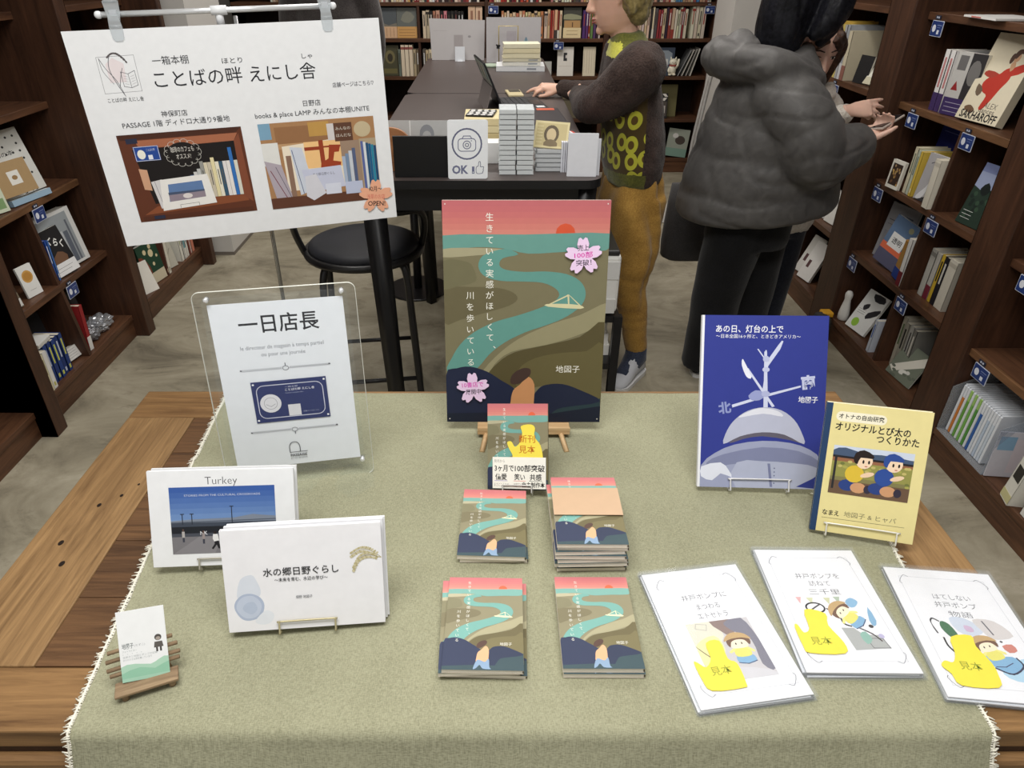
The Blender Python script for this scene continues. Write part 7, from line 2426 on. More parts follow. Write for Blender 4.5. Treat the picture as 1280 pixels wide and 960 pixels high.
# far left bookcase seen above the notice board
face(mk(-1.95), 0.52, 0.02, 1.008, 0.13, 0.2, 0.02, (64, 66, 72), 'dark book above the notice board, far left end bookcase', lambda a: a.ell(0.5, 0.5, 0.2, 0.2, (110, 116, 126), 12), tilt=-6)
face(mk(-1.95), 0.68, 0.02, 1.008, 0.12, 0.2, 0.02, (206, 170, 140), 'pink-beige book above the notice board, far left end bookcase', lambda a: [a.line([(0.2 + 0.2 * k, 0.5), (0.2 + 0.2 * k, 0.9)], 0.003, (150, 110, 90)) for k in range(4)], tilt=-6)
face(mk(-1.95), 0.81, 0.02, 1.008, 0.11, 0.16, 0.02, (196, 190, 184), 'pale grey book above the notice board, right of the pink-beige one', None, tilt=-6)
fill(mk(-1.95), 0.30, 0.88, 1.252, 0.16, PAL, 'top row of the far left end bookcase', 'top row, far left end bookcase', 41)
# magazines on the floor
for i in range(2):
    b = MB()
    b.box((0, 0, 0.07), (0.05, 0.012, 0.14), (224, 222, 218))
    b.box((0, -0.0064, 0.07), (0.04, 0.0006, 0.12), S((214, 212, 210)))
    prop(b, 'leaning_board', ('narrow white board propped on the floor right of the woman legs, left one', 'narrow white board propped on the floor right of the woman legs, right one')[i], 'board', Matrix.Translation((1.17 + 0.075 * i, 4.6 - 0.02 * i, 0.001)) @ Matrix.Rotation(R(16), 4, 'Y') @ Matrix.Rotation(R(-16), 4, 'X'))
# ---------------------------------------------------------------- people
_forms = []


def fuse(mb, voxel, smooth=6, factor=0.5, disp=None):
    """one continuous skin over overlapping closed forms"""
    me = bpy.data.meshes.new('form')
    me.from_pydata(mb.v, [], mb.f)
    bb = bmesh.new()
    bb.from_mesh(me)
    bmesh.ops.recalc_face_normals(bb, faces=bb.faces[:])
    bb.to_mesh(me)
    bb.free()
    if not _forms:
        o = bpy.data.objects.new('form', me)
        _ts.collection.objects.link(o)
        m = o.modifiers.new('r', 'REMESH')
        m.mode = 'VOXEL'
        o.modifiers.new('s', 'SMOOTH')
        _forms.append(o)
    o = _forms[0]
    o.data = me
    o.modifiers['r'].voxel_size = voxel
    o.modifiers['s'].factor = factor
    o.modifiers['s'].iterations = smooth
    vl = _ts.view_layers[0]
    vl.update()
    dg = vl.depsgraph
    dg.update()
    out = bpy.data.meshes.new_from_object(o.evaluated_get(dg))
    if disp:
        ns = [v.normal.copy() for v in out.vertices]
        for v, n in zip(out.vertices, ns):
            v.co += n * disp(v.co)
    return out


def skin_obj(name, mesh, mats, parent, origin, pick=None, label=None):
    mesh.name = name
    mesh.materials.clear()
    for m in mats:
        mesh.materials.append(m)
    if pick:
        for p in mesh.polygons:
            p.material_index = pick(p.center, p.normal)
    mesh.polygons.foreach_set('use_smooth', [True] * len(mesh.polygons))
    mesh.transform(Matrix.Translation(-Vector(origin)))
    o = bpy.data.objects.new(name, mesh)
    COL.objects.link(o)
    o.parent = parent
    if label:
        o['label'] = label
    return o


def skin_mat(name, c):
    m, n, l, b = node_mat(name)
    b.inputs['Roughness'].default_value = 0.5
    b.inputs['Subsurface Weight'].default_value = 0.12
    b.inputs['Subsurface Radius'].default_value = (0.02, 0.008, 0.004)
    b.inputs['Subsurface Scale'].default_value = 0.3
    tc = n.new('ShaderNodeTexCoord')
    z = n.new('ShaderNodeTexNoise')
    z.inputs['Scale'].default_value = 26
    z.inputs['Detail'].default_value = 4
    l.new(tc.outputs['Object'], z.inputs['Vector'])
    cr = n.new('ShaderNodeValToRGB')
    cr.color_ramp.elements[0].color = lin(tuple(k * 0.94 for k in c))
    cr.color_ramp.elements[1].color = lin((min(255, c[0] * 1.03), c[1] * 1.02, c[2] * 1.02))
    l.new(z.outputs['Fac'], cr.inputs['Fac'])
    l.new(cr.outputs['Color'], b.inputs['Base Color'])
    return m


def fabric(name, c, c2, scale=120, bump=0.5, rough=0.9, sheen=0.3, big=6, dist=0.003):
    m, n, l, b = node_mat(name)
    b.inputs['Roughness'].default_value = rough
    b.inputs['Specular IOR Level'].default_value = 0.15
    b.inputs['Sheen Weight'].default_value = sheen
    tc = n.new('ShaderNodeTexCoord')
    z = n.new('ShaderNodeTexNoise')
    z.inputs['Scale'].default_value = scale
    z.inputs['Detail'].default_value = 5
    z2 = n.new('ShaderNodeTexNoise')
    z2.inputs['Scale'].default_value = big
    z2.inputs['Detail'].default_value = 4
    for q in (z, z2):
        l.new(tc.outputs['Object'], q.inputs['Vector'])
    ad = n.new('ShaderNodeMath')
    l.new(z.outputs['Fac'], ad.inputs[0])
    l.new(z2.outputs['Fac'], ad.inputs[1])
    cr = n.new('ShaderNodeValToRGB')
    cr.color_ramp.elements[0].position, cr.color_ramp.elements[0].color = 0.38, lin(c)
    cr.color_ramp.elements[1].position, cr.color_ramp.elements[1].color = 0.62, lin(c2)
    h = n.new('ShaderNodeMath')
    h.operation = 'MULTIPLY'
    h.inputs[1].default_value = 0.5
    l.new(ad.outputs[0], h.inputs[0])
    l.new(h.outputs[0], cr.inputs['Fac'])
    l.new(cr.outputs['Color'], b.inputs['Base Color'])
    bp = n.new('ShaderNodeBump')
    bp.inputs['Strength'].default_value = bump
    bp.inputs['Distance'].default_value = dist
    l.new(ad.outputs[0], bp.inputs['Height'])
    l.new(bp.outputs['Normal'], b.inputs['Normal'])
    return m


def ell_ring(c, rx, ry, n=28, rot=0.0, tilt=(0, 0)):
    cs, sn = math.cos(rot), math.sin(rot)
    o = []
    for k in range(n):
        a = 2 * math.pi * k / n
        x, y = rx * math.cos(a), ry * math.sin(a)
        X, Y = x * cs - y * sn, x * sn + y * cs
        o.append((c[0] + X, c[1] + Y, c[2] + X * tilt[0] + Y * tilt[1]))
    return o


def limb(mb, pts, rs, seg=14, sub=5):
    """smooth tapered limb through the joints"""
    q = [tuple(p) + ((r,) if not isinstance(r, tuple) else r) for p, r in zip(pts, rs)]
    sp = spline(q, False, sub)
    mb.tube([s[:3] for s in sp], [s[3] if len(s) == 4 else (s[3], s[4]) for s in sp], (128, 128, 128), seg)


def head_form(mb, M, s=1.0):
    """local frame: +y forward (face), +z up, origin at head centre"""
    prof = [(-0.125, 0.045, 0.02, 0.035), (-0.112, 0.072, 0.045, 0.046), (-0.09, 0.083, 0.066, 0.057), (-0.06, 0.087, 0.078, 0.066), (-0.03, 0.088, 0.088, 0.071), (0.0, 0.088, 0.095, 0.074), (0.03, 0.09, 0.099, 0.076), (0.06, 0.086, 0.097, 0.074), (0.09, 0.070, 0.082, 0.062), (0.112, 0.042, 0.054, 0.042), (0.122, 0.012, 0.018, 0.014)]
    rings = []
    for z, f, bk, w in prof:
        r = []
        for k in range(28):
            a = 2 * math.pi * k / 28
            c_, s_ = math.cos(a), math.sin(a)
            y = (f if c_ > 0 else bk) * c_
            r.append(M @ Vector((w * s_ * s, y * s, z * s)))
        rings.append(r)
    mb.loft(rings, (128, 128, 128))
    P = lambda x, y, z: M @ Vector((x * s, y * s, z * s))
    mb.tube([P(0, 0.086, 0.012), P(0, 0.098, -0.016), P(0, 0.108, -0.034), P(0, 0.094, -0.042)], [0.007 * s, 0.010 * s, 0.0125 * s, 0.009 * s], (128, 128, 128), 8)
    for x in (-0.011, 0.011):
        mb.ball(tuple(P(x, 0.096, -0.037)), 0.0075 * s, (128, 128, 128), 8)
    mb.tube([P(-0.022, 0.079, -0.066), P(0, 0.092, -0.063), P(0.022, 0.079, -0.066)], [0.004 * s, 0.0075 * s, 0.004 * s], (128, 128, 128), 8)
    mb.tube([P(-0.019, 0.077, -0.075), P(0, 0.090, -0.076), P(0.019, 0.077, -0.075)], [0.004 * s, 0.0078 * s, 0.004 * s], (128, 128, 128), 8)
    mb.ball(tuple(P(0, 0.074, -0.106)), 0.017 * s, (128, 128, 128), 10)
    for x in (-1, 1):
        mb.tube([P(x * 0.012, 0.083, 0.024), P(x * 0.034, 0.080, 0.03), P(x * 0.055, 0.062, 0.022)], [0.005 * s, 0.0065 * s, 0.004 * s], (128, 128, 128), 8)
        mb.tube([P(x * 0.073, -0.006, 0.022), P(x * 0.082, -0.014, 0.008), P(x * 0.079, -0.010, -0.014), P(x * 0.071, 0.0, -0.032)], [(0.008 * s, 0.015 * s), (0.007 * s, 0.019 * s), (0.006 * s, 0.015 * s), (0.005 * s, 0.008 * s)], (128, 128, 128), 10)


def head_details(M, s, parent, origin, iris=(46, 32, 26), brow=(70, 54, 44), lip=(186, 112, 104)):
    Mo = Matrix.Translation(-Vector(origin)) @ M
    for x in (-1, 1):
        b = MB()
        b.ball((x * 0.032 * s, 0.0755 * s, 0.006 * s), (0.0125 * s, 0.009 * s, 0.0068 * s), S((232, 228, 222), 0.25), 12, Mo)
        b.ball((x * 0.032 * s, 0.0805 * s, 0.0055 * s), (0.0062 * s, 0.0048 * s, 0.0062 * s), S(iris, 0.2), 10, Mo)
        b.tube([(x * 0.017 * s, 0.084 * s, 0.009 * s), (x * 0.032 * s, 0.0855 * s, 0.0135 * s), (x * 0.047 * s, 0.075 * s, 0.0095 * s)], 0.0016 * s, S((40, 28, 24)), 6, M=Mo)
        b.build('eye', parent)
        b = MB()
        b.tube([(x * 0.014 * s, 0.0875 * s, 0.031 * s), (x * 0.034 * s, 0.086 * s, 0.037 * s), (x * 0.055 * s, 0.067 * s, 0.029 * s)], [(0.0022 * s, 0.003 * s), (0.003 * s, 0.003 * s), (0.0015 * s, 0.002 * s)], S(brow, 0.8), 6, M=Mo)
        b.build('eyebrow', parent)
    b = MB()
    b.tube([(-0.020 * s, 0.0805 * s, -0.0665 * s), (-0.006 * s, 0.0965 * s, -0.0645 * s), (0, 0.0968 * s, -0.0660 * s), (0.006 * s, 0.0965 * s, -0.0645 * s), (0.020 * s, 0.0805 * s, -0.0665 * s)], [0.0018 * s, 0.0038 * s, 0.0034 * s, 0.0038 * s, 0.0018 * s], S(lip, 0.4), 8, M=Mo)
    b.tube([(-0.018 * s, 0.0795 * s, -0.0745 * s), (0, 0.0965 * s, -0.0760 * s), (0.018 * s, 0.0795 * s, -0.0745 * s)], [0.0018 * s, 0.0042 * s, 0.0018 * s], S(lip, 0.4), 8, M=Mo)
    b.build('lips', parent)


def hand_form(mb, M, side=1, curl=(20, 20, 20, 20), spread=0.0, thumb=(35, 25), s=1.0, base=None, nails=None):
    """wrist at the origin, fingers along +x, palm facing -z, thumb towards +y*side"""
    P = lambda x, y, z: M @ Vector((x * s, y * s * side, z * s))
    mb.tube([P(-0.03, 0, 0), P(0.0, 0, 0), P(0.03, 0, 0.002), P(0.065, 0, 0.003), P(0.088, 0, 0.002)], [(0.019 * s, 0.025 * s), (0.017 * s, 0.026 * s), (0.0155 * s, 0.035 * s), (0.0145 * s, 0.040 * s), (0.011 * s, 0.037 * s)], (128, 128, 128), 14, up=tuple((M.to_3x3() @ Vector((0, 0, 1)))))
    tips = []
    for i, (y, L, r) in enumerate(((0.030, 0.072, 0.0085), (0.0105, 0.080, 0.0088), (-0.010, 0.075, 0.0084), (-0.029, 0.060, 0.0074))):
        c = curl[i] if not isinstance(curl[i], (tuple, list)) else None
        cs = (c, c * 1.2, c * 0.8) if c is not None else curl[i]
        p = Vector((0.082, y, 0.003))
        ang = 0.0
        yaw = spread * (1.5 - i) * 4
        pts = [p - Vector((0.02, 0, 0)), p]
        for k, f in enumerate((0.45, 0.31, 0.24)):
            ang += R(cs[k])
            d = Vector((math.cos(ang) * math.cos(R(yaw)), math.cos(ang) * math.sin(R(yaw)), -math.sin(ang)))
            p = p + d * L * f
            pts.append(p)
        mb.tube([P(*q) for q in pts], [r * 1.08 * s, r * 1.06 * s, r * s, r * 0.94 * s, r * 0.72 * s], (128, 128, 128), 10)
        mb.ball(tuple(P(*pts[-1])), r * 0.72 * s, (128, 128, 128), 8)
        mb.ball(tuple(P(*(pts[1] + Vector((0, 0, 0.003))))), r * 1.15 * s, (128, 128, 128), 8)
        tips.append((P(*pts[-1]), (P(*pts[-1]) - P(*pts[-2])).normalized()))
    a, c = R(thumb[0]), R(thumb[1])
    p0 = Vector((0.018, 0.022, -0.004))
    p1 = p0 + Vector((math.cos(a) * 0.034, math.sin(a) * 0.034, -0.010))
    p2 = p1 + Vector((math.cos(a - c * 0.6) * 0.030, math.sin(a - c * 0.6) * 0.030, -0.006))
    p3 = p2 + Vector((math.cos(a - c * 1.2) * 0.024, math.sin(a - c * 1.2) * 0.024, -0.004))
    mb.tube([P(*q) for q in (p0, p1, p2, p3)], [0.015 * s, 0.0118 * s, 0.0100 * s, 0.0075 * s], (128, 128, 128), 10)
    mb.ball(tuple(P(*p3)), 0.0076 * s, (128, 128, 128), 8)
    return tips


def aim(origin, fwd, up):
    """matrix with +x along fwd and +z near up"""
    x = Vector(fwd).normalized()
    z = Vector(up)
    z = (z - x * z.dot(x)).normalized()
    y = z.cross(x)
    return Matrix(((x.x, y.x, z.x, origin[0]), (x.y, y.y, z.y, origin[1]), (x.z, y.z, z.z, origin[2]), (0, 0, 0, 1)))


def face_frame(origin, fwd, up=(0, 0, 1)):
    """matrix with +y along fwd and +z near up"""
    y = Vector(fwd).normalized()
    z = Vector(up)
    z = (z - y * z.dot(y)).normalized()
    x = y.cross(z)
    return Matrix(((x.x, y.x, z.x, origin[0]), (x.y, y.y, z.y, origin[1]), (x.z, y.z, z.z, origin[2]), (0, 0, 0, 1)))


def shoe(name, heel, toe, parent, origin, c, sole, label=None, h=0.075):
    h0, t0 = Vector(heel), Vector(toe)
    d = (t0 - h0)
    L = d.length
    M = aim(h0, d, (0, 0, 1))
    b = MB()
    prof = [(-0.012, 0.018, 0.05), (0.0, 0.030, 0.072), (0.03, 0.036, h), (0.075, 0.037, h * 0.98), (0.12, 0.039, h * 0.74), (0.17, 0.044, 0.056), (0.215, 0.045, 0.048), (0.245, 0.034, 0.038), (0.258, 0.014, 0.026)]
    k = L / 0.25
    rings = []
    for x, w, hh in prof:
        rings.append([M @ Vector((x * k, w * math.cos(a) * (1.0 if math.sin(a) < 0 else 0.86), 0.012 + (hh - 0.012) * (0.5 + 0.5 * math.sin(a)))) for a in (2 * math.pi * q / 16 for q in range(16))])
    b.loft(rings, c)
    o = b.build(name, parent, loc=-Vector(origin), label=label)
    s = MB()
    pts = [(x * k, w * 1.06) for x, w, hh in prof] + [(x * k, -w * 1.06) for x, w, hh in prof[::-1]]
    s.prism(pts, 0.0, 0.02, sole, M @ Matrix.Rotation(R(-90), 4, 'X') @ Matrix.Scale(-1, 4, (0, 1, 0)) if False else M @ Matrix(((1, 0, 0, 0), (0, 0, 1, 0), (0, 1, 0, 0.0005), (0, 0, 0, 1))))
    so = s.build('sole', o)
    so.location = (0, 0, 0)
    return o


# ---- woman at the laptop ------------------------------------------------------------------------
O = (0.56, 2.72, 0.0)
wm = thing('person', 'person with short ash blond hair, brown patterned sweater and mustard trousers, typing at the counter', 'person', loc=O)
SK = skin_mat('warm_skin', (226, 182, 158))
hc = (0.437, 2.775, 1.432)
HF = face_frame(hc, (-1, 0.10, -0.20))
mb = MB()
head_form(mb, HF, 0.98)
limb(mb, [(0.455, 2.775, 1.37), (0.475, 2.775, 1.30), (0.50, 2.775, 1.22)], [0.050, 0.050, 0.062])
# trunk and limbs under the clothes
mb.loft([ell_ring((0.50, 2.775, 1.26), 0.07, 0.12), ell_ring((0.51, 2.775, 1.18), 0.085, 0.15), ell_ring((0.53, 2.76, 0.95), 0.08, 0.13), ell_ring((0.545, 2.74, 0.74), 0.08, 0.14)], (128, 128, 128))
NS, NE, NW = (0.50, 2.575, 1.215), (0.362, 2.655, 1.084), (0.345, 2.985, 1.066)
FS, FE, FW = (0.505, 2.945, 1.225), (0.47, 3.14, 1.035), (0.298, 3.30, 1.048)
limb(mb, [NS, NE, NW], [0.042, 0.036, 0.026])
limb(mb, [FS, FE, FW], [0.042, 0.036, 0.026])
hand_form(mb, aim(NW, (-0.10, 1.0, 0.10), (-0.55, 0.0, 0.85)), -1, ((60, 80, 45), (62, 82, 45), (64, 84, 45), (66, 84, 45)), 0, (20, 50), 0.88)
hand_form(mb, aim(FW, (-1.0, -0.06, 0.02), (0.05, -0.22, 1)), 1, ((22, 30, 18), (6, 14, 10), (34, 40, 24), (40, 42, 26)), 1.2, (30, 25), 0.92)
KN, AN = (0.558, 2.60, 0.40), (0.612, 2.595, 0.10)
KF, AF = (0.485, 2.87, 0.40), (0.49, 2.92, 0.10)
limb(mb, [(0.555, 2.67, 0.74), KN, AN], [0.075, 0.05, 0.034])
limb(mb, [(0.545, 2.82, 0.74), KF, AF], [0.075, 0.05, 0.034])
limb(mb, [AN, (0.58, 2.56, 0.05), (0.54, 2.51, 0.035)], [0.034, 0.032, 0.024])
limb(mb, [AF, (0.45, 2.90, 0.05), (0.39, 2.87, 0.035)], [0.034, 0.032, 0.024])
body = fuse(mb, 0.0048, 2)
skin_obj('body', body, [SK], wm, O)
head_details(HF, 0.98, wm, O)
# hair: rounded bob, ear left free
mb = MB()
Q = lambda x, y, z: tuple(HF @ Vector((x, y, z)))
mb.ball((0, 0, 0), 1, (128, 128, 128), 22, HF @ Matrix.Translation((0, -0.018, 0.045)) @ Matrix.Diagonal((0.093, 0.104, 0.094, 1)))
mb.ball((0, 0, 0), 1, (128, 128, 128), 20, HF @ Matrix.Translation((0, -0.052, -0.008)) @ Matrix.Diagonal((0.091, 0.074, 0.092, 1)))
mb.ball((0, 0, 0), 1, (128, 128, 128), 16, HF @ Matrix.Translation((0, -0.058, -0.068)) @ Matrix.Diagonal((0.070, 0.050, 0.046, 1)))
for s in (-1, 1):
    limb(mb, [Q(s * 0.06, 0.02, 0.09), Q(s * 0.085, 0.0, 0.04), Q(s * 0.086, -0.026, -0.01), Q(s * 0.074, -0.042, -0.07)], [0.02, 0.02, 0.018, 0.012])
    limb(mb, [Q(s * 0.02, 0.06, 0.10), Q(s * 0.055, 0.062, 0.065), Q(s * 0.075, 0.035, 0.03)], [0.02, 0.018, 0.010])


def strand(co):
    q = HF.inverted() @ co
    return 0.004 * noise.noise(Vector((q.x * 60, q.y * 60, q.z * 9))) + 0.002 * noise.noise(Vector((q.x * 150, q.y * 150, q.z * 14)))


hm = fuse(mb, 0.0055, 4, disp=strand)
skin_obj('hair', hm, [fabric('ash_blond_hair', (112, 98, 58), (172, 154, 102), 90, 0.5, 0.5, 0.2, 12)], wm, O)
# sweater
mb = MB()
mb.loft([ell_ring((0.545, 2.735, 0.800), 0.100, 0.160), ell_ring((0.545, 2.735, 0.815), 0.110, 0.172), ell_ring((0.540, 2.735, 0.87), 0.118, 0.186), ell_ring((0.530, 2.745, 0.98), 0.118, 0.188), ell_ring((0.520, 2.76, 1.08), 0.113, 0.182), ell_ring((0.508, 2.772, 1.17), 0.104, 0.186), ell_ring((0.500, 2.775, 1.24), 0.086, 0.162), ell_ring((0.492, 2.775, 1.285), 0.070, 0.098), ell_ring((0.484, 2.775, 1.318), 0.056, 0.062)], (128, 128, 128))
limb(mb, [(0.515, 2.65, 1.20), NS, (0.435, 2.590, 1.145), NE, (0.355, 2.80, 1.074), NW], [0.09, 0.088, 0.080, 0.066, 0.055, 0.040], 18)
limb(mb, [(0.515, 2.90, 1.20), FS, (0.50, 3.03, 1.12), (0.475, 3.14, 1.05), (0.40, 3.21, 1.046), FW], [0.09, 0.083, 0.074, 0.066, 0.050, 0.036], 18)


def knit(co):
    return 0.006 * noise.noise(co * 9.0) + 0.003 * noise.noise(co * 30.0)


sw = fuse(mb, 0.009, 6, disp=knit)
fuzzy = fabric('brown_mohair', (46, 36, 33), (76, 62, 57), 170, 1.0, 1.0, 0.12, 14, 0.004)
olive = fabric('olive_rib', (80, 82, 34), (112, 112, 50), 160, 0.6, 1.0, 0.3, 10)
limey = fabric('lime_knit', (186, 186, 62), (214, 212, 90), 160, 0.5, 1.0, 0.3, 10)
pat, n_, l_, b_ = node_mat('ringed_knit')
b_.inputs['Roughness'].default_value = 1.0
b_.inputs['Specular IOR Level'].default_value = 0.1
b_.inputs['Sheen Weight'].default_value = 0.3
tc_ = n_.new('ShaderNodeTexCoord')
sp_ = n_.new('ShaderNodeSeparateXYZ')
df_ = n_.new('ShaderNodeMath')
df_.operation = 'SUBTRACT'
cb_ = n_.new('ShaderNodeCombineXYZ')
vo = n_.new('ShaderNodeTexVoronoi')
vo.voronoi_dimensions = '2D'
vo.inputs['Scale'].default_value = 13.5
vo.inputs['Randomness'].default_value = 0.55
l_.new(tc_.outputs['Object'], sp_.inputs[0])
l_.new(sp_.outputs['X'], df_.inputs[0])
l_.new(sp_.outputs['Y'], df_.inputs[1])
l_.new(df_.outputs[0], cb_.inputs['X'])
l_.new(sp_.outputs['Z'], cb_.inputs['Y'])
l_.new(cb_.outputs[0], vo.inputs['Vector'])
cr_ = n_.new('ShaderNodeValToRGB')
cr_.color_ramp.interpolation = 'CONSTANT'
e_ = cr_.color_ramp.elements
e_[0].position, e_[0].color = 0.0, lin((92, 72, 36))
e_[1].position, e_[1].color = 0.2, lin((182, 180, 62))
k_ = e_.new(0.42)
k_.color = lin((74, 60, 34))
l_.new(vo.outputs['Distance'], cr_.inputs['Fac'])
l_.new(cr_.outputs['Color'], b_.inputs['Base Color'])


SWT = [(0.800, 0.545, 2.735, 0.100, 0.160), (0.87, 0.540, 2.735, 0.118, 0.186), (0.98, 0.530, 2.745, 0.118, 0.188), (1.08, 0.520, 2.76, 0.113, 0.182), (1.17, 0.508, 2.772, 0.104, 0.186), (1.24, 0.500, 2.775, 0.086, 0.162), (1.32, 0.484, 2.775, 0.056, 0.062)]
SWA = ((NS, (0.435, 2.590, 1.145), 0.086), ((0.435, 2.590, 1.145), NE, 0.075), (NE, NW, 0.056), (FS, (0.50, 3.03, 1.12), 0.082), ((0.50, 3.03, 1.12), FE, 0.072), (FE, FW, 0.052))


def sw_pick(c, nrm):
    da = 9.0
    for A, B, r_ in SWA:
        A, B = Vector(A), Vector(B)
        t = max(0, min(1, (c - A).dot(B - A) / (B - A).length_squared))
        da = min(da, (A + (B - A) * t - c).length / r_)
    cx, cy, rx, ry = (interp([(q[0], q[k]) for q in SWT], c.z) for k in (1, 2, 3, 4))
    dt = math.hypot((c.x - cx) / rx, (c.y - cy) / ry)
    if c.z > 1.262 and dt < da + 0.35:
        return 2 if c.x < 0.455 and c.z < 1.285 else 1
    if da < dt * 1.04:
        return 0
    if c.z < 0.862:
        return 1 if c.x < 0.560 else 0
    if c.x < 0.545:
        return 2 if 1.235 < c.z < 1.27 and c.x < 0.46 else (3 if c.z < 1.12 else 0)
    return 0


skin_obj('sweater', sw, [fuzzy, olive, limey, pat], wm, O, sw_pick)
# trousers
mb = MB()
mb.loft([ell_ring((0.545, 2.735, 0.87), 0.092, 0.15), ell_ring((0.547, 2.735, 0.80), 0.108, 0.172), ell_ring((0.55, 2.735, 0.70), 0.118, 0.185), ell_ring((0.55, 2.735, 0.60), 0.112, 0.165)], (128, 128, 128))
limb(mb, [(0.558, 2.66, 0.74), (0.562, 2.62, 0.55), (0.558, 2.60, 0.40), (0.590, 2.595, 0.25), (0.612, 2.595, 0.125)], [0.102, 0.084, 0.060, 0.053, 0.045], 20)
limb(mb, [(0.54, 2.82, 0.74), (0.50, 2.85, 0.55), (0.485, 2.87, 0.40), (0.485, 2.90, 0.25), (0.49, 2.92, 0.125)], [0.108, 0.094, 0.070, 0.058, 0.045], 20)


def drape(co):
    f = 0.016 * math.sin(co.y * 60 + co.x * 45 + 4 * noise.noise(co * 4)) * min(1, max(0, (co.z - 0.2) * 3)) * 0.6
    return f + 0.007 * noise.noise(Vector((co.x * 14, co.y * 14, co.z * 7))) + 0.006 * abs(noise.noise(Vector((co.x * 6, co.y * 6, co.z * 22))))


tr = fuse(mb, 0.009, 5, disp=drape)
skin_obj('trousers', tr, [fabric('mustard_cotton', (140, 104, 46), (178, 138, 68), 200, 0.3, 0.85, 0.2, 8)], wm, O)
for a_, d1, d2 in ((AN, (-0.032, -0.035), (-0.072, -0.085)), (AF, (-0.04, -0.02), (-0.10, -0.05))):
    b = MB()
    b.tube([(a_[0], a_[1], 0.15), (a_[0], a_[1], 0.085), (a_[0] + d1[0], a_[1] + d1[1], 0.052), (a_[0] + d2[0], a_[1] + d2[1], 0.038)], [0.042, 0.048, 0.040, 0.029], fabric('slate_sock', (46, 52, 68), (66, 72, 90), 200, 0.3), 14)
    b.build('sock', wm, loc=-Vector(O), label='dark slate sock')
GS = S((196, 198, 203), 0.6)
shoe('shoe', (0.642, 2.622, 0), (0.505, 2.452, 0), wm, O, GS, S((226, 226, 226)), "pale grey sneaker", 0.118)
shoe('shoe', (0.53, 2.95, 0), (0.35, 2.86, 0), wm, O, GS, S((226, 226, 226)), 'pale grey sneaker', 0.096)

# ---- person in the puffer jacket ----------------------------------------------------------------
O = (1.0, 2.62, 0.0)
pf = thing('person', 'person in a dark grey hooded puffer jacket and black trousers, holding a phone', 'person', loc=O)
SK2 = skin_mat('light_skin', (228, 188, 168))
hc = (1.065, 2.64, 1.425)
HF2 = face_frame(hc, (0.9, 0.42, -0.55))
mb = MB()
head_form(mb, HF2, 1.0)
limb(mb, [(1.03, 2.63, 1.37), (1.0, 2.625, 1.29), (0.97, 2.62, 1.2)], [0.052, 0.052, 0.065])
mb.loft([ell_ring((0.965, 2.62, 1.24), 0.08, 0.13), ell_ring((0.97, 2.62, 1.15), 0.10, 0.17), ell_ring((0.99, 2.62, 0.95), 0.10, 0.15), ell_ring((1.0, 2.62, 0.72), 0.11, 0.16)], (128, 128, 128))
NS, NE, NW = (0.985, 2.44, 1.165), (1.085, 2.39, 0.955), (1.312, 2.53, 0.995)
FS, FE, FW = (0.985, 2.765, 1.165), (1.12, 2.755, 0.95), (1.31, 2.65, 0.985)
limb(mb, [NS, NE, NW], [0.045, 0.038, 0.028])
limb(mb, [FS, FE, FW], [0.045, 0.038, 0.028])
hand_form(mb, aim(NW, (0.72, 0.42, 0.42), (-0.30, 0.0, -0.95)), 1, ((30, 45, 30), (34, 48, 30), (36, 50, 30), (40, 50, 30)), 0, (38, 20), 0.84)
hand_form(mb, aim(FW, (0.9, -0.3, 0.1), (0, 0, -1)), -1, ((40, 50, 30),) * 4, 0, (30, 30), 0.84)
limb(mb, [(0.94, 2.56, 0.74), (0.905, 2.57, 0.42), (0.90, 2.60, 0.08)], [0.085, 0.06, 0.042])
limb(mb, [(1.06, 2.68, 0.74), (1.065, 2.66, 0.42), (1.07, 2.68, 0.08)], [0.085, 0.06, 0.042])
limb(mb, [(0.90, 2.60, 0.08), (0.95, 2.61, 0.04), (1.02, 2.62, 0.035)], [0.042, 0.035, 0.03])
limb(mb, [(1.07, 2.68, 0.08), (1.12, 2.70, 0.04), (1.20, 2.72, 0.035)], [0.042, 0.035, 0.03])
skin_obj('body', fuse(mb, 0.0048, 2), [SK2], pf, O)
head_details(HF2, 1.0, pf, O)
mb = MB()
Q2 = lambda x, y, z: HF2 @ Vector((x, y, z))
mb.ball((0, 0, 0), 1, (128, 128, 128), 22, HF2 @ Matrix.Translation((0, -0.016, 0.035)) @ Matrix.Diagonal((0.096, 0.108, 0.10, 1)))
limb(mb, [Q2(0, -0.07, 0.05), Q2(0, -0.09, -0.02), Vector((0.965, 2.60, 1.33)), Vector((0.955, 2.59, 1.25))], [0.08, 0.088, 0.085, 0.06])
for s in (-1, 1):
    p0, p1 = Q2(s * 0.075, 0.02, 0.07), Q2(s * 0.092, 0.01, 0.0)
    limb(mb, [p0, p1, p1 + Vector((-0.005, 0, -0.07)), p1 + Vector((-0.03, 0, -0.135))], [0.035, 0.038, 0.036, 0.014])
    limb(mb, [Q2(s * 0.06, 0.07, 0.08), Q2(s * 0.082, 0.066, 0.02), Q2(s * 0.082, 0.062, -0.05), Q2(s * 0.078, 0.06, -0.10)], [0.025, 0.022, 0.018, 0.006])


def strand2(co):
    return 0.004 * noise.noise(Vector((co.x * 50, co.y * 50, co.z * 8))) + 0.002 * noise.noise(Vector((co.x * 140, co.y * 140, co.z * 12)))


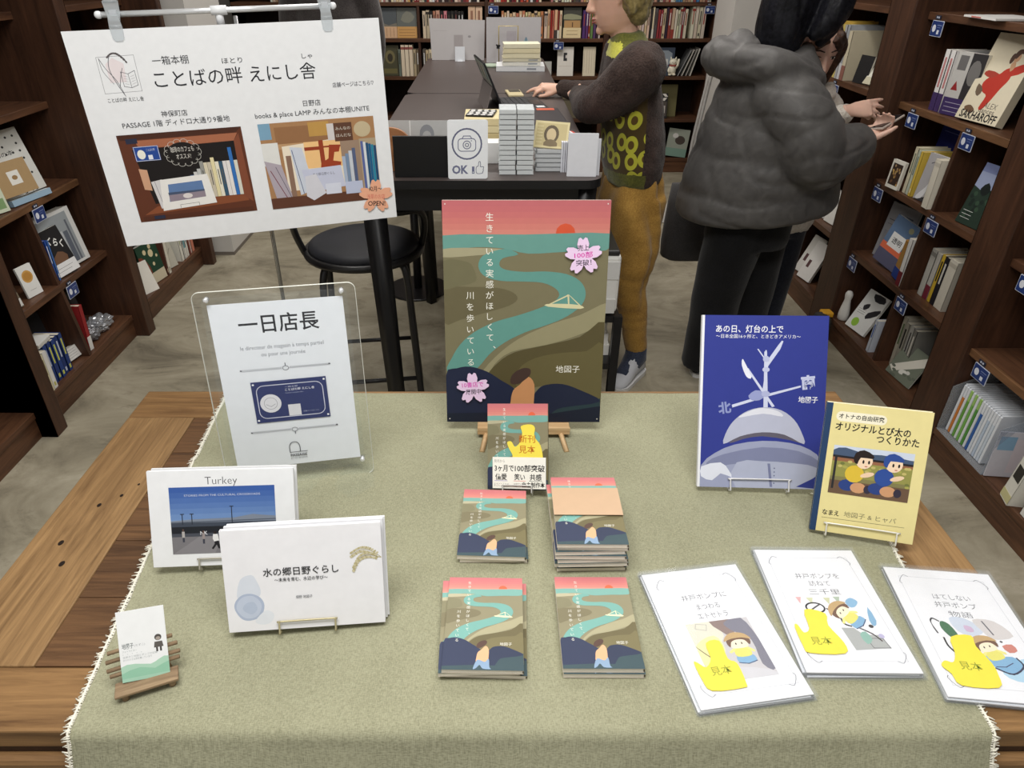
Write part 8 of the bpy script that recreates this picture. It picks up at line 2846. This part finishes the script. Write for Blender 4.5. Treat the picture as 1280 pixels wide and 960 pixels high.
limb(mb, [Q2(0.06, 0.0, 0.08), Q2(0.098, 0.01, 0.0), Q2(0.098, 0.015, -0.06), Q2(0.085, 0.0, -0.13)], [0.05, 0.052, 0.046, 0.015])
limb(mb, [Q2(0.05, 0.05, 0.08), Q2(0.088, 0.05, 0.01), Q2(0.092, 0.05, -0.04), Q2(0.088, 0.045, -0.09)], [0.035, 0.034, 0.028, 0.008])
skin_obj('hair', fuse(mb, 0.006, 5, disp=strand2), [fabric('black_hair', (14, 14, 17), (32, 32, 38), 90, 0.4, 0.38, 0.0, 12)], pf, O)
# quilted jacket
mb = MB()


def quilted(levels, c_tab, n=40):
    rings = []
    z0, z1 = levels
    N = 46
    for i in range(N + 1):
        z = z0 + (z1 - z0) * i / N
        cx, rx, ry = (interp([(q[0], q[k]) for q in c_tab], z) for k in (1, 2, 3))
        ring = []
        for k in range(n):
            a = 2 * math.pi * k / n
            wob = 0.05 * noise.noise(Vector((math.cos(a) * 1.6, math.sin(a) * 1.6, z * 3)))
            ph = abs(math.sin(math.pi * ((z - 0.70) / 0.135 + wob * 1.5)))
            puff = 1.0 + 0.06 * (ph ** 0.35 - 0.75)
            ring.append((cx + rx * puff * math.cos(a), 2.62 + ry * puff * math.sin(a), z + 0.03 * math.cos(a - 0.3)))
        rings.append(ring)
    mb.loft(rings, (128, 128, 128))


quilted((0.725, 1.27), [(0.72, 1.00, 0.275, 0.225), (0.745, 1.00, 0.292, 0.245), (0.82, 0.995, 0.288, 0.25), (0.93, 0.985, 0.25, 0.242), (1.05, 0.972, 0.205, 0.230), (1.15, 0.968, 0.172, 0.222), (1.22, 0.97, 0.14, 0.19), (1.28, 0.975, 0.10, 0.12)])


def sleeve(S0, E0, W0, out):
    S0, E0, W0 = Vector(S0), Vector(E0), Vector(W0)
    pts = spline([tuple(S0 + Vector((-0.045, -out * 0.06, -0.015))), tuple(S0 + Vector((-0.01, 0, -0.035))), tuple(S0.lerp(E0, 0.5) + Vector((0.0, out * 0.02, 0))), tuple(E0), tuple(E0.lerp(W0, 0.5)), tuple(W0 - (W0 - E0).normalized() * 0.02)], False, 10)
    n = len(pts)
    rs = []
    for i in range(n):
        t = i / (n - 1)
        base = 0.102 + 0.006 * math.sin(t * 3.1) - 0.036 * max(0, t - 0.5) / 0.5
        rs.append(base * (1 + 0.075 * (abs(math.sin(math.pi * t * 5.0)) ** 0.4 - 0.7)) * (1.0 if t < 0.96 else 0.88))
    mb.tube(pts, rs, (128, 128, 128), 22)


sleeve(NS, NE, NW, -1)
sleeve(FS, FE, FW, 1)
# hood lying on the shoulders
for pts, rr in (([(0.84, 2.50, 1.235), (0.795, 2.60, 1.24), (0.82, 2.74, 1.24), (0.90, 2.82, 1.23)], [0.055, 0.066, 0.066, 0.045]), ([(0.82, 2.52, 1.245), (0.90, 2.45, 1.24), (1.0, 2.46, 1.215), (1.09, 2.50, 1.185)], [0.06, 0.060, 0.050, 0.036]), ([(0.85, 2.54, 1.265), (0.85, 2.64, 1.28), (0.88, 2.72, 1.265)], [0.045, 0.055, 0.045]), ([(1.02, 2.50, 1.205), (1.09, 2.54, 1.18), (1.11, 2.62, 1.16)], [0.045, 0.04, 0.036])):
    limb(mb, pts, rr, 16)


def wrink(co):
    return 0.003 * noise.noise(co * 8) - 0.0045 * max(0.0, 1 - 6 * abs(noise.noise(Vector((co.x * 5, co.y * 5, co.z * 11 + 3))))) - 0.0012 * max(0.0, 1 - 7 * abs(noise.noise(Vector((co.x * 11 + 7, co.y * 11, co.z * 8)))))


jk = fuse(mb, 0.009, 4, disp=wrink)
nylon, n_, l_, b_ = node_mat('grey_quilted_nylon')
b_.inputs['Roughness'].default_value = 0.5
b_.inputs['Specular IOR Level'].default_value = 0.3
b_.inputs['Sheen Weight'].default_value = 0.04
tc_ = n_.new('ShaderNodeTexCoord')
a1 = n_.new('ShaderNodeTexNoise')
a1.inputs['Scale'].default_value = 24
a1.inputs['Detail'].default_value = 6
a1.inputs['Distortion'].default_value = 0.8
l_.new(tc_.outputs['Object'], a1.inputs['Vector'])
cr_ = n_.new('ShaderNodeValToRGB')
cr_.color_ramp.elements[0].position, cr_.color_ramp.elements[0].color = 0.3, lin((74, 72, 71))
cr_.color_ramp.elements[1].position, cr_.color_ramp.elements[1].color = 0.75, lin((92, 90, 88))
l_.new(a1.outputs['Fac'], cr_.inputs['Fac'])
l_.new(cr_.outputs['Color'], b_.inputs['Base Color'])
bp_ = n_.new('ShaderNodeBump')
bp_.inputs['Strength'].default_value = 0.3
bp_.inputs['Distance'].default_value = 0.006
l_.new(a1.outputs['Fac'], bp_.inputs['Height'])
l_.new(bp_.outputs['Normal'], b_.inputs['Normal'])
skin_obj('puffer_jacket', jk, [nylon], pf, O)
mb = MB()
mb.loft([ell_ring((1.0, 2.62, 0.82), 0.13, 0.15), ell_ring((0.995, 2.62, 0.70), 0.155, 0.165), ell_ring((0.99, 2.62, 0.60), 0.16, 0.16)], (128, 128, 128))
limb(mb, [(0.935, 2.56, 0.72), (0.905, 2.57, 0.42), (0.90, 2.60, 0.05)], [0.118, 0.098, 0.085], 20)
limb(mb, [(1.055, 2.68, 0.72), (1.065, 2.66, 0.42), (1.07, 2.68, 0.05)], [0.118, 0.098, 0.085], 20)
skin_obj('trousers', fuse(mb, 0.01, 5, disp=lambda c: 0.006 * noise.noise(c * 8)), [fabric('black_cotton', (14, 14, 15), (26, 26, 28), 200, 0.3, 0.9, 0.15, 8)], pf, O)
shoe('shoe', (0.87, 2.59, 0), (1.10, 2.63, 0), pf, O, S((30, 30, 32)), S((206, 206, 204)), 'black shoe')
shoe('shoe', (1.04, 2.675, 0), (1.27, 2.73, 0), pf, O, S((30, 30, 32)), S((206, 206, 204)), 'black shoe')
t = thing('held_phone', 'pale phone held in the hand at the end of the puffer sleeve', 'phone', M=aim((1.388, 2.572, 1.043), (0.80, 0.45, 0.30), (-0.35, 0.06, 0.92)))
b = MB()
b.box((0, 0, 0), (0.115, 0.058, 0.008), S((190, 178, 168), 0.35), ch=0.003)
b.build('case', t)
b = MB()
b.box((0, 0, 0.0043), (0.105, 0.052, 0.0008), S((22, 22, 26), 0.15))
b.build('screen', t)
t = thing('tote_bag', 'dark grey tote bag hanging below the puffer jacket hem, left side', 'bag', loc=(0.875, 2.93, 0.40))
gt = fabric('grey_canvas', (72, 70, 70), (90, 88, 88), 260, 0.3, 0.8, 0.1, 6)
b = MB()
rings = []
for z, wx, wy in ((0.0, 0.10, 0.04), (0.015, 0.128, 0.055), (0.08, 0.132, 0.06), (0.25, 0.125, 0.045), (0.33, 0.12, 0.02)):
    rings.append([(wx * math.copysign(abs(math.cos(a)) ** 0.5, math.cos(a)), wy * math.copysign(abs(math.sin(a)) ** 0.6, math.sin(a)), z) for a in (2 * math.pi * k / 28 for k in range(28))])
b.loft(rings, gt)
a = Art(b, 0.22, 0.30, -0.0605, 1.2e-5)
for k in range(4):
    a.line([(0.78 + 0.05 * k, 0.2), (0.77 + 0.05 * k, 0.5 + 0.04 * k)], 0.002, (118, 116, 116))
b.build('bag_body', t)
b = MB()
for y in (-0.02, 0.02):
    b.tube(spline([(-0.06, y, 0.325), (-0.05, y, 0.55), (0.0, y * 0.6, 0.88), (0.05, y, 0.55), (0.06, y, 0.325)], False, 5), (0.004) if False else 0.006, S((206, 202, 196)), 6)
b.build('strap', t, label='pale strap')

# ---- child behind the jacket --------------------------------------------------------------------
O = (1.245, 2.98, 0.0)
ch = thing('person', 'brown-haired child in a cream fleece, mostly hidden behind the puffer jacket', 'person', loc=O)
hc = (1.237, 2.93, 1.235)
HF3 = face_frame(hc, (0.10, -0.95, -0.30))
mb = MB()
head_form(mb, HF3, 0.93)
limb(mb, [(1.237, 2.965, 1.17), (1.240, 2.985, 1.09), (1.245, 2.99, 1.0)], [0.043, 0.043, 0.055])
mb.loft([ell_ring((1.245, 2.99, 1.05), 0.11, 0.06), ell_ring((1.245, 2.99, 0.95), 0.13, 0.08), ell_ring((1.245, 2.99, 0.7), 0.11, 0.08), ell_ring((1.245, 2.99, 0.55), 0.12, 0.09)], (128, 128, 128))
SR, ER, WR = (1.360, 2.975, 1.015), (1.310, 2.80, 0.93), (1.367, 2.83, 1.035)
SL, EL, WL = (1.130, 2.975, 1.015), (1.095, 2.93, 0.80), (1.175, 2.82, 0.86)
ER = (1.265, 2.90, 0.98)
WR = (1.380, 2.845, 1.035)
SR = (1.345, 2.985, 1.02)
limb(mb, [SR, (1.335, 2.95, 0.93), WR], [0.036, 0.03, 0.022])
limb(mb, [SL, EL, WL], [0.036, 0.03, 0.022])
hand_form(mb, aim(WR, (0.96, 0.05, 0.06), (0.1, -0.75, 0.65)), 1, ((4, 8, 6), (10, 14, 8), (18, 22, 14), (26, 28, 18)), 1.6, (-32, 10), 0.92)
hand_form(mb, aim(WL, (0.8, -0.3, 0.2), (0, 0, 1)), 1, (25, 25, 25, 25), 0, (35, 25), 0.74)
limb(mb, [(1.185, 2.99, 0.56), (1.180, 2.98, 0.32), (1.175, 3.0, 0.06)], [0.07, 0.05, 0.036])
limb(mb, [(1.305, 2.99, 0.56), (1.310, 2.98, 0.32), (1.315, 3.0, 0.06)], [0.07, 0.05, 0.036])
limb(mb, [(1.175, 3.0, 0.06), (1.170, 2.95, 0.04), (1.165, 2.89, 0.03)], [0.036, 0.03, 0.025])
limb(mb, [(1.315, 3.0, 0.06), (1.320, 2.95, 0.04), (1.325, 2.89, 0.03)], [0.036, 0.03, 0.025])
skin_obj('body', fuse(mb, 0.0045, 2), [SK2], ch, O)
head_details(HF3, 0.93, ch, O)
mb = MB()
Q3 = lambda x, y, z: HF3 @ Vector((x, y, z))
mb.ball((0, 0, 0), 1, (128, 128, 128), 20, HF3 @ Matrix.Translation((0, -0.022, 0.042)) @ Matrix.Diagonal((0.086, 0.094, 0.086, 1)))
mb.ball((0, 0, 0), 1, (128, 128, 128), 18, HF3 @ Matrix.Translation((0, -0.045, -0.03)) @ Matrix.Diagonal((0.083, 0.066, 0.10, 1)))
for s in (-1, 1):
    limb(mb, [Q3(s * 0.03, 0.062, 0.085), Q3(s * 0.066, 0.045, 0.04), Q3(s * 0.076, 0.025, -0.03), Q3(s * 0.072, 0.015, -0.12)], [0.02, 0.02, 0.02, 0.012])
    limb(mb, [Q3(s * 0.012, 0.075, 0.075), Q3(s * 0.04, 0.074, 0.05), Q3(s * 0.06, 0.056, 0.012)], [0.016, 0.012, 0.006])
skin_obj('hair', fuse(mb, 0.0055, 4, disp=strand2), [fabric('brown_hair', (48, 32, 24), (86, 60, 46), 90, 0.4, 0.45, 0.1, 12)], ch, O)
mb = MB()
mb.loft([ell_ring((1.245, 2.99, 0.53), 0.15, 0.115), ell_ring((1.245, 2.99, 0.56), 0.165, 0.13), ell_ring((1.245, 2.99, 0.75), 0.155, 0.125), ell_ring((1.245, 2.99, 0.95), 0.15, 0.115), ell_ring((1.245, 2.99, 1.05), 0.115, 0.085), ell_ring((1.243, 2.985, 1.10), 0.062, 0.058)], (128, 128, 128))
limb(mb, [(1.315, 2.985, 1.02), SR, (1.340, 2.95, 0.94), (1.343, 2.895, 0.985), WR], [0.07, 0.068, 0.06, 0.052, 0.036], 16)
limb(mb, [(1.165, 2.985, 1.02), SL, EL, WL], [0.07, 0.066, 0.058, 0.036], 16)
limb(mb, [(1.175, 2.91, 1.085), (1.245, 2.885, 1.065), (1.315, 2.92, 1.085), (1.330, 2.98, 1.10)], [0.028, 0.03, 0.03, 0.026], 12)
skin_obj('fleece', fuse(mb, 0.009, 4, disp=lambda c: 0.008 * noise.noise(c * 22) + 0.004 * noise.noise(c * 60)), [fabric('cream_fleece', (206, 196, 182), (236, 230, 220), 130, 1.0, 1.0, 0.5, 20, 0.005)], ch, O)
mb = MB()
mb.loft([ell_ring((1.245, 2.99, 0.60), 0.135, 0.10), ell_ring((1.245, 2.99, 0.50), 0.14, 0.105)], (128, 128, 128))
limb(mb, [(1.185, 2.99, 0.56), (1.180, 2.98, 0.32), (1.175, 3.0, 0.07)], [0.085, 0.065, 0.052], 16)
limb(mb, [(1.305, 2.99, 0.56), (1.310, 2.98, 0.32), (1.315, 3.0, 0.07)], [0.085, 0.065, 0.052], 16)
skin_obj('trousers', fuse(mb, 0.01, 4), [fabric('dark_denim', (30, 32, 42), (48, 52, 64), 200, 0.3)], ch, O)
shoe('shoe', (1.175, 3.04, 0), (1.163, 2.85, 0), ch, O, S((206, 204, 200)), S((226, 226, 224)), 'pale shoe', 0.065)
shoe('shoe', (1.315, 3.04, 0), (1.327, 2.85, 0), ch, O, S((206, 204, 200)), S((226, 226, 224)), 'pale shoe', 0.065)

# ---- person in a dark coat, behind the notice board -----------------------------------------------
O = (-0.98, 4.78, 0.0)
dk = thing('person', 'person in a charcoal coat seen from behind, above the white notice board', 'person', loc=O)
X0, Y0 = O[0], O[1]
hc = (X0, Y0 + 0.02, 1.56)
HF4 = face_frame(hc, (0.15, 1.0, -0.15))
mb = MB()
head_form(mb, HF4, 1.0)
limb(mb, [(X0, Y0 + 0.01, 1.50), (X0, Y0, 1.42), (X0, Y0, 1.32)], [0.053, 0.053, 0.07])
mb.loft([ell_ring((X0, Y0, 1.40), 0.15, 0.08), ell_ring((X0, Y0, 1.30), 0.18, 0.1), ell_ring((X0, Y0, 1.05), 0.15, 0.1), ell_ring((X0, Y0, 0.85), 0.16, 0.11)], (128, 128, 128))
for s in (-1, 1):
    sh_, el, wr = (X0 + s * 0.2, Y0, 1.36), (X0 + s * 0.235, Y0 + 0.03, 1.08), (X0 + s * 0.2, Y0 + 0.16, 0.86)
    limb(mb, [sh_, el, wr], [0.045, 0.038, 0.028])
    hand_form(mb, aim(wr, (-s * 0.1, 0.5, -0.8), (s * 1.0, 0, 0)), -s, (22, 24, 26, 28), 0, (30, 20), 0.9)
    limb(mb, [(X0 + s * 0.08, Y0, 0.86), (X0 + s * 0.09, Y0, 0.48), (X0 + s * 0.095, Y0, 0.08)], [0.085, 0.06, 0.04])
    limb(mb, [(X0 + s * 0.095, Y0, 0.08), (X0 + s * 0.1, Y0 + 0.06, 0.04), (X0 + s * 0.105, Y0 + 0.14, 0.03)], [0.04, 0.035, 0.028])
skin_obj('body', fuse(mb, 0.007, 2), [SK2], dk, O)
head_details(HF4, 1.0, dk, O)
mb = MB()
mb.ball((0, 0, 0), 1, (128, 128, 128), 20, HF4 @ Matrix.Translation((0, -0.018, 0.04)) @ Matrix.Diagonal((0.092, 0.104, 0.095, 1)))
mb.ball((0, 0, 0), 1, (128, 128, 128), 18, HF4 @ Matrix.Translation((0, -0.045, -0.02)) @ Matrix.Diagonal((0.086, 0.07, 0.09, 1)))
skin_obj('hair', fuse(mb, 0.007, 4, disp=strand2), [fabric('dark_brown_hair', (24, 18, 16), (44, 34, 30), 90, 0.4, 0.45, 0.1, 12)], dk, O)
mb = MB()
mb.loft([ell_ring((X0, Y0, 0.62), 0.24, 0.17), ell_ring((X0, Y0, 0.66), 0.25, 0.18), ell_ring((X0, Y0, 0.95), 0.225, 0.16), ell_ring((X0, Y0, 1.2), 0.23, 0.15), ell_ring((X0, Y0, 1.36), 0.21, 0.125), ell_ring((X0, Y0, 1.43), 0.12, 0.09), ell_ring((X0, Y0, 1.47), 0.075, 0.075)], (128, 128, 128))
for s in (-1, 1):
    limb(mb, [(X0 + s * 0.16, Y0, 1.36), (X0 + s * 0.21, Y0, 1.33), (X0 + s * 0.245, Y0 + 0.03, 1.08), (X0 + s * 0.205, Y0 + 0.15, 0.88)], [0.085, 0.085, 0.072, 0.052], 16)
skin_obj('coat', fuse(mb, 0.011, 5, disp=lambda c: 0.010 * noise.noise(Vector((c.x * 12, c.y * 12, c.z * 3)))), [fabric('charcoal_wool', (46, 42, 42), (72, 67, 66), 160, 0.6, 1.0, 0.4, 8)], dk, O)
mb = MB()
mb.loft([ell_ring((X0, Y0, 0.9), 0.16, 0.12), ell_ring((X0, Y0, 0.78), 0.17, 0.12)], (128, 128, 128))
for s in (-1, 1):
    limb(mb, [(X0 + s * 0.08, Y0, 0.84), (X0 + s * 0.09, Y0, 0.48), (X0 + s * 0.095, Y0, 0.07)], [0.1, 0.078, 0.062], 16)
skin_obj('trousers', fuse(mb, 0.011, 4), [fabric('dark_trouser_wool', (24, 24, 27), (40, 40, 44), 200, 0.3)], dk, O)
for s in (-1, 1):
    shoe('shoe', (X0 + s * 0.093, Y0 - 0.04, 0), (X0 + s * 0.115, Y0 + 0.20, 0), dk, O, S((28, 26, 26)), S((40, 38, 36)), 'black shoe')

# the lettering desk is no longer needed
bpy.data.scenes.remove(_ts)
bpy.data.batch_remove(_forms + [_to])
